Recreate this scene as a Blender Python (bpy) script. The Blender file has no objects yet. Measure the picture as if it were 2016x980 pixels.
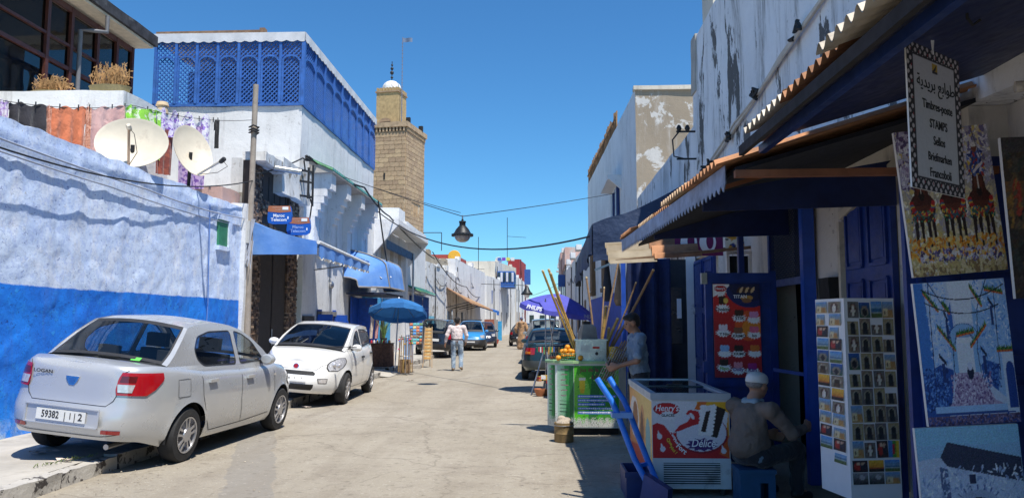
import bpy, math, random
import numpy as np
from mathutils import Vector, Matrix, Euler, noise
from mathutils.geometry import tessellate_polygon
random.seed(7)
SC = bpy.context.scene
COL = SC.collection
R = math.radians
# ------------------------------------------------------------ camera, sky, sun, exposure
cam_data = bpy.data.cameras.new("camera")
cam = bpy.data.objects.new("camera", cam_data)
COL.objects.link(cam)
cam.location = (0, 0, 1.6)
cam.rotation_euler = (R(90 + 5.4), 0, R(2.18))
cam_data.sensor_width = 36
cam_data.lens = 1500 / 2016 * 36
cam_data.clip_start = 0.05
cam_data.clip_end = 2000
SC.camera = cam
TO_SUN = Vector((0.275, -0.38, 1.0)).normalized()
EL = math.asin(TO_SUN.z)
world = bpy.data.worlds.new("World")
SC.world = world
world.use_nodes = True
wn = world.node_tree
wn.nodes.clear()
sky = wn.nodes.new("ShaderNodeTexSky")
sky.sky_type = 'NISHITA'
sky.sun_disc = False
sky.sun_elevation = EL
sky.sun_rotation = math.atan2(TO_SUN.x, TO_SUN.y)
sky.altitude = 0
sky.air_density = 1.0
sky.dust_density = 0.0
sky.ozone_density = 1.0
hs = wn.nodes.new("ShaderNodeHueSaturation")
hs.inputs['Saturation'].default_value = 1.1
tint = wn.nodes.new('ShaderNodeMix')
tint.data_type = 'RGBA'; tint.blend_type = 'MULTIPLY'
tint.inputs[0].default_value = 1.0
tint.inputs[7].default_value = (.55, 1.07, 1.42, 1)
bg = wn.nodes.new("ShaderNodeBackground")
bg.inputs['Strength'].default_value = 0.083
wo = wn.nodes.new("ShaderNodeOutputWorld")
wn.links.new(sky.outputs[0], hs.inputs['Color'])
wn.links.new(hs.outputs[0], tint.inputs[6])
wn.links.new(tint.outputs[2], bg.inputs['Color'])
wn.links.new(bg.outputs[0], wo.inputs['Surface'])
sun_data = bpy.data.lights.new("sun", 'SUN')
sun_data.energy = 4.9
sun_data.angle = R(0.5)
sun_data.color = (1.0, 0.955, 0.875)
sun = bpy.data.objects.new("sun", sun_data)
sun.rotation_euler = (-TO_SUN).to_track_quat('-Z', 'Y').to_euler()
COL.objects.link(sun)
SC.view_settings.view_transform = 'Standard'
SC.view_settings.look = 'None'
SC.view_settings.gamma = 1
SC.cycles.diffuse_bounces = 8
SC.cycles.max_bounces = 14
SC.cycles.transparent_max_bounces = 16
SC.view_settings.exposure = 0.40

# ------------------------------------------------------------ mesh helpers
class MB:
    def __init__(s, T=None):
        s.v = []; s.f = []; s.m = []; s.cur = 0; s.T = T
    def mat(s, i):
        s.cur = i; return s
    def add(s, vs, fs):
        b = len(s.v)
        if s.T is not None:
            vs = [s.T @ Vector(p) for p in vs]
        s.v.extend([tuple(p) for p in vs])
        for f in fs:
            s.f.append([b + i for i in f]); s.m.append(s.cur)
        return s
    def box(s, x0, x1, y0, y1, z0, z1):
        vs = [(x, y, z) for z in (z0, z1) for y in (y0, y1) for x in (x0, x1)]
        return s.add(vs, [(0, 2, 3, 1), (4, 5, 7, 6), (0, 1, 5, 4), (2, 6, 7, 3), (0, 4, 6, 2), (1, 3, 7, 5)])
    def bar(s, p, q, w, h, up=(0, 0, 1)):
        p, q = Vector(p), Vector(q); d = (q - p).normalized(); up = Vector(up)
        if abs(d.dot(up)) > .99: up = Vector((0, 1, 0))
        r = d.cross(up).normalized(); u = r.cross(d)
        vs = [c + r * a * w / 2 + u * b * h / 2 for c in (p, q) for b in (-1, 1) for a in (-1, 1)]
        return s.add(vs, [(0, 1, 3, 2), (4, 6, 7, 5), (0, 4, 5, 1), (2, 3, 7, 6), (0, 2, 6, 4), (1, 5, 7, 3)])
    def tube(s, p, q, r, r2=None, n=8):
        return s.path([p, q], r, n, r2)
    def path(s, pts, r, n=6, r2=None):
        pts = [Vector(p) for p in pts]; rings = []; L = len(pts)
        r2 = r if r2 is None else r2
        vs = []
        prev = None
        for i, p in enumerate(pts):
            d = (pts[min(i + 1, L - 1)] - pts[max(i - 1, 0)]).normalized()
            a = prev if prev is not None and abs(prev.dot(d)) < .95 else (Vector((0, 0, 1)) if abs(d.z) < .9 else Vector((1, 0, 0)))
            u = (a - d * a.dot(d)).normalized(); w = d.cross(u); prev = u
            rr = r + (r2 - r) * i / (L - 1)
            vs += [p + (u * math.cos(k * 2 * math.pi / n) + w * math.sin(k * 2 * math.pi / n)) * rr for k in range(n)]
        fs = []
        for i in range(L - 1):
            for k in range(n):
                a, b = i * n + k, i * n + (k + 1) % n
                fs.append((a, b, b + n, a + n))
        fs.append(tuple(range(n))[::-1]); fs.append(tuple((L - 1) * n + k for k in range(n)))
        return s.add(vs, fs)
    def lathe(s, prof, n=24, c=(0, 0, 0), M=None):
        vs = []; fs = []
        for (r, z) in prof:
            for k in range(n):
                a = 2 * math.pi * k / n
                p = Vector((r * math.cos(a), r * math.sin(a), z))
                if M is not None: p = M @ p
                vs.append(p + Vector(c))
        for i in range(len(prof) - 1):
            for k in range(n):
                a, b = i * n + k, i * n + (k + 1) % n
                fs.append((a, b, b + n, a + n))
        if prof[0][0] > 1e-4: fs.append(tuple(range(n))[::-1])
        if prof[-1][0] > 1e-4: fs.append(tuple((len(prof) - 1) * n + k for k in range(n)))
        return s.add(vs, fs)
    def prism(s, poly, ext):
        n = len(poly); e = Vector(ext)
        vs = [Vector(p) for p in poly] + [Vector(p) + e for p in poly]
        fs = [tuple(range(n))[::-1], tuple(range(n, 2 * n))] + [(i, (i + 1) % n, (i + 1) % n + n, i + n) for i in range(n)]
        return s.add(vs, fs)
    def grid(s, fn, nu, nv):
        vs = [fn(i / nu, j / nv) for j in range(nv + 1) for i in range(nu + 1)]
        fs = []
        for j in range(nv):
            for i in range(nu):
                a = j * (nu + 1) + i
                fs.append((a, a + 1, a + nu + 2, a + nu + 1))
        return s.add(vs, fs)
    def rbox(s, x0, x1, y0, y1, z0, z1, st=.5, amp=.02, sc=1.2):
        """a box of subdivided faces with an uneven hand-plastered surface"""
        def d(p):
            p = Vector(p)
            return p + noise.noise_vector(p * sc) * amp + noise.noise_vector(p * sc * 4 + Vector((9, 3, 1))) * amp * .3
        def face(a, u, v):
            a, u, v = Vector(a), Vector(u), Vector(v)
            nu = max(1, min(60, int(u.length / st))); nv = max(1, min(60, int(v.length / st)))
            s.grid(lambda i, j: d(a + u * i + v * j), nu, nv)
        X, Y, Z = x1 - x0, y1 - y0, z1 - z0
        face((x0, y0, z0), (X, 0, 0), (0, 0, Z)); face((x1, y1, z0), (-X, 0, 0), (0, 0, Z))
        face((x1, y0, z0), (0, Y, 0), (0, 0, Z)); face((x0, y1, z0), (0, -Y, 0), (0, 0, Z))
        face((x0, y0, z1), (X, 0, 0), (0, Y, 0)); face((x0, y1, z0), (X, 0, 0), (0, -Y, 0))
        return s
    def build(s, name, mats, parent=None, label=None, cat=None, group=None, kind=None, smooth=40, loc=None, rot=None):
        me = bpy.data.meshes.new(name)
        me.from_pydata(s.v, [], s.f)
        if not isinstance(mats, (list, tuple)): mats = [mats]
        for m in mats: me.materials.append(m)
        if len(mats) > 1: me.polygons.foreach_set('material_index', s.m)
        if smooth:
            me.polygons.foreach_set('use_smooth', [True] * len(s.f))
            me.set_sharp_from_angle(angle=R(smooth))
        me.validate()
        return link(name, me, parent, label, cat, group, kind, loc, rot)

def link(name, data, parent=None, label=None, cat=None, group=None, kind=None, loc=None, rot=None):
    o = bpy.data.objects.new(name, data); COL.objects.link(o)
    if parent is not None: o.parent = parent
    if loc is not None: o.location = loc
    if rot is not None: o.rotation_euler = rot
    for k, v in (('label', label), ('category', cat), ('group', group), ('kind', kind)):
        if v: o[k] = v
    return o
def thing(name, label, cat, loc=(0, 0, 0), rot=(0, 0, 0), group=None, kind=None):
    return link(name, None, None, label, cat, group, kind, loc, rot)
def copy_tree(o, parent=None):
    c = o.copy(); COL.objects.link(c); c.parent = parent
    for ch in list(o.children): copy_tree(ch, c)
    return c
def lerp(a, b, t): return a + (b - a) * t
def interp(tab, x):
    if x <= tab[0][0]: return tab[0][1]
    for (a, b), (c, d) in zip(tab, tab[1:]):
        if x <= c: return b + (d - b) * (x - a) / (c - a)
    return tab[-1][1]
def sag(p, q, s, n=14):
    p, q = Vector(p), Vector(q)
    return [p.lerp(q, i / n) - Vector((0, 0, s * 4 * (i / n) * (1 - i / n))) for i in range(n + 1)]

# ------------------------------------------------------------ materials
def lin(c):
    """sRGB 0-255 triple to linear"""
    return tuple(((x / 255) / 12.92 if x <= 10 else ((x / 255 + .055) / 1.055) ** 2.4) for x in c)
def c4(c): return (c[0], c[1], c[2], 1)
class NT:
    def __init__(s, name):
        s.m = bpy.data.materials.new(name); s.m.use_nodes = True
        s.t = s.m.node_tree; s.b = s.t.nodes['Principled BSDF']
        s.co = s.t.nodes.new('ShaderNodeTexCoord').outputs['Object']
    def n(s, ty, **kw):
        x = s.t.nodes.new(ty)
        for k, v in kw.items(): setattr(x, k, v)
        return x
    def l(s, a, b): s.t.links.new(a, b)
    def noise(s, scale, detail=4, rough=.55, stretch=None, dist=0):
        x = s.n('ShaderNodeTexNoise')
        x.inputs['Scale'].default_value = scale; x.inputs['Detail'].default_value = detail
        x.inputs['Roughness'].default_value = rough; x.inputs['Distortion'].default_value = dist
        if stretch:
            mp = s.n('ShaderNodeMapping'); mp.inputs['Scale'].default_value = stretch
            s.l(s.co, mp.inputs[0]); s.l(mp.outputs[0], x.inputs[0])
        else: s.l(s.co, x.inputs[0])
        return x.outputs[0]
    def ramp(s, src, a, b, va=0.0, vb=1.0):
        x = s.n('ShaderNodeMapRange'); x.inputs[1].default_value = a; x.inputs[2].default_value = b
        x.inputs[3].default_value = va; x.inputs[4].default_value = vb
        s.l(src, x.inputs[0]); return x.outputs[0]
    def mix(s, f, a, b, mode='MIX'):
        x = s.n('ShaderNodeMix', data_type='RGBA', blend_type=mode)
        for i, v in ((0, f), (6, a), (7, b)):
            if isinstance(v, (int, float)): x.inputs[i].default_value = v
            elif isinstance(v, tuple): x.inputs[i].default_value = c4(v)
            else: s.l(v, x.inputs[i])
        return x.outputs[2]
    def math(s, op, a, b=0.0):
        x = s.n('ShaderNodeMath', operation=op)
        for i, v in ((0, a), (1, b)):
            if isinstance(v, (int, float)): x.inputs[i].default_value = v
            else: s.l(v, x.inputs[i])
        return x.outputs[0]
    def sep(s):
        x = s.n('ShaderNodeSeparateXYZ'); s.l(s.co, x.inputs[0]); return x.outputs
    def bump(s, h, strength, dist=.02):
        x = s.n('ShaderNodeBump'); x.inputs['Strength'].default_value = strength; x.inputs['Distance'].default_value = dist
        s.l(h, x.inputs['Height'])
        prev = s.b.inputs['Normal'].links
        if prev: s.l(prev[0].from_socket, x.inputs['Normal'])
        s.l(x.outputs[0], s.b.inputs['Normal'])
    def out(s, col=None, rough=None, metal=None):
        for k, v in (('Base Color', col), ('Roughness', rough), ('Metallic', metal)):
            if v is None: continue
            if isinstance(v, (int, float)): s.b.inputs[k].default_value = v
            elif isinstance(v, tuple): s.b.inputs[k].default_value = c4(v)
            else: s.l(v, s.b.inputs[k])
        return s.m
_M = {}
def mat(name, col, rough=.7, metal=0, var=.15, vs=5, bump=0, bs=40, coat=0, spec=.5, dirt=0, dcol=(.10, .085, .07)):
    """plain colour broken up by two noises, optional grime and fine relief"""
    if name in _M: return _M[name]
    s = NT(name)
    n = s.noise(vs, 5, .6)
    c = s.mix(s.ramp(n, .3, .7), tuple(x * (1 - var) for x in col), tuple(min(1, x * (1 + var)) for x in col))
    if dirt:
        d = s.noise(vs * .6, 8, .7)
        c = s.mix(s.ramp(d, .62 - dirt * .25, .72, 0, .75), c, dcol)
    s.b.inputs['Coat Weight'].default_value = coat
    s.b.inputs['Coat Roughness'].default_value = .04
    s.b.inputs['Specular IOR Level'].default_value = spec
    rr = s.ramp(s.noise(vs * 3, 3), .3, .7, max(0, rough - .08), min(1, rough + .08))
    if bump: s.bump(s.noise(bs, 4), bump, .01)
    _M[name] = s.out(c, rr, metal)
    return _M[name]
def plaster(name, base, under, peel=.62, ps=1.6, streak=.5, scol=(.16, .14, .125), bump=.5, base2=None, soft=.03, sthr=.52, pst=None, pits=.45):
    """lime-washed wall: peeled patches of UNDER, vertical rain streaks, trowel relief"""
    if name in _M: return _M[name]
    s = NT(name)
    b = s.mix(s.ramp(s.noise(.7, 4), .35, .65), base, base2 or tuple(x * .86 for x in base))
    b = s.mix(s.ramp(s.noise(9, 6, .7), .5, .75, 0, .22), b, tuple(x * .6 for x in base))
    pn = s.noise(ps, 9, .68, pst, dist=.3)
    pm = s.ramp(pn, peel, peel + soft)
    c = s.mix(pm, b, s.mix(s.noise(7, 4), under, tuple(x * .7 for x in under)))
    st = s.noise(2.2, 6, .65, (1, 1, .13))
    fine = s.noise(14, 5, .7, (1, 1, .2))
    sm = s.math('MULTIPLY', s.ramp(st, sthr, sthr + .14), s.ramp(fine, .36, .6))
    c = s.mix(s.math('MULTIPLY', sm, streak), c, scol)
    pit = s.math('MULTIPLY', s.ramp(s.noise(13, 5, .6), .60, .64), s.ramp(s.noise(1.4, 4), .48, .6))
    c = s.mix(s.math('MULTIPLY', pit, pits), c, (.22, .21, .20))
    s.bump(s.noise(2.5, 3), bump * .5, .06)
    s.bump(s.noise(24, 6, .65), bump, .012)
    s.bump(pm, -.5, .008)
    _M[name] = s.out(c, .92)
    return _M[name]
def glass(name, tint=(.3, .34, .34), rough=.02, gl=.5):
    if name in _M: return _M[name]
    s = NT(name); s.t.nodes.remove(s.b)
    tr = s.n('ShaderNodeBsdfTransparent'); tr.inputs[0].default_value = c4(tint)
    go = s.n('ShaderNodeBsdfGlossy'); go.inputs['Roughness'].default_value = rough; go.inputs[0].default_value = (1, 1, 1, 1)
    fr = s.n('ShaderNodeLayerWeight'); fr.inputs[0].default_value = .5
    mx = s.n('ShaderNodeMixShader')
    o = [x for x in s.t.nodes if x.type == 'OUTPUT_MATERIAL'][0]
    f = s.math('ADD', s.math('MULTIPLY', s.math('POWER', fr.outputs[1], 4.0), min(.8, gl * 1.6)), min(.05, gl * .1))
    s.l(f, mx.inputs[0]); s.l(tr.outputs[0], mx.inputs[1]); s.l(go.outputs[0], mx.inputs[2]); s.l(mx.outputs[0], o.inputs[0])
    _M[name] = s.m
    return s.m
def attr_mat(name='printed_picture', rough=.55):
    if name in _M: return _M[name]
    s = NT(name)
    a = s.n('ShaderNodeAttribute', attribute_name='Col')
    c = s.mix(s.ramp(s.noise(60, 3), .3, .7, 0, .12), a.outputs['Color'], (.05, .045, .04))
    _M[name] = s.out(c, rough)
    return _M[name]

# ------------------------------------------------------------ printed and painted pictures
class Canvas:
    def __init__(s, w, h, bg=(255, 255, 255)):
        s.w, s.h = w, h
        s.a = np.empty((h + 1, w + 1, 3)); s.a[:] = bg
        s.X, s.Y = np.meshgrid(np.linspace(0, 1, w + 1), np.linspace(0, 1, h + 1))
        s.rng = np.random.RandomState(3)
    def put(s, mask, c):
        s.a[mask] = c; return s
    def rect(s, x0, x1, y0, y1, c): return s.put((s.X >= x0) & (s.X <= x1) & (s.Y >= y0) & (s.Y <= y1), c)
    def ell(s, x, y, rx, ry, c, rot=0):
        ca, sa = math.cos(rot), math.sin(rot); dx, dy = s.X - x, s.Y - y
        u, v = dx * ca + dy * sa, -dx * sa + dy * ca
        return s.put((u / rx) ** 2 + (v / ry) ** 2 <= 1, c)
    def poly(s, pts, c):
        ins = np.zeros_like(s.X, bool); n = len(pts)
        for i in range(n):
            (x0, y0), (x1, y1) = pts[i], pts[(i + 1) % n]
            if y0 == y1: continue
            cond = ((y0 > s.Y) != (y1 > s.Y)) & (s.X < (x1 - x0) * (s.Y - y0) / (y1 - y0) + x0)
            ins ^= cond
        return s.put(ins, c)
    def line(s, x0, y0, x1, y1, w, c, asp=1.0):
        dx, dy = x1 - x0, y1 - y0; L = dx * dx + dy * dy + 1e-9
        t = np.clip(((s.X - x0) * dx + (s.Y - y0) * dy) / L, 0, 1)
        return s.put(np.hypot(s.X - x0 - t * dx, (s.Y - y0 - t * dy) * asp) <= w / 2, c)
    def star(s, x, y, rx, ry, c, n=14, inner=.68):
        return s.poly([(x + rx * (1 if k % 2 else inner) * math.cos(math.pi * k / n), y + ry * (1 if k % 2 else inner) * math.sin(math.pi * k / n)) for k in range(2 * n)], c)
    def grad(s, c0, c1, ang=90):
        t = s.X * math.cos(R(ang)) + s.Y * math.sin(R(ang)); t = np.clip(t, 0, 1)[..., None]
        s.a = np.array(c0) * (1 - t) + np.array(c1) * t; return s
    def speck(s, amp=14, blot=0):
        s.a = s.a + s.rng.normal(0, amp, s.X.shape)[..., None] + s.rng.normal(0, amp * .5, s.a.shape)
        return s
    def dabs(s, n, cols, x0=0, x1=1, y0=0, y1=1, r=.05, asp=.5):
        for _ in range(n):
            c = cols[s.rng.randint(len(cols))]
            s.ell(s.rng.uniform(x0, x1), s.rng.uniform(y0, y1), r * s.rng.uniform(.5, 1.4), r * asp * s.rng.uniform(.5, 1.4), c, s.rng.uniform(0, 3.1))
        return s
def picture_mesh(name, cv, w, h, th=.003, edge=(225, 222, 215), uneven=0):
    """a printed sheet: x right, z up, facing -y, bottom left corner at the origin"""
    W, H = cv.w, cv.h
    vs = []; 
    for j in range(H + 1):
        for i in range(W + 1):
            vs.append((w * i / W, -(uneven * cv.rng.uniform(0, 1) if uneven else 0), h * j / H))
    fs = [(j * (W + 1) + i, j * (W + 1) + i + 1, (j + 1) * (W + 1) + i + 1, (j + 1) * (W + 1) + i) for j in range(H) for i in range(W)]
    b = len(vs)
    y0 = 0.0006
    for y in (y0, th):
        vs += [(0, y, 0), (w, y, 0), (w, y, h), (0, y, h)]
    fs += [(b + 7, b + 6, b + 5, b + 4), (b, b + 1, b + 5, b + 4)[::-1], (b + 1, b + 2, b + 6, b + 5)[::-1], (b + 2, b + 3, b + 7, b + 6)[::-1], (b + 3, b, b + 4, b + 7)[::-1]]
    me = bpy.data.meshes.new(name); me.from_pydata(vs, [], fs)
    at = me.color_attributes.new('Col', 'FLOAT_COLOR', 'POINT')
    a = np.clip(cv.a, 0, 255) / 255
    a = np.where(a <= .04, a / 12.92, ((a + .055) / 1.055) ** 2.4).reshape(-1, 3)
    e = np.tile(np.array(lin(edge)), (8, 1))
    a = np.concatenate([a, e]); a = np.concatenate([a, np.ones((len(a), 1))], 1)
    at.data.foreach_set('color', a.astype(np.float32).ravel())
    me.materials.append(attr_mat())
    return me

# ------------------------------------------------------------ lettering
def text_mesh(s, size, bold=0.0, align='CENTER', ext=.0008, shear=0, squeeze=1.0):
    cu = bpy.data.curves.new('lettering', 'FONT')
    cu.body = s; cu.size = size; cu.align_x = align; cu.align_y = 'CENTER'
    cu.offset = bold * size; cu.extrude = ext; cu.resolution_u = 3; cu.shear = shear
    o = bpy.data.objects.new('lettering', cu); COL.objects.link(o)
    me = bpy.data.meshes.new_from_object(o)
    bpy.data.objects.remove(o); bpy.data.curves.remove(cu)
    # curve lies in xy facing +z -> stand it up facing -y
    me.transform(Matrix.Rotation(R(90), 4, 'X') @ Matrix.Scale(squeeze, 4, (1, 0, 0)))
    return me
def text(s, size, loc, m, parent, rot=(0, 0, 0), **kw):
    me = text_mesh(s, size, **kw); me.materials.append(m)
    return link('lettering', me, parent, loc=loc, rot=rot)

# ------------------------------------------------------------ smooth bodies (surface nets on a distance field)
def sdf_mesh(prims, res, k=.03):
    """prims: ('c', p, q, r0, r1[, flat axis scale]) tapered capsule or ('e', centre, radii[, Euler]) ellipsoid, all joined smoothly"""
    lo = np.full(3, 1e9); hi = -lo
    bb = []
    for p in prims:
        if p[0] == 'c':
            pts = np.array([p[1], p[2]], float); r = max(p[3], p[4])
            a, b = pts.min(0) - r, pts.max(0) + r
        else:
            c = np.array(p[1], float); r = max(p[2]); a, b = c - r, c + r
        bb.append((a, b)); lo = np.minimum(lo, a); hi = np.maximum(hi, b)
    lo -= 3 * res + .02; hi += 3 * res + .02
    n = np.ceil((hi - lo) / res).astype(int) + 1
    D = np.full(n, 1.0)
    ax = [lo[i] + res * np.arange(n[i]) for i in range(3)]
    mar = max(.06, 2 * k) + res
    for p, (a, b) in zip(prims, bb):
        i0 = np.maximum(((a - mar - lo) / res).astype(int), 0); i1 = np.minimum(((b + mar - lo) / res).astype(int) + 2, n)
        sl = tuple(slice(i0[i], i1[i]) for i in range(3))
        G = np.stack(np.meshgrid(*[ax[i][sl[i]] for i in range(3)], indexing='ij'), -1)
        if p[0] == 'c':
            A, B = np.array(p[1], float), np.array(p[2], float)
            ab = B - A; L = (ab * ab).sum() + 1e-12
            t = np.clip(((G - A) @ ab) / L, 0, 1)
            d = np.linalg.norm(G - A - t[..., None] * ab, axis=-1) - (p[3] + (p[4] - p[3]) * t)
        else:
            q = G - np.array(p[1], float)
            if len(p) > 3:
                Mx = np.array(Euler(p[3]).to_matrix()); q = q @ Mx
            rr = np.array(p[2], float)
            k0 = np.linalg.norm(q / rr, axis=-1); k1 = np.linalg.norm(q / (rr * rr), axis=-1) + 1e-9
            d = k0 * (k0 - 1) / k1
        o = D[sl]
        h = np.clip(.5 + .5 * (o - d) / k, 0, 1)
        D[sl] = o * (1 - h) + d * h - k * h * (1 - h)
    S = D < 0
    nx, ny, nz = n
    cs = np.zeros((nx - 1, ny - 1, nz - 1), int)
    for dx in (0, 1):
        for dy in (0, 1):
            for dz in (0, 1):
                cs += S[dx:nx - 1 + dx, dy:ny - 1 + dy, dz:nz - 1 + dz]
    act = (cs > 0) & (cs < 8)
    idx = -np.ones(cs.shape, int); cells = np.argwhere(act); idx[act] = np.arange(len(cells))
    acc = np.zeros((len(cells), 3)); cnt = np.zeros(len(cells))
    cor = [(x, y, z) for x in (0, 1) for y in (0, 1) for z in (0, 1)]
    for a in cor:
        for b in cor:
            if sum(b) - sum(a) == 1 and all(y >= x for x, y in zip(a, b)):
                da = D[cells[:, 0] + a[0], cells[:, 1] + a[1], cells[:, 2] + a[2]]
                db = D[cells[:, 0] + b[0], cells[:, 1] + b[1], cells[:, 2] + b[2]]
                cr = (da < 0) != (db < 0)
                t = np.where(cr, da / (da - db + 1e-12), 0)[:, None]
                acc += np.where(cr[:, None], np.array(a) + t * (np.array(b) - np.array(a)), 0); cnt += cr
    V = lo + res * (cells + acc / cnt[:, None])
    F = []
    for axx in range(3):
        sl0 = [slice(None)] * 3; sl1 = [slice(None)] * 3
        sl0[axx] = slice(0, -1); sl1[axx] = slice(1, None)
        ch = S[tuple(sl0)] != S[tuple(sl1)]
        e = np.argwhere(ch); u, v = (axx + 1) % 3, (axx + 2) % 3
        ok = (e[:, u] > 0) & (e[:, v] > 0) & (e[:, u] < n[u] - 1) & (e[:, v] < n[v] - 1); e = e[ok]
        def q(du, dv):
            c = e.copy(); c[:, u] -= du; c[:, v] -= dv
            return idx[c[:, 0], c[:, 1], c[:, 2]]
        quad = np.stack([q(1, 1), q(0, 1), q(0, 0), q(1, 0)], 1)
        ins = S[e[:, 0], e[:, 1], e[:, 2]]
        quad[~ins] = quad[~ins][:, ::-1]
        F.append(quad)
    return V, np.concatenate(F)
def sdf_obj(name, prims, res, m, parent=None, k=.03, **kw):
    V, F = sdf_mesh(prims, res, k)
    me = bpy.data.meshes.new(name); me.from_pydata(V.tolist(), [], F.tolist())
    me.polygons.foreach_set('use_smooth', [True] * len(F)); me.materials.append(m)
    return link(name, me, parent, **kw)

# ------------------------------------------------------------ common materials
WHITE = plaster('old_white_limewash', (.78, .78, .77), (.42, .38, .33), peel=.66, streak=.55)
WHITE_CLEAN = plaster('white_limewash', (.80, .80, .80), (.5, .47, .43), peel=.74, streak=.35)
WHITE_PEEL = plaster('peeling_white_limewash', (.74, .74, .72), (.36, .31, .25), peel=.56, ps=2.2, streak=.6)
WHITE_STREAK = plaster('streaked_white_wall', (.80, .80, .81), (.12, .115, .11), peel=.585, ps=1.5, pst=(1, 1, .38), streak=.75, sthr=.50, scol=(.15, .14, .13), soft=.012)
CREAM = plaster('cream_plaster', (.66, .60, .50), (.4, .35, .28), peel=.64, streak=.4)
BEIGE = plaster('bare_beige_render', (.33, .27, .20), (.62, .60, .57), peel=.55, ps=1.3, streak=.35, scol=(.6, .58, .56))
PINK = plaster('faded_pink_plaster', (.55, .36, .31), (.5, .47, .43), peel=.58, streak=.5)
BLUEPAINT = mat('blue_gloss_paint', (.012, .075, .40), .45, var=.25, vs=8, bump=.15, bs=60, dirt=.2)
LATTICE_BLUE = mat('lattice_blue_paint', (.035, .13, .42), .6, var=.25, vs=6)
DARKBLUE = mat('dark_blue_paint', (.006, .022, .13), .5, var=.3, vs=6, bump=.1)
SKYBLUE = mat('light_blue_paint', (.05, .26, .62), .6, var=.15, vs=4, dirt=.2)
BLACK = mat('black_matter', (.012, .012, .013), .8)
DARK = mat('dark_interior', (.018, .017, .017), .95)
METAL = mat('galvanised_steel', (.45, .45, .45), .4, 1, var=.2)
STEEL = mat('brushed_steel', (.5, .5, .5), .32, 1, var=.15, vs=9)
RUST = mat('rusty_sheet', (.30, .15, .08), .85, var=.5, vs=3, dirt=.4, bump=.3)
WOOD = mat('weathered_wood', (.20, .12, .07), .8, var=.3, vs=9, bump=.3)
BROWNWOOD = mat('varnished_brown_wood', (.075, .022, .014), .5, var=.25)
CONC = mat('weathered_concrete', (.40, .37, .33), .95, var=.2, vs=3, bump=.5, bs=25, dirt=.35)
WHITEPAINT = mat('white_enamel', (.78, .78, .78), .4, var=.05, dirt=.12)
CABLE = mat('black_cable', (.015, .015, .016), .6)
GREYCABLE = mat('painted_cable', (.42, .44, .50), .7)
DARKGLASS = mat('dark_window_glass', (.02, .025, .03), .08, spec=.8)
CHROME = mat('chrome', (.75, .75, .75), .12, 1, var=.02)
TYRE = mat('tyre_rubber', (.022, .022, .023), .85, var=.2, bump=.2, bs=80)
RIM = mat('alloy_rim', (.48, .48, .50), .35, .85, var=.1)
TRIM = mat('black_car_trim', (.02, .02, .022), .55, var=.2)
CABIN = mat('grey_car_interior', (.035, .035, .038), .9)
SEATM = mat('grey_seat_cloth', (.05, .05, .055), .95)
CARGLASS = glass('tinted_car_glass', (.62, .66, .65))
DARKCARGLASS = glass('dark_car_glass', (.10, .12, .12))
REDLAMP = mat('red_lamp_lens', (.34, .006, .010), .1, var=.1, coat=1)
DARKRED = mat('dark_red_lamp_lens', (.10, .006, .008), .12, var=.1, coat=1)
CLEARLAMP = mat('clear_lamp_lens', (.62, .60, .60), .12, .4, var=.25, vs=25, coat=1)
ORANGELAMP = mat('orange_lamp_lens', (.65, .18, .02), .15, coat=1)
PLATEM = mat('number_plate_white', (.70, .70, .68), .5, var=.05)
INK = mat('black_ink', (.015, .015, .018), .6)

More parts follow.
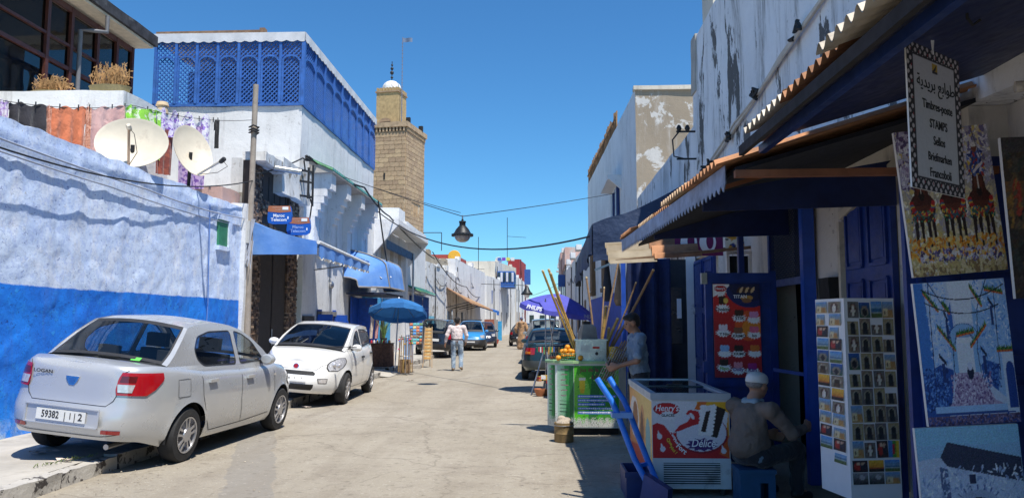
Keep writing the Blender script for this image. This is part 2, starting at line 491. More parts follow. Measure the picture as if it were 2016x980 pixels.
# ============================================================ ground, road, pavements
def road_material():
    s = NT('sunlit_concrete_road')
    x, y, z = s.sep()
    base = s.mix(s.ramp(s.noise(.35, 5, .6), .35, .65), (.345, .305, .242), (.285, .248, .19))
    base = s.mix(s.ramp(s.noise(1.6, 8, .72), .48, .68, 0, .6), base, (.21, .175, .135))
    base = s.mix(s.ramp(s.noise(7, 6, .7, (1.2, .8, 1)), .55, .75, 0, .45), base, (.17, .145, .115))
    base = s.mix(s.ramp(s.noise(60, 4, .7), .52, .72, 0, .5), base, (.50, .46, .39))
    # the grey repair strip laid along the left of the road, with torn edges
    wob = s.math('MULTIPLY', s.math('SUBTRACT', s.noise(1.6, 6, .7), .5), .7)
    xs = s.math('ADD', s.math('ADD', x, s.math('MULTIPLY', wob, .5)), s.math('MULTIPLY', y, .35))
    a = s.ramp(xs, -.48, -.47); b = s.ramp(xs, .03, .02)
    m = s.math('MULTIPLY', s.math('MULTIPLY', a, b), s.ramp(y, 11.9, 11.7))
    patch_c = s.mix(s.noise(5, 5), (.27, .245, .21), (.215, .195, .165))
    c = s.mix(s.math('MULTIPLY', m, .85), base, patch_c)
    # oil and damp near the stalls on the right
    st = s.math('MULTIPLY', s.ramp(s.noise(1.0, 7, .68), .44, .66), s.ramp(x, -.4, 1.3))
    c = s.mix(s.math('MULTIPLY', st, .55), c, (.16, .115, .07))
    # fine cracks
    v = s.n('ShaderNodeTexVoronoi', feature='DISTANCE_TO_EDGE'); v.inputs['Scale'].default_value = .33
    wp = s.n('ShaderNodeMapping'); s.l(s.co, wp.inputs[0])
    ns = s.n('ShaderNodeTexNoise'); ns.inputs['Scale'].default_value = 1.2; ns.inputs['Detail'].default_value = 6; s.l(s.co, ns.inputs[0])
    vv = s.n('ShaderNodeVectorMath', operation='MULTIPLY_ADD'); vv.inputs[1].default_value = (1.5, 1.5, 0)
    s.l(ns.outputs[1], vv.inputs[0]); s.l(s.co, vv.inputs[2]); s.l(vv.outputs[0], v.inputs['Vector'])
    cr = s.ramp(v.outputs[0], .002, .007, 1, 0)
    c = s.mix(s.math('MULTIPLY', cr, .42), c, (.14, .115, .09))
    pk = s.ramp(s.noise(10, 6, .68, (.8, 1.2, 1)), .575, .64)
    c = s.mix(s.math('MULTIPLY', pk, .62), c, (.13, .105, .08))
    pl = s.ramp(s.noise(14, 5, .7), .60, .66)
    c = s.mix(s.math('MULTIPLY', pl, .5), c, (.52, .47, .39))
    tr = s.math('MULTIPLY', s.ramp(s.noise(.8, 5, .6, (2.2, .12, 1)), .48, .64), .3)
    c = s.mix(tr, c, (.20, .165, .12))
    s.bump(s.noise(30, 5, .7), .8, .014)
    s.bump(pk, -.5, .01)
    s.bump(s.noise(3, 4), .4, .03)
    s.bump(cr, -.6, .01)
    return s.out(c, .9)
ROAD = road_material()
PAVE = mat('worn_cement_pavement', (.40, .37, .32), .92, var=.2, vs=1.6, bump=.5, bs=18, dirt=.32, dcol=(.17, .14, .11))
KERB = plaster('worn_kerb_cement', (.46, .43, .38), (.07, .06, .055), peel=.545, ps=7, streak=.3, bump=.8)
MB().box(-300, 300, -60, 600, -.3, -.02).build('ground', mat('far_ground', (.33, .29, .23), .95), kind='structure')
rd = MB()
rd.grid(lambda i, j: Vector((lerp(-9, 9, i), lerp(-6, 130, j), .006 * noise.noise(Vector((lerp(-9, 9, i) * .6, lerp(-6, 130, j) * .6, 0))) - .004)), 36, 136)
rd.build('road', ROAD, kind='structure')
KX = lambda y: -4.62 + (max(0, y - 36)) * .05
pv = MB()
for y0, y1 in ((-4, 21.9), (24.0, 52)):
    pv.grid(lambda i, j: Vector((lerp(-6.9, KX(lerp(y0, y1, j)) - .17, i), lerp(y0, y1, j), .14 + .012 * noise.noise(Vector((i * 3, lerp(y0, y1, j) * .8, 4))))), 10, int((y1 - y0) * 2.5))
pv.box(-6.9, -4.9, -4, 21.9, .0, .12); pv.box(-6.9, -4.9, 24.0, 52, 0, .12)
pav = pv.build('pavement', PAVE, kind='structure')
# kerbstones, laid end to end
kme = []
for v in range(4):
    kb = MB(); rr = random.Random(v)
    kb.rbox(-.17, 0, -.485, .485, -.02, .148 + rr.uniform(-.01, .008), .08, .022, 3 + v)
    o = kb.build('kerb_stone', KERB, pav); kme.append(o.data); bpy.data.objects.remove(o)
y = -3.0; i = 0
while y < 51:
    if not (21.7 < y < 24.2):
        o = link('kerb_stone', kme[i % 4], pav, loc=(KX(y) + random.uniform(-.015, .015), y, random.uniform(-.006, .006)), rot=(0, 0, random.uniform(-.02, .02) - (.05 if y > 36 else 0)))
    y += .985; i += 1
# a ramp of cement where the kerb is broken by the stall
MB().grid(lambda i, j: Vector((lerp(-6.9, -4.35, i), lerp(21.9, 24.05, j), max(.006, .135 * (1 - max(0, i - .6) / .4)) + .01 * noise.noise(Vector((i * 4, j * 5, 1))))), 10, 10).build('pavement_ramp', PAVE, pav)
random.seed(11)
lt = MB()
for (x, y, z) in ((-5.55, 8.35, .15), (-5.5, 8.42, .15), (-4.35, 14.2, .01), (-3.5, 20.6, .01), (-5.0, 7.9, .152)):
    for _ in range(5):
        a = random.uniform(0, 6.28); p = Vector((x + random.uniform(-.09, .09), y + random.uniform(-.05, .05), z + .004))
        lt.add([p + Vector((.05 * math.cos(a + t), .03 * math.sin(a + t), random.uniform(0, .025))) for t in (0, 1.6, 3.1, 4.7)], [(0, 1, 2, 3)])
lt.build('litter', mat('scraps_of_paper', (.55, .45, .38), .9, var=.5, vs=3), kind='stuff')
wd = MB()
for k in range(60):
    t = random.random(); p = Vector((lerp(-5.05, -4.82, t) + random.uniform(-.02, .02), lerp(7.55, 8.25, t) + random.uniform(-.03, .03), .145)); a = random.uniform(0, 6.28)
    d = Vector((math.cos(a), math.sin(a), 1.2)) * random.uniform(.015, .04)
    wd.add([p, p + d + Vector((.006, 0, 0)), p + d * .9 - Vector((.006, 0, 0))], [(0, 1, 2)])
wd.build('weeds', mat('kerb_weeds', (.12, .16, .04), .9), kind='stuff')
gv = MB()
for _ in range(900):
    side = random.random()
    x = random.uniform(-4.55, -3.9) if side < .4 else (random.uniform(.2, 2.6) if side < .75 else random.uniform(-4, 2)); y = 5 + 25 * random.random() ** 1.6; r_ = random.uniform(.004, .016); a = random.uniform(0, 3)
    c = Vector((x, y, .004)); gv.add([c + Vector((r_ * math.cos(a), r_ * math.sin(a), 0)), c + Vector((r_ * math.cos(a + 2.1), r_ * math.sin(a + 2.1), 0)), c + Vector((r_ * math.cos(a + 4.2), r_ * math.sin(a + 4.2), 0)), c + Vector((0, 0, r_ * .8))], [(0, 1, 3), (1, 2, 3), (2, 0, 3)])
gv.build('gravel', mat('road_grit', (.30, .26, .20), .95, var=.6, vs=2), kind='stuff', smooth=0)

# ============================================================ the blue wall on the left
def bluewall_material():
    s = NT('two_tone_blue_limewash')
    x, y, z = s.sep()
    edge = s.math('ADD', z, s.math('MULTIPLY', s.math('SUBTRACT', s.noise(1.5, 6, .7), .5), .10))
    low = s.ramp(edge, 2.075, 2.055)
    up = s.mix(s.ramp(s.noise(1.1, 6, .65), .35, .68), (.67, .77, .92), (.52, .65, .90))
    up = s.mix(s.ramp(s.noise(3.2, 7, .7, (1, 1, .5)), .5, .62, 0, .8), up, (.74, .79, .88))
    chips = s.ramp(s.noise(6.5, 9, .7), .655, .675)
    up = s.mix(s.math('MULTIPLY', chips, .75), up, (.40, .36, .32))
    dn = s.mix(s.ramp(s.noise(1.3, 6, .65), .35, .65), (.006, .23, .82), (.005, .16, .68))
    dn = s.mix(s.ramp(s.noise(5, 8, .72), .56, .70, 0, .8), dn, (.03, .32, .80))
    dn = s.mix(s.ramp(s.noise(9, 9, .7), .66, .70), dn, (.004, .05, .25))
    foot = s.math('MULTIPLY', s.ramp(z, .55, .16), s.ramp(s.noise(3, 6, .7), .42, .6))
    dn = s.mix(foot, dn, (.42, .56, .72))
    c = s.mix(low, up, dn)
    rain = s.math('MULTIPLY', s.ramp(s.noise(2.6, 6, .65, (1, 1, .12)), .52, .68), .22)
    c = s.mix(rain, c, (.16, .2, .30))
    s.bump(s.noise(5, 5, .6), .35, .03)
    s.bump(s.noise(26, 7, .7), .5, .012)
    fl = s.ramp(s.noise(11, 10, .74, (1, 1, .8), .4), .53, .548)
    c = s.mix(s.math('MULTIPLY', fl, .32), c, s.mix(low, (.26, .36, .70), (.004, .10, .44)))
    fl2 = s.ramp(s.noise(7.3, 9, .72, (1, 1.1, 1), .2), .60, .612)
    c = s.mix(s.math('MULTIPLY', fl2, .55), c, s.mix(low, (.70, .74, .86), (.03, .36, .82)))
    gr = s.math('MULTIPLY', s.ramp(s.noise(1.7, 8, .7, (1, 1, .35)), .50, .66), s.ramp(z, 1.5, .1, 0, .55))
    c = s.mix(gr, c, (.10, .16, .26))
    pit = s.ramp(s.noise(15, 5, .62, (1, 1, 1.5), .5), .625, .65)
    c = s.mix(s.math('MULTIPLY', pit, .7), c, s.mix(low, (.13, .19, .42), (.003, .04, .22)))
    s.bump(pit, -.9, .015)
    s.bump(fl, -.8, .008); s.bump(fl2, .7, .008)
    s.bump(chips, -.7, .01)
    return s.out(c, .9)
BW = bluewall_material()
XW = -6.75
def wall_disp(y, z):
    p = Vector((0, y, z))
    d = .012 * noise.fractal(p * 1.3, .9, 2, 5) + .008 * noise.fractal(p * 4.0 + Vector((5, 0, 0)), .8, 2.1, 4)
    r = noise.noise(p * 2.1 + Vector((3, 1, 7)))
    d += .012 * (1 if r > .18 else 0) * min(1, (r - .18) * 8) if r > .18 else 0
    # the old plaster lip that runs just below the coping
    d += .02 * max(0, 1 - abs(z - (3.92 + .05 * math.sin(y * 1.7))) / .17) + (.012 if z > 3.95 else 0)
    if z < .35: d += .03 * (1 - z / .35)
    return d
wall = MB()
NY, NZ = 300, 86
def wf(i, j):
    y = lerp(2.5, 16.80, i); z = 4.15 * j
    top = .05 * noise.noise(Vector((y * .9, 0, 3))) + .03 * noise.noise(Vector((y * 3.1, 1, 3)))
    return Vector((XW + wall_disp(y, z), y, z + (top * max(0, (z - 3.7) / .45))))
wall.grid(wf, NY, NZ)
wall.grid(lambda i, j: Vector((XW - .38 * j + wall_disp(lerp(2.5, 16.80, i), 4.15) * (1 - j), lerp(2.5, 16.80, i), 4.15 + .05 * noise.noise(Vector((lerp(2.5, 16.80, i) * .9, 0, 3))) + .03 * noise.noise(Vector((lerp(2.5, 16.80, i) * 3.1, 1, 3))) + .03 * math.sin(j * 3))), NY, 3)
wall.box(XW - .42, XW - .06, -6, 16.80, 0, 4.06); wall.box(XW - .06, XW, -6, 2.5, 0, 4.15)
bw = wall.build('painted_wall', BW, label='two-tone blue rough plastered street wall, light above and bright blue below', cat='wall', smooth=60)
# the green-backed slot near the end of the wall, the white pier that ends it
GREEN = mat('green_shutter', (.03, .20, .10), .6)
sl = MB().box(XW - .1, XW + .045, 15.55, 15.98, 3.17, 3.72).build('slot_shutter', GREEN, bw)
fr = MB(); fr.rbox(XW - .02, XW + .085, 15.98, 16.12, 3.1, 3.8, .15, .01); fr.rbox(XW - .02, XW + .085, 15.5, 15.98, 3.72, 3.82, .15, .01); fr.rbox(XW - .02, XW + .08, 15.5, 15.98, 3.08, 3.17, .15, .01)
fr.build('slot_frame', BW, bw)
MB().rbox(XW - .5, XW + .10, 16.81, 17.16, 0, 4.25, .25, .03).build('wall_pier', WHITE, label='white peeling pier closing the far end of the blue wall', cat='pillar')
MB().rbox(-14, XW - .42, 3, 20.7, 3.35, 3.55, 1, .03).build('roof_terrace', CREAM, label='flat cream roof behind the top of the blue wall', cat='roof')
# pole at the end of the wall
t = thing('utility_pole', 'slim grey wooden pole standing at the end of the blue wall', 'pole', (-6.60, 17.0, 0))
MB().path([(0, .0, .0), (-.02, 0, 4.0), (.01, 0, 7.05)], .075, 10, .062).build('shaft', mat('grey_pole', (.33, .28, .23), .85, var=.2, vs=3, bump=.2, dirt=.3), t)
cb = MB()
for z in (5.92, 5.98, 6.05): cb.path([(.11 * math.cos(a * .7), .11 * math.sin(a * .7), z + .02 * math.sin(a * 2)) for a in range(10)], .018, 5)
cb.build('cable_tie', CABLE, t)
MB().rbox(-.11, .02, -.16, -.06, 3.35, 3.85, .2, .01).build('junction_box', mat('pale_box', (.5, .5, .48), .7, dirt=.3), t)
for k in range(5):
    z = 3.3 + k * .03
    cb = MB().path([(-.05 + k * .04, -.12, 3.4), (-.15 + k * .06, -.2, 3.0 - k * .06), (.02, -.14, 2.9 + k * .1), (.05 + k * .02, -.1, 3.9)], .008, 4)
    cb.build('loose_wire', GREYCABLE, t)
# cables slung across the wall
def cable(pts, r, m, label, s=0, n=22):
    P = []
    for a, b in zip(pts, pts[1:]): P += sag(a, b, s, n)
    return MB().path(P, r, 5).build('cable', m, label=label, cat='cable')
cable([(-6.56, 6.0, 3.85), (-6.58, 17.0, 4.8)], .013, CABLE, 'thick black cable sagging along the top of the blue wall', .52)
cable([(-6.69, 6.0, 3.98), (-6.67, 12.5, 3.82), (-6.68, 16.8, 3.9)], .014, GREYCABLE, 'painted-over cable following the lip of the blue wall', .06)
cable([(-6.71, 6.0, 3.83), (-6.70, 11.5, 3.68), (-6.71, 16.7, 3.72)], .012, GREYCABLE, 'lower painted-over cable pinned under the lip of the blue wall', .05)
cable([(-6.70, 15.05, 3.95), (-6.69, 15.1, 2.0), (-6.69, 15.0, .3)], .012, mat('blue_wire', (.1, .2, .5), .7), 'thin blue wire dropping down the blue wall', 0, 6)

# ============================================================ satellite dishes and the washing line
DISH = mat('cream_dish_enamel', (.62, .55, .43), .5, var=.06, dirt=.25, dcol=(.4, .33, .25))
def dish(label, loc, rx, rz, face, arm):
    t = thing('satellite_dish', label, 'satellite dish', loc, group='satellite dishes on the roof behind the blue wall')
    f = Vector(face).normalized()
    M = f.to_track_quat('Z', 'Y').to_matrix().to_4x4()
    d = MB(); N = 40
    prof = [(0, -.13), (.25, -.122), (.5, -.095), (.75, -.055), (.93, -.015), (1, .01), (1.015, .012), (1.015, -.004), (.75, -.075), (.3, -.14), (0, -.15)]
    vs = []; fs = []
    for r, z in prof:
        for k in range(N):
            a = 2 * math.pi * k / N
            vs.append(M @ Vector((r * rx * math.cos(a), r * rz * math.sin(a), z)))
    for i in range(len(prof) - 1):
        for k in range(N): fs.append((i * N + k, i * N + (k + 1) % N, (i + 1) * N + (k + 1) % N, (i + 1) * N + k))
    d.add(vs, fs); d.build('reflector', DISH, t)
    a = MB(); p0 = M @ Vector((0, -rz * .97, .0)); p1 = M @ Vector(arm)
    a.tube(p0, p1, .022); a.build('feed_arm', mat('dish_arm', (.45, .28, .17), .6) if arm[2] < .6 else METAL, t)
    l = MB(); l.lathe([(.035, -.08), (.045, -.05), (.045, .05), (.03, .07)], 12, c=p1, M=M); l.build('feed_horn', DISH if arm[2] < .6 else TRIM, t)
    MB().path([p1, p1 + Vector((.1, 0, -.12)), (p0 + p1) / 2 + Vector((.15, 0, -.1)), p0], .006, 4).build('coaxial_lead', CABLE, t)
    MB().tube(M @ Vector((0, 0, -.15)) * .5, (M @ Vector((0, 0, -.2))) + Vector((0, .05, -1.2)), .035).build('mast', BLACK, t)
    return t
dish('large round cream satellite dish facing the street above the blue wall', (-7.08, 12.72, 4.68), .58, .50, (.32, -1, .42), (.02, .02, .42))
dish('tilted cream satellite dish seen nearly edge-on beside the purple washing', (-6.86, 14.55, 4.95), .40, .56, (.95, -.62, .45), (.05, -.62, .75))
def cloth(label, pts, drop, m, top_off=0.0, wave=.05, nv=10, hem=None, nm='garment', bunch=0):
    """a piece of washing hung along pts (along the line), falling DROP metres"""
    P = [Vector(p) for p in pts]
    def along(t):
        f = t * (len(P) - 1); i = min(int(f), len(P) - 2); return P[i].lerp(P[i + 1], f - i)
    d = (P[-1] - P[0]); nrm = Vector((d.y, -d.x, 0)).normalized()
    sd = random.uniform(0, 50)
    mb = MB()
    def fn(i, j):
        q = along(i); dr = drop if hem is None else drop * interp(hem, i)
        w = wave * (.25 + j) * (math.sin(i * 17 + sd) + .7 * noise.noise(Vector((i * 6 + sd, j * 2.5, 0))))
        z = -dr * j + top_off - .03 * math.sin(i * math.pi * 4) * (1 - j) ** 2 * (1 + bunch)
        return q + nrm * w + Vector((0, 0, z)) - d * .04 * j * (i - .5)
    mb.grid(fn, 26, nv)
    mb.grid(lambda i, j: fn(i, j * .35) - nrm * .035, 26, 4)
    o = mb.build(nm, m, label=label, cat='laundry', group='washing on the line behind the blue wall')
    return o
def clm(nm, c, c2=None, sc=6, thr=.5):
    s = NT(nm)
    k = s.mix(s.ramp(s.noise(sc, 3), thr, thr + .06), c, c2 or tuple(x * .8 for x in c))
    s.b.inputs['Sheen Weight'].default_value = .2
    s.bump(s.noise(8, 5, .6, (1, 1, .55), .8), .9, .035); s.bump(s.noise(28, 4, .6, (1, 1, .7)), .5, .01)
    return s.out(k, .95)
LA, LB, LC = Vector((-8.95, 11.75, 5.2)), Vector((-7.85, 14.1, 5.74)), Vector((-6.60, 17.0, 6.22))
def on1(t): return LA.lerp(LB, t) - Vector((0, 0, .10 * 4 * t * (1 - t)))
def on2(t): return LB.lerp(LC, t) - Vector((0, 0, .12 * 4 * t * (1 - t)))
wl = thing('washing_line', 'thin line of washing strung from the roof to the grey pole', 'washing line', (0, 0, 0))
MB().path([on1(i / 10) for i in range(11)] + [on2(i / 10) for i in range(1, 11)], .006, 4).build('line', CABLE, wl)
for t in (.18, .29, .45, .58, .66, .83, .93):
    p = on1(t); MB().bar(p - Vector((0, 0, .05)), p + Vector((0, 0, .06)), .012, .02).build('peg', TRIM, wl)
for t in (.1, .33, .5, .62, .66):
    p = on2(t); MB().bar(p - Vector((0, 0, .05)), p + Vector((0, 0, .06)), .012, .02).build('peg', TRIM, wl)
cloth('black cloth hung at the left end of the washing line', [on1(.13), on1(.22), on1(.36)], .62, clm('black_cloth', (.03, .028, .035)), hem=[(0, .5), (.5, 1), (1, .9)])
cloth('white scrap of laundry beside the black cloth', [on1(.06), on1(.12)], .35, clm('white_cloth', (.65, .62, .66), (.45, .3, .6), 20))
cloth('orange long robe hanging on the washing line', [on1(.40), on1(.52), on1(.635)], .85, clm('orange_cloth', (.68, .20, .09)), wave=.03)
cloth('peach patterned sleeve of washing left of the orange robe', [on1(.365), on1(.40)], .55, clm('peach_cloth', (.70, .36, .25), (.55, .2, .12), 30))
cloth('peach patterned sleeve of washing right of the orange robe', [on1(.635), on1(.68)], .85, clm('peach_cloth_two', (.72, .40, .28), (.55, .22, .14), 30))
cloth('pale pink sheet hanging between the orange robe and the satellite dish', [on1(.67), on1(.8), on1(.93)], .95, clm('pink_cloth', (.62, .36, .33), (.68, .42, .38), 3), wave=.03)
cloth('lime green and white patterned cloth behind the round dish', [on1(.93), LB, on2(.20)], .58, clm('green_print', (.25, .60, .05), (.72, .78, .60), 9), hem=[(0, .6), (.5, .8), (.8, 1), (1, 1.7)])
cloth('dark red cloth hanging below the green print', [on2(.17), on2(.30)], .95, clm('red_cloth', (.20, .05, .04), (.3, .08, .05), 8), top_off=-.3, wave=.02)
cloth('lilac flowered blouse bunched on the washing line', [on2(.16), on2(.24), on2(.33)], .48, clm('lilac_print', (.58, .54, .68), (.20, .10, .42), 16, .52), bunch=3)
cloth('white and purple flowered robe at the right of the washing line', [on2(.32), on2(.45), on2(.60)], .52, clm('white_purple_print', (.70, .68, .74), (.25, .14, .5), 15, .55), bunch=3, hem=[(0, .6), (.4, 1), (.7, .9), (1, 1.1)])
cloth('long purple flowered sheet falling behind the tilted dish', [on2(.34), on2(.46), on2(.57)], 1.35, clm('purple_print', (.48, .33, .52), (.16, .07, .3), 14, .5), top_off=-.15, wave=.02)
cloth('black sock-like cloth hanging alone nearest the grey pole', [on2(.635), on2(.675)], .62, clm('black_cloth_two', (.02, .02, .022)), wave=.02)

# ============================================================ house with the glazed gallery (top left)
gh = thing('gallery_house', 'white house with a brown glazed gallery behind the washing line', 'house', (0, 0, 0))
GW = WHITE
MB().rbox(-16, -8.0, 14.0, 15.85, 3.55, 6.02, .4, .03).build('parapet_wall', GW, gh)
MB().rbox(-16, -11.1, 15.85, 19.75, 3.55, 6.6, .6, .03).build('wall', GW, gh)
MB().box(-16, -11.2, 13.2, 19.6, 8.97, 9.02).build('ceiling_slab', CREAM, gh)
MB().box(-14.2, -14.0, 13.2, 19.6, 6.0, 9.0).build('inner_wall', CREAM, gh)
GP = glass('gallery_glass', (.34, .34, .33), .03, .12)
XG = -11.05
ys = [12.9, 14.35, 16.1, 16.95, 18.0, 18.85, 19.6]
for y in ys: MB().box(XG - .06, XG + .07, y - .05, y + .05, 5.9, 8.95).build('mullion', BROWNWOOD, gh)
for z, hh in ((6.05, .12), (7.45, .09), (8.0, .06), (8.88, .14)):
    MB().box(XG - .05, XG + .06, 12.9, 19.6, z - hh / 2, z + hh / 2).build('transom', BROWNWOOD, gh)
for a, b in zip(ys, ys[1:]):
    for z0, z1 in ((6.12, 7.40), (7.50, 7.96), (8.04, 8.8)):
        MB().box(XG - .01, XG + .0, a + .05, b - .05, z0, z1).build('window_pane', GP, gh)
# balusters seen behind the glass
for k in range(16):
    y = 13.4 + k * .39
    MB().lathe([(.05, 0), (.09, .12), (.06, .3), (.04, .5), (.08, .62)], 10, c=(XG - .55, y, 6.65)).build('baluster', CREAM, gh)
MB().box(XG - .65, XG - .45, 13, 19.5, 7.28, 7.36).build('balustrade_rail', CREAM, gh)
EAVE = mat('weathered_black_fascia', (.035, .035, .04), .85, var=.6, vs=4, bump=.3, dirt=.3, dcol=(.2, .2, .2))
rf = MB(); rf.rbox(-16, -10.52, 12.5, 19.95, 9.1, 9.38, .5, .03); rf.build('roof', EAVE, gh)
MB().box(-16, -10.60, 12.5, 19.9, 9.03, 9.09).build('soffit', mat('cream_soffit', (.62, .56, .44), .8), gh)
MB().path([(-10.55, 17.6, 9.0), (-10.55, 17.6, 8.6), (-10.7, 17.3, 8.52), (-10.95, 17.2, 8.50), (-10.95, 17.2, 7.0)], .05, 10).build('gutter_pipe', mat('grey_pipe', (.16, .16, .17), .6), gh)
DRY = mat('dried_plant_stems', (.42, .24, .10), .95, var=.4)
def planter(label, loc, w, h, spread):
    t = thing('planter', label, 'planter', loc, group='planters of dried plants on the gallery parapet')
    MB().lathe([(w * .8, 0), (w * .95, h * .4), (w, h * .85), (w * 1.04, h), (w * .95, h), (w * .9, h * .8), (0, h * .8)], 28, M=Matrix.Scale(.55, 4, (0, 1, 0))).build('bowl', mat('ochre_pot', (.33, .26, .12), .7, dirt=.2), t)
    mb = MB()
    for k in range(90):
        x = random.uniform(-w * .75, w * .75); y = random.uniform(-.12, .12); hh = random.uniform(.25, .55) * spread
        p = Vector((x, y, h * .8)); q = p + Vector((random.uniform(-.12, .12), random.uniform(-.1, .1), hh))
        mb.path([p, p.lerp(q, .6) + Vector((random.uniform(-.05, .05), 0, 0)), q], .006, 3)
        for _ in range(4):
            c = p.lerp(q, random.uniform(.4, 1)); a = random.uniform(0, 6.28); d = Vector((math.cos(a), .3, math.sin(a))) * .06
            mb.add([c, c + d + Vector((0, 0, .015)), c + d * 1.4, c + d - Vector((0, 0, .015))], [(0, 1, 2, 3)])
    o = mb.build('dry_stems', DRY, t); o['kind'] = 'stuff'
planter('wide ochre bowl of tall dried stems on the white parapet', (-8.45, 14.3, 6.02), .40, .15, .95)
planter('low terracotta trough of short dried stems at the left of the parapet', (-9.7, 14.4, 6.02), .40, .08, .62)
MB().lathe([(.16, 0), (.13, .2), (.17, .22), (.14, .32), (.0, .34)], 18, c=(-8.12, 15.72, 6.02), M=Matrix.Scale(.8, 4)).build('clay_pot', mat('sandy_clay', (.55, .42, .26), .8), label='upturned clay pot on the low wall below the lattice', cat='pot')

# ============================================================ white house with the blue lattice terrace
ah = thing('lattice_house', 'white house topped by a terrace of blue wooden lattice', 'house', (0, 0, 0))
X0, Y0, Y1, ZF = -6.75, 20.85, 30.1, 7.66
MB().rbox(-11.2, X0, Y0, Y1, 5.3, ZF, .5, .03).build('upper_wall', WHITE_CLEAN, ah)
MB().rbox(-11.2, X0 - .02, 21.35, Y1, 0, 5.3, .5, .03).build('lower_wall', WHITE, ah)
MB().box(-11.2, X0 + .05, Y0 - .06, Y1 + .04, ZF, ZF + .08).build('terrace_ledge', LATTICE_BLUE, ah)
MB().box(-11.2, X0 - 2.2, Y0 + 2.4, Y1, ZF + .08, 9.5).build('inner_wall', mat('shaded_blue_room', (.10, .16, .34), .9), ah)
MB().box(-11.2, X0 + .06, Y0 - .08, Y1 + .05, 9.72, 9.78).build('canopy_roof', mat('white_canvas', (.66, .66, .68), .8, var=.06), ah)
def lattice_panel(o, u, w, h, parent, nrm):
    """diagonal slats both ways, posts, and an arched inner frame; O bottom left, u unit along"""
    o, u, nrm = Vector(o), Vector(u), Vector(nrm); Z = Vector((0, 0, 1))
    def P(a, b, d=0): return o + u * a + Z * b + nrm * d
    sl = MB(); st = .13
    for sgn, dep in ((1, .0), (-1, -.016)):
        c = -h if sgn > 0 else 0
        c = -h
        while c < w + h:
            # line x = c + s*t
            pts = []
            t0, t1 = 0, h
            if sgn > 0: xa = lambda t: c + t
            else: xa = lambda t: c + h - t
            lo = max(0, -c) if sgn > 0 else max(0, c + h - w)
            hi = min(h, w - c) if sgn > 0 else min(h, c + h)
            if hi - lo > .03: sl.bar(P(xa(lo), lo, dep), P(xa(hi), hi, dep), .034, .012, nrm)
            c += st
    s_ = sl.build('lattice', LATTICE_BLUE, parent, smooth=0); s_['kind'] = 'stuff'
    f = MB()
    f.bar(P(0, 0, .02), P(0, h, .02), .075, .075, nrm)
    f.build('post', LATTICE_BLUE, parent, smooth=0)
    a = MB(); n = 10; z0 = h * .66
    ring = [P(.07, 0, .03), P(.07, z0, .03)] + [P(w / 2 - (w / 2 - .07) * math.cos(math.pi * k / n), z0 + .16 * math.sin(math.pi * k / n), .03) for k in range(1, n)] + [P(w - .03, z0, .03), P(w - .03, 0, .03)]
    for p, q in zip(ring, ring[1:]): a.bar(p, q, .05, .03, nrm)
    a.build('arched_frame', LATTICE_BLUE, parent, smooth=0)
H = 1.84
nfront = 7
wd_ = (11.0 - 6.77) / nfront
for k in range(nfront): lattice_panel((-11.0 + k * wd_, Y0 - .02, ZF + .08), (1, 0, 0), wd_, H, ah, (0, -1, 0))
nside = 9; wd_ = (Y1 - Y0) / nside
for k in range(nside): lattice_panel((X0 + .02, Y0 + k * wd_, ZF + .08), (0, 1, 0), wd_, H, ah, (1, 0, 0))
MB().bar((X0 + .03, Y0 - .03, ZF), (X0 + .03, Y0 - .03, 9.7), .1, .1).build('corner_post', LATTICE_BLUE, ah)
for a, b in (((-11, Y0 - .03, 9.55), (X0, Y0 - .03, 9.55)), ((X0 + .03, Y0, 9.55), (X0 + .03, Y1, 9.55))):
    MB().bar(a, b, .06, .1).build('top_rail', LATTICE_BLUE, ah)
# scalloped canvas valance
def valance(name, p, q, z0, z1, pitch, depth, m, parent, nrm, wave=.01):
    p, q, nrm = Vector(p), Vector(q), Vector(nrm); L = (q - p).length; n = max(4, int(L / pitch)) * 6
    def fn(i, j):
        a = p.lerp(q, i); s_ = abs(math.sin(i * L / pitch * math.pi))
        zz = lerp(z1, z0 + depth * (1 - s_), j)
        return Vector((a.x, a.y, a.z + zz)) + nrm * (wave * math.sin(i * L * 7) * j)
    mb = MB().grid(fn, n, 3); mb.grid(lambda i, j: fn(i, j) - nrm * .012, n, 3)
    return mb.build(name, m, parent)
CV = mat('grey_white_canvas', (.60, .60, .62), .85, var=.1)
valance('canopy_valance', (-11.1, Y0 - .1, 0), (X0 + .07, Y0 - .1, 0), 9.50, 9.78, .3, .05, CV, ah, (0, -1, 0))
valance('canopy_valance', (X0 + .09, Y0 - .1, 0), (X0 + .09, Y1 + .1, 0), 9.50, 9.78, .3, .05, CV, ah, (1, 0, 0))
MB().bar((-11.1, 21.0, 9.88), (-8.0, 21.0, 9.9), .1, .08).build('roof_beam', WOOD, ah)
MB().box(-8.05, -7.9, 20.9, 21.1, 9.78, 9.98).build('beam_bracket', WOOD, ah)
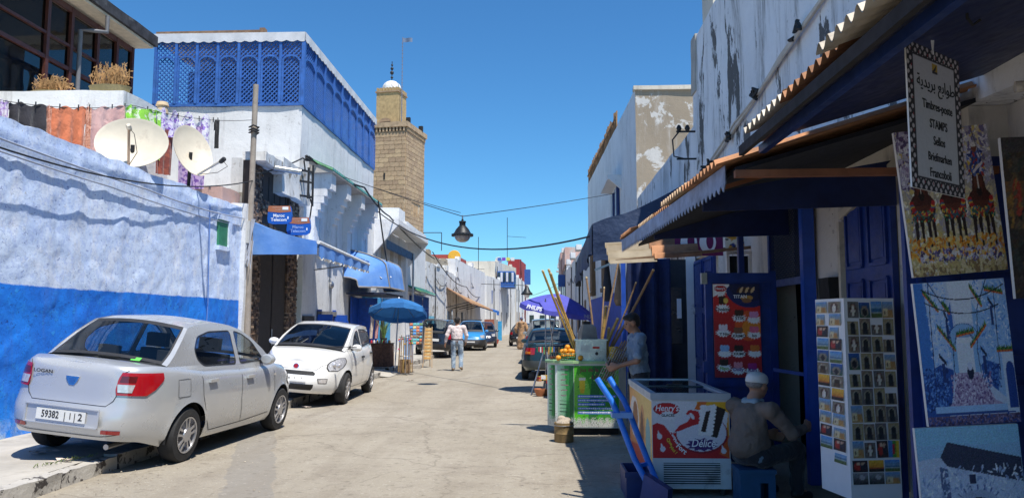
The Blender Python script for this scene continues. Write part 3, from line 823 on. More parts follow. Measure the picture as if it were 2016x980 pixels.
# the row of stepped corbels under a strip of green tiles
GT = mat('green_glazed_tile', (.05, .19, .07), .25, var=.5, vs=14, coat=.6)
for k, y in enumerate((22.1, 23.95, 25.9, 28.0)):
    mb = MB(); w = .48
    steps = [(.62, 5.55, 5.95), (.62, 5.45, 5.6), (.50, 5.25, 5.47), (.40, 5.05, 5.27), (.30, 4.85, 5.07), (.22, 4.65, 4.87), (.14, 3.6, 4.68)]
    for i, (d, z0, z1) in enumerate(steps):
        mb.rbox(X0 - .05, X0 + d, y - w / 2 + i * .002, y + w / 2 - i * .002, z0, z1, .3, .012)
    c = mb.build('corbel', WHITE_CLEAN, ah)
    MB().rbox(X0 - .05, X0 + .09, y + .62, y + .95, 3.55, 5.4, .3, .012).build('pilaster', WHITE_CLEAN, ah)
tl = []
random.seed(5)
MB().prism([(X0 - .03, 21.7, 6.28), (X0 + .70, 21.7, 5.96), (X0 + .70, 21.7, 5.92), (X0 - .03, 21.7, 5.9)], (0, 7.0, 0)).build('tile_bed', CONC, ah)
for k in range(34):
    y = 21.75 + k * .205
    M = Matrix.Translation((X0 + .36, y, 6.16 + random.uniform(-.015, .015))) @ Matrix.Rotation(R(23.5 + random.uniform(-3, 3)), 4, 'Y') @ Matrix.Rotation(R(90), 4, 'Y')
    pts = [(M @ Vector((.085 * math.sin(a), .085 * math.cos(a), z))) for z in (-.42, .42) for a in [R(180 + 180 * i / 6) for i in range(7)]]
    mb = MB()
    c_ = M.translation
    vs = []
    for s_ in (-.4, .4):
        for i in range(7):
            a = math.pi * i / 6
            vs.append(Vector((X0 + .34 + s_ * .92, y + .09 * math.cos(a), 6.13 - s_ * .40 + .085 * math.sin(a))))
    mb.add(vs, [(i, i + 1, i + 8, i + 7) for i in range(6)] + [tuple(range(7, 14))])
    o = mb.build('roof_tile', GT, ah)
# things on the ground floor wall of the white house
sh_ = thing('service_hatch', 'low hatch with open blue shutters in the white wall behind the white hatchback', 'hatch', (X0, 0, 0))
MB().box(.0, .04, 23.0, 24.5, 1.0, 1.75).build('board', mat('chipboard', (.34, .22, .11), .8), sh_)
MB().box(.0, .10, 22.85, 22.99, .8, 1.95).build('jamb', BLUEPAINT, sh_); MB().box(.0, .10, 24.5, 24.6, .8, 1.95).build('jamb', BLUEPAINT, sh_)
MB().box(.0, .11, 22.84, 24.62, 1.76, 1.9).build('lintel', mat('grey_wood', (.2, .19, .18), .9), sh_)
SHB = mat('bright_blue_shutter', (.012, .10, .55), .45, var=.15)
MB().box(.05, .09, 24.64, 26.1, .7, 1.8).build('shutter', SHB, sh_); MB().box(.05, .5, 22.72, 22.76, .7, 1.8).build('shutter', SHB, sh_)
MB().box(.1, .16, 25.9, 26.0, .9, 1.6).build('latch', BLUEPAINT, sh_)
mt = thing('electricity_meter', 'small round grey meter with a pipe on the white wall', 'meter', (X0, 24.2, 2.75))
MB().lathe([(.12, 0), (.12, .06), (.07, .1), (0, .1)], 14, M=Matrix.Rotation(R(90), 4, 'Y')).build('dial', METAL, mt); MB().tube((.03, 0, -.1), (.03, 0, -.85), .02).build('pipe', METAL, mt)
wf_ = thing('window_grille', 'dark barred vent low in the wall behind the white hatchback', 'grille', (X0, 21.9, 1.2))
MB().box(-.02, .05, -.45, .5, -.25, .55).build('backing', mat('dark_stone', (.07, .065, .06), .8), wf_)
for k in range(6): MB().box(.05, .07, -.1, .3, -.12 + k * .09, -.07 + k * .09).build('bar', BLACK, wf_)
# ============================================================ the stone-clad shop front with the dark blue metal door
random.seed(21)
cf = thing('stone_clad_shop', 'narrow shop front clad in brown stone strips with a dark blue metal door', 'shop front', (0, 0, 0))
CLAD = mat('brown_stone_strip', (.20, .125, .08), .85, var=.55, vs=7, bump=.5, bs=30)
CLAD2 = mat('dark_stone_strip', (.085, .06, .05), .85, var=.5, vs=7, bump=.5, bs=30)
CLAD3 = mat('pale_stone_strip', (.34, .24, .16), .85, var=.4, vs=7, bump=.5, bs=30)
MB().box(-6.95, -6.80, 17.3, 20.85, 0, 5.35).build('wall', mat('dark_mortar', (.06, .05, .045), .95), cf)
def clad(y0, y1, z0, z1):
    mb = MB(); z = z0
    while z < z1:
        y = y0; hh = random.uniform(.04, .075)
        while y < y1:
            l = random.uniform(.07, .22); d = random.uniform(.01, .05)
            mb.cur = random.choice((0, 0, 0, 1, 1, 2))
            mb.box(-6.80, -6.78 + d, y + .004, min(y + l, y1) - .004, z + .003, min(z + hh, z1) - .003); y += l
        z += hh
    o = mb.build('stone_cladding', [CLAD, CLAD2, CLAD3], cf, smooth=0); o['kind'] = 'stuff'
clad(17.32, 18.05, 0, 5.3); clad(20.0, 20.85, 0, 5.3); clad(18.05, 20.0, 4.2, 4.55)
dr = MB().box(-6.95, -6.88, 18.05, 20.0, .1, 4.2).build('door', DARKBLUE, cf)
for k in range(14): MB().box(-6.88, -6.845, 18.08 + k * .138, 18.18 + k * .138, .14, 4.16).build('door_rib', DARKBLUE, dr)
MB().box(-6.84, -6.80, 19.0, 19.05, .12, 4.18).build('door_meeting_bar', DARKBLUE, dr)
MB().tube((-6.79, 19.08, 1.0), (-6.79, 19.08, 1.4), .02).build('handle', METAL, dr)
MB().box(-6.86, -6.82, 18.05, 20.0, 4.55, 5.2).build('upper_window', DARKBLUE, cf)
for k in range(5): MB().box(-6.82, -6.79, 18.15 + k * .42, 18.19 + k * .42, 4.58, 5.18).build('window_bar', BLACK, cf)
ed = MB(); ed.rbox(-7.0, -6.45, 17.35, 18.9, 5.32, 5.55, .15, .06, 2); ed.build('broken_roof_edge', WHITE_PEEL, cf)
ed = MB(); ed.rbox(-7.9, -6.55, 18.9, 21.3, 4.85, 5.75, .2, .05, 1.5); ed.build('white_beam_casing', WHITE_PEEL, cf)
ed = MB(); ed.rbox(-9.5, -7.0, 16.3, 17.3, 3.5, 4.55, .2, .06, 2); ed.build('pink_parapet', PINK, cf)
MB().tube((-6.5, 18.1, 5.32), (-5.9, 18.3, 5.25), .07, n=12).build('drain_pipe', METAL, cf)
br = MB(); br.bar((-6.3, 20.2, 4.9), (-6.3, 20.2, 5.75), .05, .05); br.bar((-6.3, 20.6, 4.75), (-6.3, 20.6, 5.9), .05, .05)
for z in (5.0, 5.4, 5.7): br.bar((-6.6, 20.2, z), (-6.3, 20.6, z), .05, .05)
br.build('cable_bracket', CABLE, cf)
# two blade signs
SIGNB = mat('sign_blue', (.008, .10, .42), .45, var=.05); SIGNO = mat('sign_terracotta', (.42, .15, .07), .5, var=.08); LETTER = mat('white_lettering', (.85, .85, .85), .6, var=.02)
def telecom(label, loc, w, h, rot, faded=False):
    t = thing('shop_sign', label, 'sign', loc, (0, 0, rot), group='telephone shop blade signs')
    pts = [(-w * .46, 0, h * .96), (-w * .5, 0, h * .3), (-w * .46, 0, .06 * h), (-w * .3, 0, 0), (w * .3, 0, .02 * h), (w * .46, 0, .14 * h), (w * .5, 0, .45 * h), (w * .47, 0, h * .8), (w * .42, 0, h * .97)]
    MB().prism(pts, (0, .1, 0)).build('sign_box', SIGNB, t, smooth=0)
    for y in (-.003, .103):
        band = MB().prism([(-w * .46, y - .002, h * .965), (-w * .485, y - .002, h * .66), (0, y - .002, h * .60), (w * .485, y - .002, h * .66), (w * .425, y - .002, h * .975)], (0, .004, 0)).build('top_band', SIGNO, t, smooth=0)
    text('Maroc', h * .24, (-w * .02, -.006, h * .44), LETTER if not faded else mat('faded_lettering', (.3, .42, .7), .6), t, bold=.02)
    text('Telecom', h * .24, (-w * .02, -.006, h * .22), LETTER if not faded else mat('faded_lettering', (.3, .42, .7), .6), t, bold=.02)
    text('TELEPHONE', h * .1, (-w * .1, -.007, h * .88), mat('pale_band_lettering', (.6, .4, .3), .6), t)
    text('A CARTE', h * .1, (-w * .02, -.007, h * .76), mat('pale_band_lettering', (.6, .4, .3), .6), t)
    MB().box(w * .12, w * .36, -.012, -.006, h * .76, h * .92).build('paper_slip', LETTER, t)
    MB().bar((-w * .5 - .3, .05, h * .8), (-w * .4, .05, h * .8), .03, .03).build('arm', CABLE, t)
    MB().box(w * .33, w * .38, -.007, -.004, h * .26, h * .40).build('small_mark', LETTER, t)
telecom('blue and terracotta oval telephone sign, the higher and nearer of the two', (-6.30, 18.0, 3.93), .58, .45, R(4))
telecom('blue and terracotta oval telephone sign with faded letters, the lower of the two', (-6.12, 18.9, 3.76), .60, .46, R(4), True)

# ============================================================ awnings on the left
AWN = NT('sun_faded_blue_canvas')
_c = AWN.mix(AWN.ramp(AWN.noise(1.3, 5), .35, .7), (.07, .21, .56), (.17, .34, .68))
_c = AWN.mix(AWN.ramp(AWN.noise(9, 6, .7), .55, .75, 0, .4), _c, (.25, .36, .6))
AWN.bump(AWN.noise(3, 4), .4, .04)
AWNING = AWN.out(_c, .85)
AWNWHITE = mat('white_awning_bar', (.72, .72, .70), .5, dirt=.2)
TRIMC = mat('scalloped_edge_tape', (.66, .64, .58), .9, var=.25, vs=20)
aw = thing('shop_awning', 'long faded blue shop awning with a scalloped front over the white hatchback', 'awning', (0, 0, 0), group='awnings')
def sheet(fn, nu, nv, th=.012):
    mb = MB().grid(fn, nu, nv); mb.grid(lambda i, j: fn(i, j) + Vector((0, 0, -th)), nu, nv); return mb
YA, YB, XF = 17.2, 22.3, -5.12
def top_fn(i, j):
    y = lerp(YA, YB, i); x = lerp(-6.72, XF, j)
    return Vector((x, y, lerp(3.90, 3.42, j) - .05 * math.sin(j * math.pi) - .13 * i * j + .02 * noise.noise(Vector((i * 5, j * 3, 0)))))
sheet(top_fn, 30, 12).build('canvas_top', AWNING, aw)
def end_fn(i, j):
    x = lerp(-6.70, XF, i); zt = lerp(3.90, 3.42, i) - .05 * math.sin(i * math.pi)
    return Vector((x, YA - .01 - .03 * math.sin(i * 7) * j, lerp(zt, 3.12, j)))
mb = MB().grid(end_fn, 20, 6); mb.grid(lambda i, j: end_fn(i, j) + Vector((0, .012, 0)), 20, 6); mb.build('end_curtain', AWNING, aw)
MB().tube((XF + .03, YA - .02, 3.40), (XF + .03, YB, 3.26), .045, n=10).build('front_bar', AWNWHITE, aw)
valance('front_valance', (XF + .05, YA, 0), (XF + .05, YB, 0), 3.02, 3.36, .24, .07, AWNING, aw, (1, 0, 0), .03)
valance('valance_trim', (XF + .056, YA, 0), (XF + .056, YB, 0), 2.985, 3.06, .24, .07, TRIMC, aw, (1, 0, 0), .03)
for y in (YA + .1, YB - .1):
    MB().bar((-6.7, y, 3.1), (XF, y, 3.3), .035, .035).build('folding_arm', METAL, aw)
MB().path([(-5.6, 20.0, 3.4), (-5.6, 20.0, 2.7)], .008).build('pull_cord', CABLE, aw)
MB().lathe([(0, 0), (.03, .02), (.035, .07), (.02, .1), (0, .11)], 10, c=(-5.6, 20.0, 2.6)).build('bulb', LETTER, aw)
a2 = thing('shop_awning', 'domed blue hood awning with bent tube ribs further along the white house', 'awning', (0, 0, 0), group='awnings')
HY0, HY1 = 25.7, 30.0
def hood(i, j):
    # i along the street, j from the wall down to the front lip
    a = j * R(88); e = min(i, 1 - i) * 2; sq = .0 + 1.0 * min(1, e * 3.2) ** .6
    x = -6.72 + 1.45 * interp([(0, 0), (.3, .42), (.55, .80), (.66, .90), (1, 1)], j) * (.35 + .65 * sq); z = 2.76 + 1.32 * interp([(0, 1), (.3, .9), (.55, .74), (.66, .62), (1, 0)], j) * (.25 + .75 * sq) - .05 * math.sin(i * 12) * j * (1 - j)
    return Vector((x + .012 * noise.noise(Vector((i * 9, j * 5, 2))), lerp(HY0, HY1, i), z))
sheet(hood, 30, 14).build('canvas_hood', AWNING, a2)
for i in (.0, .16, .84, 1.0):
    MB().path([hood(i, j / 12) + Vector((.0, 0, .015)) for j in range(13)], .022, 6).build('rib', mat('tarnished_tube', (.42, .38, .33), .5, .5), a2)
MB().path([hood(i / 20, 1.0) for i in range(21)], .03, 6).build('lip_tube', mat('tarnished_tube', (.42, .38, .33), .5, .5), a2)
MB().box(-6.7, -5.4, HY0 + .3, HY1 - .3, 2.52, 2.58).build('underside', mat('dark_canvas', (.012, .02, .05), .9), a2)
MB().add([hood(.10, .35) + Vector((.02, -.02, .02)), hood(.10, .85) + Vector((.03, -.02, .02)), hood(.28, .85) + Vector((.03, 0, .03)), hood(.28, .35) + Vector((.02, 0, .03))], [(0, 1, 2, 3)]).build('white_patch', CV, a2)

# cables in front of the white house
def cab(pts, label, r=.018, m=CABLE, s=.0, n=14): return cable(pts, r, m, label, s, n)
cab([(-6.58, 17.2, 5.0), (-6.66, 20.8, 6.15), (-6.6, 21.3, 6.2)], 'black cable from the grey pole to the corner of the lattice house', .02, CABLE, .05)
cab([(-6.66, 20.9, 6.1), (-6.5, 21.2, 4.9), (-6.55, 20.9, 4.0)], 'black cable looping down the corner of the lattice house', .022, CABLE, .15)
cab([(-6.62, 21.2, 6.25), (-5.9, 25, 6.05), (-5.95, 29.5, 5.7), (-6.2, 44, 5.2)], 'bundle of black cables running along the stepped corbels', .03, CABLE, .12)
cab([(-5.9, 27.2, 5.95), (-5.5, 27.4, 3.3)], 'cable dropping from the corbels to the domed awning', .028, CABLE, .18)
cab([(-6.62, 21.25, 6.3), (-9.9, 57.5, 9.5)], 'thin cable rising past the minaret from the lattice house', .012, CABLE, .4)
ins = MB()
for k in range(3): ins.lathe([(.03, 0), (.06, .03), (.03, .06), (.06, .09), (.02, .13)], 10, c=(-6.62, 21.0 + k * .12, 6.15))
ins.build('insulators', CABLE, label='cluster of black insulators on the corner of the lattice house', cat='insulator', kind='stuff')

# ============================================================ house with the concrete hood
dh = thing('hooded_house', 'white house with a flared concrete hood over its shop window', 'house', (0, 0, 0))
MB().rbox(-11, -6.77, 30.15, 37.8, 0, 5.55, .6, .03).build('wall', WHITE, dh)
MB().rbox(-11, -6.76, 37.8, 44.3, 0, 6.6, .6, .04).build('tall_wall', WHITE_CLEAN, dh)
MB().rbox(-9.8, -6.9, 36.6, 38.2, 5.4, 7.1, .5, .03).build('roof_block', WHITE, dh)
hd = MB(); xs, xo = -6.76, -5.75
hd.prism([(xs, 30.4, 4.3), (xs, 30.4, 5.7), (xo, 30.4, 5.72), (xo, 30.4, 5.5)], (0, .14, 0))
hd.prism([(xs, 38.4, 4.3), (xs, 38.4, 5.7), (xo, 38.4, 5.72), (xo, 38.4, 5.5)], (0, .14, 0))
hd.prism([(xs, 30.54, 5.56), (xs, 30.54, 5.69), (xo, 30.54, 5.70), (xo, 30.54, 5.52)], (0, 7.86, 0))
hd.build('concrete_hood', WHITE_CLEAN, dh, smooth=0)
MB().box(-6.77, -6.70, 31.0, 37.6, 2.2, 4.9).build('shutter_panel', mat('pale_shutter', (.55, .54, .52), .8, var=.1, dirt=.2), dh)
for k in range(3): MB().box(-6.70, -6.68, 31.6 + k * 1.9, 32.3 + k * 1.9, 3.4, 4.7).build('pierced_block', mat('pierced_screen', (.4, .36, .30), .9, var=.5, vs=22), dh)
valance('fringe_blind', (-6.35, 31.0, 0), (-6.35, 37.4, 0), 4.55, 4.95, .22, .1, mat('slate_blue_cloth', (.07, .15, .25), .9, var=.3), dh, (1, 0, 0))
MB().tube((-6.3, 37.3, 0.14), (-6.3, 37.3, 4.9), .05).build('post', METAL, dh)
TB = mat('turquoise_board', (.05, .33, .62), .7, var=.15, dirt=.15)
for k, (y0, y1) in enumerate(((28.6, 30.0), (30.3, 31.8), (32.1, 33.6))):
    MB().box(-6.8 if y0 > 30 else -6.76, -6.66, y0, y1, .14, 2.55).build('blue_shutter_leaf', TB, dh)
MB().prism([(-6.78, 38.6, 3.35), (-6.1, 38.6, 3.05), (-6.1, 38.6, 2.98), (-6.78, 38.6, 3.1)], (0, 5.2, 0)).build('tile_bed', CONC, dh)
for k in range(26):
    y = 38.65 + k * .2; vs = []
    for s_ in (-.34, .34):
        for i in range(5):
            a = math.pi * i / 4
            vs.append(Vector((-6.42 + s_, y + .09 * math.cos(a), 3.22 - s_ * .44 + .085 * math.sin(a))))
    MB().add(vs, [(i, i + 1, i + 6, i + 5) for i in range(4)] + [tuple(range(5, 10))]).build('roof_tile', GT, dh)
IRON = mat('blue_grille_paint', (.03, .10, .35), .6, var=.2)
for (y0, y1, z0, z1) in ((38.9, 41.4, 1.5, 2.95), (41.8, 43.8, 1.6, 2.95)):
    w = MB().box(-6.75, -6.72, y0, y1, z0, z1).build('window', DARKGLASS, dh)
    g = MB(); g.box(-6.5, -6.46, y0, y1, z1 - .06, z1); g.box(-6.5, -6.46, y0, y1, z0, z0 + .06); g.box(-6.5, -6.46, y0, y1, (z0 + z1) / 2, (z0 + z1) / 2 + .04)
    n = 11
    for k in range(n + 1):
        y = lerp(y0, y1, k / n); g.bar((-6.48, y, z0), (-6.48, y, z1), .035, .035)
    for y in (y0, y1):
        for k in range(4): g.bar((lerp(-6.74, -6.48, k / 3), y, z0), (lerp(-6.74, -6.48, k / 3), y, z1), .03, .03)
    g.build('iron_grille', IRON, w)
    MB().box(-6.76, -6.70, y0 + .9, y0 + 1.1, z0, z1).build('window_post', LETTER, w)

# ============================================================ minaret
random.seed(31)
mn = thing('minaret', 'square brown stone minaret with a small domed lantern on top', 'tower', (-10.52, 58.0, 0), (0, 0, R(-10.8)))
ST = [mat('minaret_stone_%s' % n, c, .92, var=.3, vs=3, bump=.5, bs=12) for n, c in (('ochre', (.42, .295, .18)), ('tan', (.40, .285, .18)), ('brown', (.34, .235, .15)), ('gold', (.46, .33, .20)), ('umber', (.38, .265, .165)))]
MORT = mat('minaret_mortar', (.50, .40, .28), .95, var=.2)
W_ = 4.2; HT = 16.45
MB().box(-W_, 0, 0, W_, 0, HT - .6).build('tower_core', MORT, mn)
bme = []
for m_ in ST:
    for v in range(3):
        b_ = MB(); rr = random.Random(v * 7 + 3)
        b_.rbox(-.5, .5, -.05, .05, -.5, .5, .6, .012, 3 + v)
        o = b_.build('stone', m_, None); bme.append(o.data); bpy.data.objects.remove(o)
cnt = 0
z = 9.6; row = 0
rest = MB()
def course_stones(z, h):
    global cnt
    for face in (0, 1):
        a = -random.uniform(0, .5) if face == 0 else -random.uniform(0, .4)
        while a < W_:
            l = random.uniform(.45, .85); a0, a1 = max(0, a), min(W_, a + l)
            a += l
            if a1 - a0 < .1: continue
            if face == 0 and a1 < 1.4: continue          # hidden behind the lattice house
            if face == 1 and 9.8 < z < 11.0 and 1.3 < a0 < 2.9: continue
            loc = (-W_ + (a0 + a1) / 2, -.035, z + h / 2) if face == 0 else (.035, (a0 + a1) / 2, z + h / 2)
            rot = (0, 0, 0) if face == 0 else (0, 0, R(90))
            o = link('stone', random.choice(bme), mn, loc=loc, rot=rot); o.scale = (a1 - a0 - .022, 1 + random.uniform(-.45, -.1), h - .026); cnt += 1
z = 8.2
while z < 16.1:
    h = random.choice((.30, .34, .38, .42)); course_stones(z, h); z += h
band = MB(); band.rbox(-W_ - .08, .08, -.08, W_ + .08, z, z + .12, .8, .01); band.build('string_course', ST[2], mn)
zc = z + .12
for k in range(15):
    for face in (0, 1):
        a = .07 + k * .285
        b_ = MB()
        if face == 0: b_.box(-W_ + a - .02, -W_ + a + .12, -.16, 0, zc, zc + .32)
        else: b_.box(0, .16, a - .02, a + .12, zc, zc + .32)
        b_.build('corbel_block', ST[1], mn)
MB().rbox(-W_ - .22, .22, -.22, W_ + .22, zc + .32, zc + .72, .8, .015).build('cornice', ST[1], mn)
zt = zc + .72
MB().rbox(-W_ - .02, .02, -.02, W_ + .02, 14.05, 14.15, .8, .01).build('string_course', ST[2], mn)
MB().box(-1.75, -1.62, -.10, -.04, 12.6, 13.1).build('slit_window', BLACK, mn)
rp = MB().box(.0, .02, 1.3, 2.95, 9.8, 11.05).build('recessed_panel', ST[4], mn)
for k in range(4): MB().box(.02, .09, 1.35 + k * .42, 1.44 + k * .42, 9.8, 10.75).build('panel_colonnette', ST[3], rp)
for k in range(2):
    ar = MB(); y = 2.2 + k * .95
    ar.prism([(.08, y - .3, 7.4), (.08, y + .3, 7.4), (.08, y + .3, 8.5)] + [(.08, y + .3 * math.cos(t * .39), 8.5 + .45 * math.sin(t * .39)) for t in range(1, 8)] + [(.08, y - .3, 8.5)], (.03, 0, 0)).build('blind_arch', ST[1], mn)
# lantern
lx0, lx1, ly0, ly1 = -3.0, -1.15, 1.2, 3.05
LS = mat('lantern_stone', (.42, .30, .15), .92, var=.25, vs=4, bump=.4, bs=15)
MB().rbox(lx0, lx1, ly0, ly1, zt, zt + 2.85, .4, .015).build('lantern', LS, mn)
MB().rbox(lx0 - .08, lx1 + .08, ly0 - .08, ly1 + .08, zt + 2.85, zt + 2.97, .5, .01).build('lantern_cornice', ST[2], mn)
for k in range(7):
    for f in (0, 1):
        a = k * .27
        b_ = MB()
        if f == 0: b_.box(lx0 + a + .02, lx0 + a + .17, ly0 - .06, ly0 + .2, zt + 2.97, zt + 3.24)
        else: b_.box(lx1 - .2, lx1 + .06, ly0 + a + .02, ly0 + a + .17, zt + 2.97, zt + 3.24)
        b_.build('merlon', LS, mn)
MB().rbox(lx0 + .1, lx1 - .1, ly0 + .1, ly1 - .1, zt + 2.95, zt + 3.22, .5, .01).build('lantern_roof', LS, mn)
cx_, cy_ = (lx0 + lx1) / 2, (ly0 + ly1) / 2
MB().lathe([(.80, 0), (.80, .16)] + [(.78 * math.cos(a), .16 + .72 * math.sin(a)) for a in [R(10 * k) for k in range(10)]], 28, c=(cx_, cy_, zt + 3.18)).build('dome', WHITE, mn)
fn = MB(); fn.tube((cx_, cy_, zt + 4.0), (cx_, cy_, zt + 5.7), .035)
for z_, r_ in ((4.35, .11), (4.75, .16), (5.1, .13), (5.4, .09)): fn.lathe([(0, -r_)] + [(r_ * math.cos(a), r_ * math.sin(a)) for a in [R(-60 + 30 * k) for k in range(5)]] + [(0, r_)], 12, c=(cx_, cy_, zt + z_))
fn.build('finial', mat('dark_finial', (.03, .03, .035), .5, .4), mn)
MB().box(lx0 + .35, lx0 + 1.2, ly0 - .03, ly0 - .005, zt + .0, zt + .45).build('lantern_opening', BLACK, mn)
MB().prism([(lx0 + .3, ly0 - .04, zt + .42)] + [(lx0 + .78 + .5 * math.cos(R(180 - 20 * k)), ly0 - .04, zt + .45 + .3 * math.sin(R(20 * k))) for k in range(10)], (0, .03, 0)).build('opening_arch', ST[2], mn)
fp = MB().path([(lx1 + .25, ly0 + .2, zt), (lx1 + .25, ly0 + .2, zt + 7.4)], .04, 6, .03)
for k in range(22): fp.bar((lx1 + .15, ly0 + .2, zt + .6 + k * .3), (lx1 + .35, ly0 + .2, zt + .6 + k * .3), .02, .02)
fp.build('flag_mast', mat('mast_steel', (.25, .25, .3), .5, .5), mn)
MB().grid(lambda i, j: Vector((lx1 + .25 + .85 * i, ly0 + .2 + .08 * math.sin(i * 6), zt + 7.35 - .35 * j - .1 * i)), 10, 3).build('pennant', mat('slate_pennant', (.15, .2, .3), .8), mn)
for (x, y) in ((-3.1, .1), (.05, .4), (.1, 3.2)):
    MB().rbox(x - .16, x + .16, y - .12, y + .12, zt, zt + .42, .2, .02).build('floodlight', BLACK, mn)
# ============================================================ right side: shop row, tall wall, roofs
random.seed(41)
XR = 2.8
NAVY = mat('navy_painted_board', (.006, .017, .085), .5, var=.35, vs=5, bump=.1)
DOORBLUE = mat('blue_door_paint', (.006, .030, .18), .42, var=.3, vs=5, bump=.12, dirt=.2, dcol=(.02, .03, .08))
SHOPWALL = plaster('grubby_cream_shop_wall', (.62, .58, .52), (.12, .09, .07), peel=.63, ps=2.0, streak=.7, scol=(.05, .04, .035))
tw = thing('shop_building', 'tall old white building with rain streaks above the row of blue shops', 'building', (0, 0, 0))
MB().rbox(XR, XR + 1.5, -6.0, 13.75, 3.0, 6.70, .4, .03).build('upper_wall', WHITE_STREAK, tw)
lw = MB()
for a, b, z0, z1 in ((9.4, 12.1, 0, 3.0), (12.1, 14.6, 2.72, 3.0), (14.6, 15.5, 0, 3.0), (7.0, 7.86, 0, 3.0), (6.05, 7.0, 2.68, 3.0), (5.0, 6.05, 0, 3.0)):
    lw.rbox(XR, XR + .3, a, b, z0, z1, .3, .014)
lw.box(XR + .25, XR + .55, -6, 5.0, 0, 3.0)
lw.build('ground_floor_wall', SHOPWALL, tw)
MB().rbox(XR + .3, XR + 2.6, 13.3, 14.2, 6.5, 8.6, .5, .03).build('chimney_block', CREAM, tw)
MB().rbox(XR - .03, XR + .2, 13.4, 13.76, 5.7, 6.74, .2, .03).build('broken_parapet_end', CONC, tw)
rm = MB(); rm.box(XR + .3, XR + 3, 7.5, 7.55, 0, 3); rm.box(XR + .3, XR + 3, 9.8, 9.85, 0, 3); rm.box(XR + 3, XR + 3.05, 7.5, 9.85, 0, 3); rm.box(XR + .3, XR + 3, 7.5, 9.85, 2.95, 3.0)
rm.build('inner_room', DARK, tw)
# wire-mesh fanlight over the doorway
mw = MB().box(XR - .02, XR + .02, 7.9, 9.4, 2.0, 2.08).build('window_frame', DOORBLUE, tw)
f = MB(); f.box(XR - .03, XR + .03, 7.86, 7.93, 2.08, 2.98); f.box(XR - .03, XR + .03, 9.33, 9.4, 2.08, 2.98); f.box(XR - .03, XR + .03, 7.93, 9.33, 2.91, 2.98); f.build('window_jamb', DOORBLUE, mw)
ms = MB()
for k in range(46):
    for s_ in (1, -1):
        a = 7.93 - .85 + k * .05; lo = max(0, (7.93 - a) if s_ > 0 else (a + .83 - 9.33)); 
        if s_ > 0: hi = min(.83, 9.33 - a)
        else: lo, hi = max(0, a + .83 - 9.33), min(.83, a + .83 - 7.93)
        if hi - lo < .04: continue
        y = (lambda t: a + t) if s_ > 0 else (lambda t: a + .83 - t)
        ms.bar((XR - .01 * s_, y(lo), 2.08 + lo), (XR - .01 * s_, y(hi), 2.08 + hi), .006, .006, (1, 0, 0))
o = ms.build('wire_mesh', mat('dark_wire', (.03, .05, .11), .6), mw, smooth=0); o['kind'] = 'stuff'
MB().box(XR - .16, XR - .04, 7.76, 7.86, 0, 2.98).build('door_post', mat('bright_post_paint', (.015, .07, .38), .4, var=.2), tw)
MB().bar((2.42, 8.1, 1.10), (XR - .1, 7.84, 1.06), .05, .035).build('door_bar', DOORBLUE, tw)
MB().box(XR - .02, XR + .03, 9.28, 9.4, 0, 2.0).build('door_jamb', NAVY, tw)
# fuse box on the wall
fb = thing('meter_box', 'dark soot-stained meter box on the pale wall behind the postcard rack', 'meter box', (XR, 7.35, 1.72))
MB().rbox(-.12, 0, -.14, .14, 0, .30, .08, .02).build('case', BLACK, fb); MB().tube((-.06, .1, -.0), (-.06, .12, -.5), .015).build('conduit', CABLE, fb)
# panelled doors
def panel_door(label, loc, w, h, rot, npan, m=DOORBLUE, cols=2, parent=None):
    t = thing('panelled_door', label, 'door', loc, rot) if parent is None else link('panelled_door', None, parent, loc=loc, rot=rot)
    MB().box(0, w, 0, .045, 0, h).build('leaf', m, t)
    pw = w / cols; ph = h / npan
    for i in range(cols):
        for j in range(npan):
            x0, x1 = i * pw + .07, (i + 1) * pw - .07; z0, z1 = j * ph + .07, (j + 1) * ph - .05
            p = MB(); d = .028
            for a, b in (((x0, z0), (x1, z0)), ((x1, z0), (x1, z1)), ((x1, z1), (x0, z1)), ((x0, z1), (x0, z0))):
                p.bar((a[0], -.008, a[1]), (b[0], -.008, b[1]), d, d)
            p.prism([(x0 + .045, -.0, z0 + .045), (x1 - .045, 0, z0 + .045), (x1 - .045, 0, z1 - .045), (x0 + .045, 0, z1 - .045)], (0, -.014, 0))
            p.build('panel', m, t, smooth=0)
    return t
panel_door('closed blue panelled door in the pale wall behind the postcard rack', (XR - .05, 6.98, 0), .92, 2.66, (0, 0, R(-90)), 4)
panel_door('open blue panelled door leaf on which the paintings hang', (2.25, 4.78, 0), .82, 2.62, (0, 0, 0), 4)
panel_door('tall blue plank door beyond the ice-cream poster', (XR - .06, 14.5, 0), 2.3, 2.66, (0, 0, R(-90)), 3, cols=3)
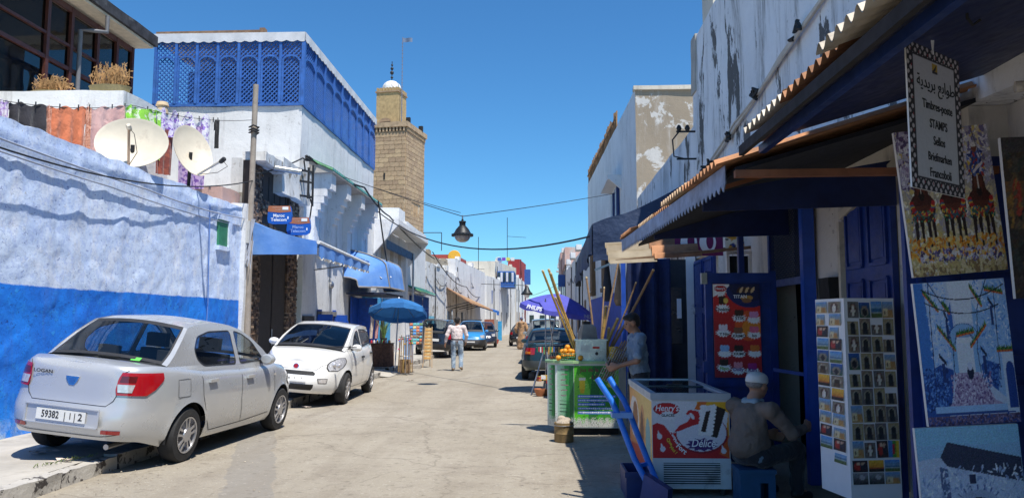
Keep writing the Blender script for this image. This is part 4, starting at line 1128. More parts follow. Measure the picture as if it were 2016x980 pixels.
# roofs of corrugated sheets
CORR = [mat('rusty_corrugated_sheet', (.36, .17, .08), .85, var=.5, vs=3, bump=.2, dirt=.3), mat('tan_corrugated_sheet', (.52, .36, .22), .8, var=.3, vs=3, dirt=.25), mat('bleached_corrugated_sheet', (.66, .58, .46), .75, var=.2, vs=3, dirt=.3)]
def roof_part(parent, y0, y1, e0, e1, wall_z, mats, pitch=.10, amp=.024, sheet_w=.82):
    """sheets from the eave (x, z at y0 and y1) up to the wall"""
    y = y0; k = 0
    while y < y1 - .05:
        ya, yb = y, min(y1, y + sheet_w + .06); over = random.uniform(-.10, .06); lift = random.uniform(.0, .025) + .006 * (k % 2)
        def fn(i, j):
            yy = lerp(ya, yb, i); t = (yy - y0) / (y1 - y0)
            ex, ez = lerp(e0[0], e1[0], t) - over, lerp(e0[1], e1[1], t)
            x = lerp(ex, XR - .01, j); z = lerp(ez, wall_z, (x - lerp(e0[0], e1[0], t)) / (XR - lerp(e0[0], e1[0], t)))
            return Vector((x, yy, z + lift + amp * math.sin(yy / pitch * 2 * math.pi)))
        n = int((yb - ya) / pitch * 8)
        mb = MB().grid(fn, n, 4); mb.grid(lambda i, j: fn(i, j) - Vector((0, 0, .006)), n, 4)
        mb.build('roof_sheet', mats[k % len(mats)], parent, smooth=60)
        y += sheet_w; k += 1
r1 = thing('lean_to_roof', 'near lean-to roof of corrugated sheets with a navy ceiling over the paintings', 'roof', (0, 0, 0), group='lean-to roofs over the shops')
roof_part(r1, -5, 4.82, (1.20, 2.77), (1.20, 2.74), 3.34, [CORR[0], CORR[2], CORR[0], CORR[1], CORR[2]])
cl = MB(); cl.prism([(1.30, -5, 2.70), (XR + .25, -5, 3.22), (XR + .25, -5, 3.25), (1.30, -5, 2.73)], (0, 9.8, 0)); cl.build('ceiling_board', NAVY, r1, smooth=0)
MB().bar((1.40, -5, 2.70), (1.40, 4.8, 2.68), .04, .05).build('eave_beam', mat('blue_beam_paint', (.010, .03, .13), .4, var=.25), r1)
MB().bar((1.27, -5, 2.69), (1.27, 4.8, 2.67), .03, .06).build('eave_board', mat('sooty_board', (.02, .017, .018), .9, var=.5), r1)
MB().bar((1.22, 4.78, 2.52), (XR, 4.72, 2.52), .05, .045).build('cross_beam', mat('red_brown_beam', (.22, .08, .035), .7, var=.35, vs=4), r1)
MB().path([(1.7, 3.0, 2.84), (1.7, 3.0, 2.80), (1.72, 3.0, 2.77), (1.75, 3.0, 2.79)], .006, 5).build('ceiling_hook', CABLE, r1)
r2 = thing('lean_to_roof', 'rusty lean-to roof with a pale scalloped metal fringe over the freezer', 'roof', (0, 0, 0), group='lean-to roofs over the shops')
roof_part(r2, 4.86, 9.9, (1.16, 2.62), (1.04, 2.66), 3.12, [CORR[0], CORR[1], CORR[0], CORR[1], CORR[0]], sheet_w=1.02)
fm = mat('blue_grey_fringe', (.24, .29, .40), .6, var=.3, vs=6, dirt=.35, dcol=(.1, .08, .07))
fr = MB()
def fringe(i, j):
    y = lerp(4.9, 9.9, i); x = lerp(1.19, 1.05, i); zt = lerp(2.60, 2.645, i)
    s_ = ((i * 5.0 / .115) % 1.0); tooth = .055 * abs(s_ - .5) * 2
    return Vector((x, y, lerp(zt, zt - .17 + tooth, j)))
fr.grid(fringe, 5 * 9 * 6, 2); fr.grid(lambda i, j: fringe(i, j) + Vector((.006, 0, 0)), 270, 2)
fr.build('scalloped_fringe', fm, r2)
cl = MB(); cl.prism([(1.26, 4.9, 2.56), (XR, 4.9, 3.0), (XR, 4.9, 3.03), (1.26, 4.9, 2.59)], (0, 4.95, 0)); cl.build('ceiling_board', mat('black_boards', (.012, .014, .022), .9), r2, smooth=0)
for y, b in ((6.0, 2.46), (8.6, 2.52)):
    mb = MB(); mb.prism([(1.28, y, b + .14), (XR - .02, y, b + .40), (XR - .02, y, b + .04), (1.28, y, b)], (0, .03, 0)); mb.build('side_board', NAVY, r2, smooth=0)
MB().bar((1.22, 5.2, 2.5), (1.6, 5.3, 2.62), .03, .03).build('strut', mat('red_brown_beam', (.22, .08, .035), .7), r2)
MB().bar((2.25, 8.65, 0), (2.25, 8.65, 2.6), .06, .06).build('roof_post', DOORBLUE, r2)
# wall below the near roof: diagonal pipe and soot
MB().bar((XR - .05, 5.3, 2.95), (XR - .05, 7.0, 2.55), .07, .07).build('waste_pipe', mat('cream_pipe', (.5, .45, .36), .7, dirt=.4), label='diagonal cream pipe on the sooty wall under the roof', cat='pipe')
MB().bar((XR - .06, 7.02, .0), (XR - .06, 7.02, 2.5), .06, .05).build('door_conduit', mat('cream_pipe', (.5, .45, .36), .7, dirt=.4), label='vertical cream pipe beside the blue panelled door', cat='pipe')
tb = thing('lamp_tube', 'cream fluorescent tube at the right edge above the paintings', 'lamp', (2.62, 4.15, 2.87))
MB().tube((0, 0, 0), (.55, -.15, .06), .03, n=12).build('tube', mat('cream_tube', (.6, .56, .46), .4), tb); MB().tube((-.03, 0.01, 0), (.0, 0, .0), .032, n=12).build('end_cap', CREAM, tb)

# cables and brackets on the tall wall
def wallcable(label, pts, r, m): return cable(pts, r, m, label, .03, 10)
wallcable('pale bundle of cables sloping along the tall streaked wall', [(XR - .03, 4.6, 5.05), (XR - .04, 8.6, 4.62), (XR - .04, 10.6, 4.34), (XR - .04, 13.7, 4.02)], .028, mat('pale_cable', (.5, .47, .42), .8))
wallcable('second strand of the pale cables on the tall streaked wall', [(XR - .06, 4.6, 5.10), (XR - .05, 8.6, 4.57), (XR - .07, 10.6, 4.38), (XR - .05, 13.7, 4.05)], .016, mat('pale_cable', (.5, .47, .42), .8))
wallcable('black cable along the low parapet beyond the tall wall', [(XR - .04, 13.7, 4.02), (XR - .05, 17, 3.9), (XR - .05, 21.5, 3.9)], .03, CABLE)
random.seed(8)
for lab, y, z in (('black cable clamp high on the streaked wall', 8.0, 4.68), ('black cable clamp in the middle of the streaked wall', 9.6, 4.48), ('knot of black cable junctions low on the streaked wall', 11.0, 4.30), ('black cable clamp beside the lamp bracket', 12.2, 4.15)):
    mb = MB()
    for k in range(5): q_ = Vector((XR - .05, y + random.uniform(-.1, .1), z + random.uniform(-.05, .05))); mb.path([q_, q_ + Vector((-.05, random.uniform(-.1, .1), random.uniform(-.09, .05))), q_ + Vector((-.02, random.uniform(-.12, .12), random.uniform(-.12, .06)))], .022, 6)
    mb.build('cable_clamp', CABLE, label=lab, cat='cable clamp')
wl_ = thing('wall_lantern', 'small black lantern on a bracket under the cable of the streaked wall', 'lamp', (XR, 11.6, 3.75))
MB().bar((0, 0, .2), (-.35, 0, .2), .03, .03).build('bracket', CABLE, wl_); MB().lathe([(.02, .2), (.06, .15), (.10, .02), (.085, -.02), (0, -.02)], 12, c=(-.3, 0, 0)).build('hood', CABLE, wl_)
MB().lathe([(.06, -.02), (.055, -.18), (0, -.2)], 10, c=(-.3, 0, 0)).build('bulb', LETTER, wl_); MB().bar((0, .3, .0), (-.3, .3, .0), .02, .02).build('second_bracket', CABLE, wl_)
ib = thing('cable_bracket', 'iron bracket with insulators at the far end of the tall wall', 'bracket', (XR, 13.6, 4.75))
MB().bar((.0, 0, .25), (-.35, 0, .25), .03, .03).build('arm', CABLE, ib); MB().bar((0, 0, -.25), (-.35, 0, -.25), .03, .03).build('arm', CABLE, ib); MB().path([(-.3, 0, .25), (-.42, 0, .1), (-.4, 0, -.2), (-.2, 0, -.25)], .014).build('loop_wire', CABLE, ib)
for x in (-.15, -.3): MB().lathe([(.03, 0), (.05, .05), (.03, .1), (0, .12)], 10, c=(x, 0, .26)).build('insulator', CABLE, ib)

# low parapet wall and the tall plain house beyond
MB().rbox(XR, XR + 1.2, 13.76, 22.0, 0, 5.14, .5, .03).build('parapet_building', WHITE_STREAK, label='low streaked white wall between the tall shop building and the bare beige gable', cat='building')
ch = thing('gabled_house', 'plain white house with a bare beige end wall facing the camera', 'house', (0, 0, 0))
sd = MB()
def qd(y): return XR - .027 * (y - 22.1)
def cside(i, j):
    y = lerp(22.1, 38, i); return Vector((qd(y) + .02 * noise.noise(Vector((0, y, j * 6))), y, lerp(2.6, 8.42, j)))
sd.grid(cside, 30, 12); sd.grid(lambda i, j: Vector((lerp(qd(22.1), 9, i), lerp(22.1, 38, j), 8.42)), 4, 4); sd.box(qd(38), 9, 37.9, 38, 0, 8.4)
sd.build('side_wall', WHITE_CLEAN, ch)
MB().grid(lambda i, j: Vector((qd(lerp(22.1, 38, i)) - .004, lerp(22.1, 38, i), lerp(0, 2.62, j))), 20, 4).build('blue_dado', mat('ultramarine_dado', (.05, .09, .42), .8, var=.2, dirt=.2), ch)
MB().grid(lambda i, j: Vector((lerp(qd(22.1), 9, i), 22.09 + .02 * noise.noise(Vector((i * 9, 0, j * 6))), lerp(0, 8.42, j))), 20, 16).build('beige_end_wall', BEIGE, ch)
cp = MB(); cp.rbox(qd(22.1) - .05, 9, 22.02, 22.3, 8.38, 8.50, .6, .02); cp.build('coping', CREAM, ch)
MB().rbox(2.25, 2.75, 25.4, 28.4, 6.35, 6.5, .4, .015).build('window_hood', WHITE_CLEAN, ch); MB().prism([(2.72, 25.4, 6.0), (2.72, 25.4, 6.36), (2.3, 25.4, 6.36)], (0, .15, 0)).build('hood_bracket', WHITE_CLEAN, ch)
for y in (25.9, 27.3):
    w = MB().box(2.60, 2.69, y, y + .75, 4.6, 6.2).build('window', mat('deep_blue_shutter', (.01, .03, .14), .6), ch)
    MB().box(2.585, 2.60, y + .3, y + .42, 4.6, 6.2).build('window_bar', WHITEPAINT, w)
BS = mat('brown_lattice_shutter', (.20, .11, .05), .8, var=.3)
for y in (29.5, 34.5):
    w = MB().box(qd(y) - .16, qd(y), y, y + 1.3, 2.9, 4.9).build('window', BS, ch)
    MB().box(qd(y) - .22, qd(y), y - .08, y + 1.38, 2.75, 2.9).build('sill', BS, w)
    for k in range(4): MB().box(qd(y) - .175, qd(y) - .16, y + .04 + k * .33, y + .27 + k * .33, 3.0, 4.8).build('shutter_panel', BS, w)
rs = thing('reed_screen', 'brown reed screen standing on the roof edge of the plain white house', 'screen', (0, 0, 0))
rd_ = MB(); random.seed(4)
for k in range(150):
    y = 26.6 + k * .075; x = qd(y) + .03
    rd_.bar((x, y, 8.4), (x + random.uniform(-.03, .03), y + random.uniform(-.04, .04), 8.95 + random.uniform(-.12, .2)), .05, .03)
o = rd_.build('reeds', mat('dry_reed', (.24, .14, .07), .95, var=.45, vs=2), rs); o['kind'] = 'stuff'
MB().bar((qd(26) - .02, 26.6, 8.8), (qd(38) - .02, 37.8, 8.8), .04, .04).build('screen_rail', WOOD, rs)

# the dark blue tarpaulin awning over the next shop
TARP = NT('dark_blue_tarpaulin')
_c = TARP.mix(TARP.ramp(TARP.noise(1.5, 5), .35, .7), (.010, .026, .075), (.03, .055, .12))
_c = TARP.mix(TARP.ramp(TARP.noise(14, 5, .7), .6, .75, 0, .35), _c, (.14, .16, .2))
TARP.bump(TARP.noise(2.2, 4), .7, .08)
TARPM = TARP.out(_c, .6)
a3 = thing('shop_awning', 'dark blue tarpaulin awning with a ragged scalloped front over the cane-juice stall', 'awning', (0, 0, 0), group='awnings')
Q0, Q1 = 14.9, 21.2
def tarp(i, j):
    y = lerp(Q0, Q1, i); x = lerp(XR - .02, 1.02, j)
    return Vector((x, y, lerp(4.25, 3.5 - .25 * i, j) - .07 * math.sin(j * math.pi) + .05 * noise.noise(Vector((i * 4, j * 3, 1)))))
sheet(tarp, 30, 14).build('canvas_top', TARPM, a3)
def tend(i, j):
    a = tarp(0, i); return Vector((a.x, a.y - .02 + .05 * math.sin(i * 9) * j, lerp(a.z, 2.72 + .05 * abs(math.sin(i * 12)) + .2 * (1 - i), j)))
mb = MB().grid(tend, 30, 8); mb.grid(lambda i, j: tend(i, j) + Vector((0, .015, 0)), 30, 8); mb.build('end_curtain', TARPM, a3)
def tfront(i, j):
    a = tarp(i, 1); return Vector((a.x - .02 - .06 * math.sin(i * 14) * j, a.y, lerp(a.z, a.z - .62 - .05 * i + .06 * abs(math.sin(i * 30)), j)))
mb = MB().grid(tfront, 60, 6); mb.grid(lambda i, j: tfront(i, j) + Vector((.015, 0, 0)), 60, 6); mb.build('front_valance', TARPM, a3)
for y in (Q0 + .15, Q1 - .1):
    MB().bar((1.06, y, 0), (1.06, y, 3.2), .05, .05).build('awning_post', mat('dark_post', (.05, .05, .055), .6), a3) if y > 16 else MB().bar((1.06, y, 2.6), (XR, y, 3.3), .04, .04).build('awning_arm', METAL, a3)
cu = MB()
def curt(i, j): return Vector((lerp(1.42, 2.12, i), 12.6 + .06 * math.sin(i * 18), lerp(.1, 2.62, j)))
cu.grid(curt, 30, 6); cu.grid(lambda i, j: curt(i, j) + Vector((0, .02, 0)), 30, 6)
cu.build('shop_curtain', mat('dark_blue_curtain', (.006, .016, .07), .9, var=.3), label='dark blue curtain hanging behind the young man', cat='curtain')
MB().bar((1.35, 12.58, 0), (1.35, 12.58, 2.9), .07, .07).build('stall_post', mat('bright_post_paint', (.015, .07, .38), .4), label='blue post at the left edge of the dark blue curtain', cat='post')
ck = thing('kiosk_front', 'narrow dark kiosk front with a glazed door between white jambs', 'kiosk', (0, 13.7, 0))
MB().rbox(2.13, 2.24, 0, .15, 0, 2.75, .3, .01).build('jamb', WHITEPAINT, ck); MB().rbox(2.60, 2.74, 0.02, .15, 0, 2.75, .3, .01).build('jamb', WHITEPAINT, ck)
MB().box(2.24, 2.60, .05, .12, 0, 2.7).build('door', mat('black_door_paint', (.018, .022, .03), .6, var=.3), ck); MB().box(2.30, 2.52, .03, .05, 1.2, 2.2).build('door_glass', DARKGLASS, ck)
MB().box(2.42, 2.50, .02, .03, 1.65, 2.0).build('paper_notice', LETTER, ck); MB().bar((2.28, .0, 0), (2.28, .0, 1.1), .06, .05).build('side_plank', WOOD, ck)
ps = thing('shop_banner', 'purple banner with large white curved letters under the lean-to roof', 'banner', (1.86, 10.6, 2.50), (0, 0, 0))
MB().box(0, .66, 0, .02, 0, .30).build('cloth', mat('purple_banner', (.16, .012, .09), .7), ps)
for cx in (.19, .45):
    mb = MB()
    n = 18
    ring = [(cx + .115 * math.cos(t * 2 * math.pi / n), .185 + .15 * math.sin(t * 2 * math.pi / n)) for t in range(n)]
    inn = [(cx + .03 + .05 * math.cos(t * 2 * math.pi / n), .20 + .11 * math.sin(t * 2 * math.pi / n)) for t in range(n)]
    mb.add([(a, -.004, min(b, .298)) for a, b in ring] + [(a, -.004, min(b, .298)) for a, b in inn], [(k, (k + 1) % n, (k + 1) % n + n, k + n) for k in range(n)])
    mb.build('lettering', LETTER, ps, smooth=0)
cv = Canvas(24, 20, (225, 215, 190)); cv.dabs(26, [(40, 60, 130), (210, 150, 40), (30, 30, 40), (240, 235, 220)], r=.1, asp=.8)
st_ = link('shop_sticker', picture_mesh('shop_sticker', cv, .30, .24), label='small patterned notice beside the purple banner', cat='notice', loc=(2.54, 10.55, 2.52))
# small window above the blue plank door
sw = thing('shop_window', 'small white-framed window above the blue plank door', 'window', (0, 0, 0))
MB().box(2.38, 2.62, 9.72, 9.76, 1.95, 2.42).build('pane', DARKGLASS, sw)
for a, b in (((2.36, 9.7, 1.93), (2.36, 9.7, 2.46)), ((2.64, 9.7, 1.93), (2.64, 9.7, 2.46)), ((2.34, 9.7, 2.46), (2.66, 9.7, 2.46)), ((2.5, 9.7, 1.95), (2.5, 9.7, 2.45))): MB().bar(a, b, .035, .04).build('frame', WHITEPAINT, sw)
# translucent corrugated canopy over the juice counter
FG = NT('yellowed_fibreglass')
_tr = FG.n('ShaderNodeBsdfTranslucent'); _tr.inputs[0].default_value = (.45, .34, .18, 1)
_mx = FG.n('ShaderNodeMixShader'); _mx.inputs[0].default_value = .5
FG.l(FG.mix(FG.ramp(FG.noise(4, 5), .35, .65), (.50, .42, .29), (.30, .23, .14)), FG.b.inputs['Base Color'])
_o = [x for x in FG.t.nodes if x.type == 'OUTPUT_MATERIAL'][0]
FG.l(FG.b.outputs[0], _mx.inputs[1]); FG.l(_tr.outputs[0], _mx.inputs[2]); FG.l(_mx.outputs[0], _o.inputs[0])
fg = thing('corrugated_canopy', 'small yellowed corrugated canopy sheet jutting out over the cane-juice counter', 'canopy', (0, 0, 0))
def fgf(i, j):
    x = lerp(.92, 1.55, i); y = lerp(10.2, 10.95, j)
    return Vector((x, y, 2.36 + .05 * (x - .92) + .36 * j + .05 * math.sin(j * 2 * math.pi * 3)))
mb = MB().grid(fgf, 8, 48); mb.build('sheet', FG.m, fg, smooth=80)
mb = MB().grid(lambda i, j: fgf(i, j) + Vector((.6, 0, .07)), 8, 48); mb.build('sheet', CORR[0], fg, smooth=80)
MB().bar((1.0, 10.25, 2.40), (XR, 10.25, 2.58), .04, .04).build('rail', WOOD, fg); MB().bar((1.0, 11.2, 2.48), (XR, 11.2, 2.66), .04, .04).build('rail', WOOD, fg)

# ============================================================ poster leaf, seat, freezer
pd = thing('shop_door', 'open dark blue shop door carrying the red ice-cream poster', 'door', (1.78, 8.34, 0))
MB().box(0, .76, .02, .06, .12, 2.12).build('leaf', DOORBLUE, pd)
for x0, x1, z0, z1 in ((0, .07, .12, 2.14), (.69, .76, .12, 2.14), (.07, .69, 2.02, 2.12), (.07, .69, .90, .98), (.07, .69, .12, .2)):
    MB().box(x0, x1, -.0, .02, z0, z1).build('rail', DOORBLUE, pd)
for z in (.4, 1.05, 2.0): MB().box(-.04, .02, -.01, .05, z, z + .12).build('hinge', METAL if z > 1.5 else DOORBLUE, pd)
random.seed(3)
cv = Canvas(70, 140, (190, 25, 30)); cv.grad((150, 20, 40), (215, 40, 30), 60)
cv.ell(.75, .55, .30, .16, (225, 90, 30)); cv.ell(.8, .52, .2, .1, (235, 140, 40)); cv.ell(.78, .97, .52, .225, (25, 35, 95)); cv.ell(.78, 1.0, .44, .19, (18, 25, 70)); cv.poly([(0, .86), (.16, .9), (.34, .97), (.36, 1), (0, 1)], (240, 235, 230))
cv.star(.16, .92, .14, .07, (245, 240, 235)); cv.ell(.16, .95, .13, .035, (190, 20, 30))
for x, y, c in ((.2, .78, (60, 35, 20)), (.55, .68, (70, 40, 25)), (.86, .66, (225, 150, 190)), (.2, .52, (240, 225, 230)), (.52, .49, (140, 90, 60)), (.86, .50, (235, 110, 140)), (.22, .30, (150, 190, 230)), (.52, .30, (50, 30, 25)), (.86, .30, (220, 120, 40)), (.2, .15, (45, 30, 20)), (.5, .12, (235, 150, 160)), (.8, .11, (180, 40, 130))):
    cv.star(x, y - .045, .17, .05, (245, 243, 240))
    if y > .7: cv.rect(x - .08, x + .06, y, y + .085, c); cv.ell(x + .07, y + .04, .05, .03, (240, 200, 90))
    else:
        for k in (-1, 0, 1): cv.ell(x + k * .055, y + .01, .045, .035, c, k * .3)
for k in range(6): cv.ell(.55 + k * .06, .935, .05, .022, ((70, 40, 25), (225, 190, 140))[k % 2], .5)
cv.ell(.72, .85, .13, .028, (200, 150, 70)); cv.ell(.72, .82, .10, .025, (150, 100, 60)); cv.speck(6)
po = link('advert_poster', picture_mesh('advert_poster', cv, .50, 1.0), label='tall red ice-cream poster on the dark blue shop door', cat='poster', loc=(1.86, 8.335, 1.0))
for s_, x, z, sz, c in (("Henry's", .08, .95, .034, LETTER), ('TITAN', .29, .862, .05, LETTER), ('Chokito', .10, .725, .05, INK), ('STIK', .28, .63, .05, INK), ('Y Nin', .11, .46, .042, INK), ('KRIMO', .27, .44, .045, INK), ('Iso', .43, .445, .045, INK), ('KRIMO', .27, .25, .042, INK), ('Flipo', .10, .095, .05, mat('lime_print', (.3, .5, .05), .6)), ('Dolly', .25, .085, .05, mat('purple_print_ink', (.15, .02, .25), .6)), ('Kim', .40, .08, .055, mat('purple_print_ink', (.15, .02, .25), .6))):
    text(s_, sz, (x, -.0015, z), c, po, bold=.02)
# freezer
FW = mat('freezer_enamel', (.62, .63, .64), .4, var=.06, dirt=.2)
fz = thing('ice_cream_freezer', 'white chest freezer with a red and yellow ice-cream print under the lean-to roof', 'freezer', (1.03, 7.27, .06))
W2, D2, H2 = .72, 1.80, .87
MB().box(0, W2, .012, D2, .0, H2 - .06).build('cabinet', FW, fz)
for x in (.06, W2 - .06):
    for y in (.08, D2 - .08): MB().tube((x, y, -.06), (x, y, .0), .03).build('foot', TRIM, fz)
tf = MB()
for a, b in (((-.012, -.004), (W2 + .012, .05)), ((-.012, D2 - .05), (W2 + .012, D2 + .01)), ((-.012, .05), (.045, D2 - .05)), ((W2 - .045, .05), (W2 + .012, D2 - .05))): tf.box(a[0], b[0], a[1], b[1], H2 - .06, H2)
tf.build('top_frame', mat('grey_plastic_frame', (.42, .44, .47), .45), fz)
for y0, y1, z in ((.05, 1.0, H2 - .025), (.92, D2 - .05, H2 - .012)):
    gl_ = MB().box(.045, W2 - .045, y0, y1, z, z + .008).build('sliding_lid', glass('freezer_glass', (.35, .42, .46), .03, .6), fz)
    MB().bar((.05, y1 - .02, z + .012), (W2 - .05, y1 - .02, z + .012), .03, .012).build('lid_rim', WHITEPAINT, gl_)
    MB().box(.3, .46, y0 + .02, y0 + .06, z + .008, z + .02).build('handle', TRIM, gl_)
MB().box(.06, W2 - .06, .1, D2 - .1, .5, .56).build('ice_cream_boxes', mat('coloured_wrappers', (.25, .22, .28), .5, var=.9, vs=12), fz)
cv = Canvas(110, 90, (225, 222, 225))
rd1 = (196, 26, 34)
cv.poly([(0, 0), (1, 0), (1, .35), (.86, .18), (.72, .12), (.55, .16), (.44, .3), (.30, .44), (.22, .46), (.15, .58), (.06, .62), (0, .58)], rd1)
cv.poly([(.28, .42), (.36, .56), (.44, .62), (.48, .70), (.44, .78), (.47, .84), (.55, .84), (.62, .76), (.62, .55), (.45, .50), (.34, .44)], rd1)
cv.poly([(.58, 1), (.63, .84), (.8, .9), (1, .8), (1, 1)], (236, 176, 30)); cv.poly([(.55, .86), (.6, .98), (.63, 1), (.72, 1), (.66, .84)], (225, 110, 30))
cv.poly([(.96, .1), (1, .05), (1, .9), (.97, .6)], (235, 165, 40)); cv.poly([(.86, .08), (1, .0), (1, .42), (.93, .30)], (215, 90, 30))
cv.ell(.64, .43, .34, .345, (150, 20, 40)); cv.ell(.635, .45, .325, .33, (222, 218, 226)); cv.poly([(.30, .47), (.36, .56), (.46, .62), (.62, .60), (.66, .84), (.3, .7)], (222, 218, 226)); cv.poly([(.28, .46), (.36, .58), (.45, .63), (.5, .72), (.46, .8), (.49, .85), (.6, .83), (.63, .7), (.6, .6), (.5, .56), (.36, .48)], rd1)
cv.ell(.52, .74, .025, .06, (225, 222, 225), .4)
for x, y in ((.09, .38), (.13, .16), (.92, .13)): cv.ell(x, y, .035, .05, (226, 222, 226)); cv.poly([(x - .03, y + .02), (x - .02, y + .11), (x + .02, y + .02)], (226, 222, 226))
cv.poly([(.80, .94), (.96, .86), (.84, .36), (.70, .40)], (40, 22, 18)); cv.poly([(.70, .92), (.82, .95), (.76, .38), (.64, .42)], (232, 226, 224))
for k in range(8): cv.ell(.67 + k * -.004, .90 - k * .066, .05, .042, (238, 234, 232)); cv.ell(.80 - k * .008, .90 - k * .066, .045, .040, (240, 236, 234))
cv.poly([(.70, .82), (.76, .84), (.69, .46), (.63, .47)], (46, 26, 20))
cv.ell(.185, .86, .17, .115, (150, 16, 26)); cv.ell(.185, .862, .155, .10, (200, 24, 34)); cv.star(.20, .75, .11, .085, (232, 230, 232), 12, .72)
cv.star(.64, .24, .22, .12, (72, 34, 110), 11, .72); cv.speck(4)
pf = link('front_print', picture_mesh('front_print', cv, W2 - .01, .52), fz, loc=(.005, .010, .275))
text("Henry's", .078, (.135, -.0015, .455), LETTER, pf, bold=.012, shear=.2, squeeze=.9); text('GLACES', .034, (.145, -.0015, .39), INK, pf, bold=.02)
text('Délice', .098, (.465, -.0015, .135), LETTER, pf, bold=.012, shear=.25, squeeze=.88)
for s_, x, z, a, sz, c in (("C'est", .185, .215, 55, .036, LETTER), ('Plus', .215, .155, 50, .036, LETTER), ('Fort', .265, .085, 42, .062, LETTER), ('Que', .155, .15, 55, .040, mat('yellow_print', (.75, .55, .05), .6)), ('Moi !', .19, .075, 48, .040, mat('yellow_print', (.75, .55, .05), .6))):
    text(s_, sz, (x, -.0015, z), c, pf, rot=(0, R(a), 0), bold=.03)
cv = Canvas(60, 40, (205, 205, 205)); cv.grad((215, 120, 70), (225, 190, 110), 30); cv.ell(.25, .6, .22, .3, (225, 215, 205)); cv.ell(.3, .62, .12, .22, (150, 90, 50)); cv.ell(.62, .5, .12, .36, (205, 140, 80)); cv.ell(.6, .5, .07, .28, (110, 60, 35)); cv.ell(.85, .45, .1, .3, (120, 170, 170)); cv.poly([(0, 0), (1, 0), (1, .2), (.5, .28), (0, .15)], (195, 60, 40)); cv.speck(5)
link('side_print', picture_mesh('side_print', cv, D2 - .03, .74), fz, loc=(-.0005, D2 - .01, .05), rot=(0, 0, R(-90)))
MB().box(.0, W2, .0, .011, .0, .268).build('grille_panel', FW, fz)
MB().box(.10, W2 - .1, -.002, .0, .035, .235).build('grille_opening', BLACK, fz)
for k in range(10): MB().bar((.09, -.006, .04 + k * .0205), (W2 - .09, -.006, .04 + k * .0205), .006, .009).build('louvre', FW, fz)
# low stool, dolly
sb = mat('blue_plastic_stool', (.012, .075, .17), .5, var=.15)
so = thing('plastic_stool', 'low blue plastic stool under the seated man', 'stool', (1.88, 7.0, 0))
MB().rbox(-.16, .16, -.15, .15, .28, .315, .1, .004).build('seat', sb, so)
for x0, x1, y0, y1 in ((-.15, -.12, -.14, .14), (.12, .15, -.14, .14), (-.12, .12, .115, .14)): MB().box(x0, x1, y0, y1, 0, .28).build('side_panel', sb, so)
fp = MB(); fp.box(-.12, .02, -.14, -.115, 0, .28); fp.box(.09, .12, -.14, -.115, 0, .28); fp.box(.02, .09, -.14, -.115, .20, .28); fp.box(.02, .09, -.14, -.115, 0, .05); fp.build('slotted_panel', sb, so)
ht = thing('hand_truck', 'bright blue tubular sack trolley leaning beside the freezer', 'trolley', (0, 0, 0))
hb = mat('bright_blue_tape', (.012, .16, .62), .45, var=.2, vs=12, bump=.3)
for dx, dy, nm in ((0, 0, 'rail'), (.115, .10, 'rail')):
    MB().path([(.50 + dx, 6.92 + dy, 1.09), (.535 + dx, 6.9 + dy, 1.03), (.62 + dx, 6.86 + dy, .90), (.665 + dx, 6.84 + dy, .80), (.70 + dx, 6.82 + dy, .70), (.80 + dx, 6.75 + dy, .42), (1.0 + dx * .6, 6.58 + dy, .03)], .027, 10).build(nm, hb, ht)
MB().rbox(.62, .80, 6.80, 6.96, .755, .80, .05, .004).build('clamp', mat('pale_blue_clamp', (.15, .3, .6), .5), ht)
MB().bar((.83, 6.76, .36), (.93, 6.86, .36), .03, .03).build('cross_bar', hb, ht)
MB().prism([(.80, 6.60, .0), (1.02, 6.48, 0), (1.04, 6.48, .22), (.86, 6.60, .32)], (.05, .06, 0)).build('toe_plate', mat('navy_steel_plate', (.012, .03, .13), .4, var=.3), ht, smooth=0)
cr = thing('crate', 'dark blue plastic crate on the ground behind the sack trolley', 'crate', (.76, 7.05, 0))
bm = MB()
for x0, x1, y0, y1, z0, z1 in ((0, .26, 0, .02, 0, .24), (0, .26, .50, .52, 0, .24), (0, .02, .02, .5, 0, .24), (.24, .26, .02, .5, 0, .24), (.02, .24, .02, .5, 0, .02)): bm.box(x0, x1, y0, y1, z0, z1)
bm.build('box', mat('navy_plastic', (.015, .03, .13), .45), cr); MB().box(-.012, .272, -.012, .0, .2, .25).build('rim', mat('navy_plastic', (.015, .03, .13), .45), cr)
# ------------------------------------------------------------ cars
def rounded(poly, r, k=5):
    P = [Vector(p) for p in poly]; out = []
    n = len(P)
    for i in range(n):
        a, b, c = P[i - 1], P[i], P[(i + 1) % n]
        ra = min(r, (a - b).length * .45, (c - b).length * .45)
        p, q = b + (a - b).normalized() * ra, b + (c - b).normalized() * ra
        for j in range(k + 1):
            t = j / k
            out.append(p * (1 - t) ** 2 + b * 2 * t * (1 - t) + q * t * t)
    return out
def shrink(poly, d):
    """inset a polygon listed counter-clockwise or clockwise by d"""
    P = [Vector(p) for p in poly]; n = len(P)
    area = sum(P[i].x * P[(i + 1) % n].y - P[(i + 1) % n].x * P[i].y for i in range(n))
    sg = 1 if area > 0 else -1; out = []
    for i in range(n):
        a, b, c = P[i - 1], P[i], P[(i + 1) % n]
        e1 = (b - a); e2 = (c - b)
        if e1.length < 1e-6 or e2.length < 1e-6: out.append(b); continue
        n1 = Vector((-e1.y, e1.x)).normalized() * sg; n2 = Vector((-e2.y, e2.x)).normalized() * sg
        m = (n1 + n2)
        if m.length < 1e-4: out.append(b); continue
        m.normalize(); out.append(b + m * (d / max(.4, m.dot(n1))))
    return out
def tess(loops):
    tri = tessellate_polygon([[Vector((p[0], p[1], 0)) for p in l] for l in loops])
    return [tuple(t) for t in tri]

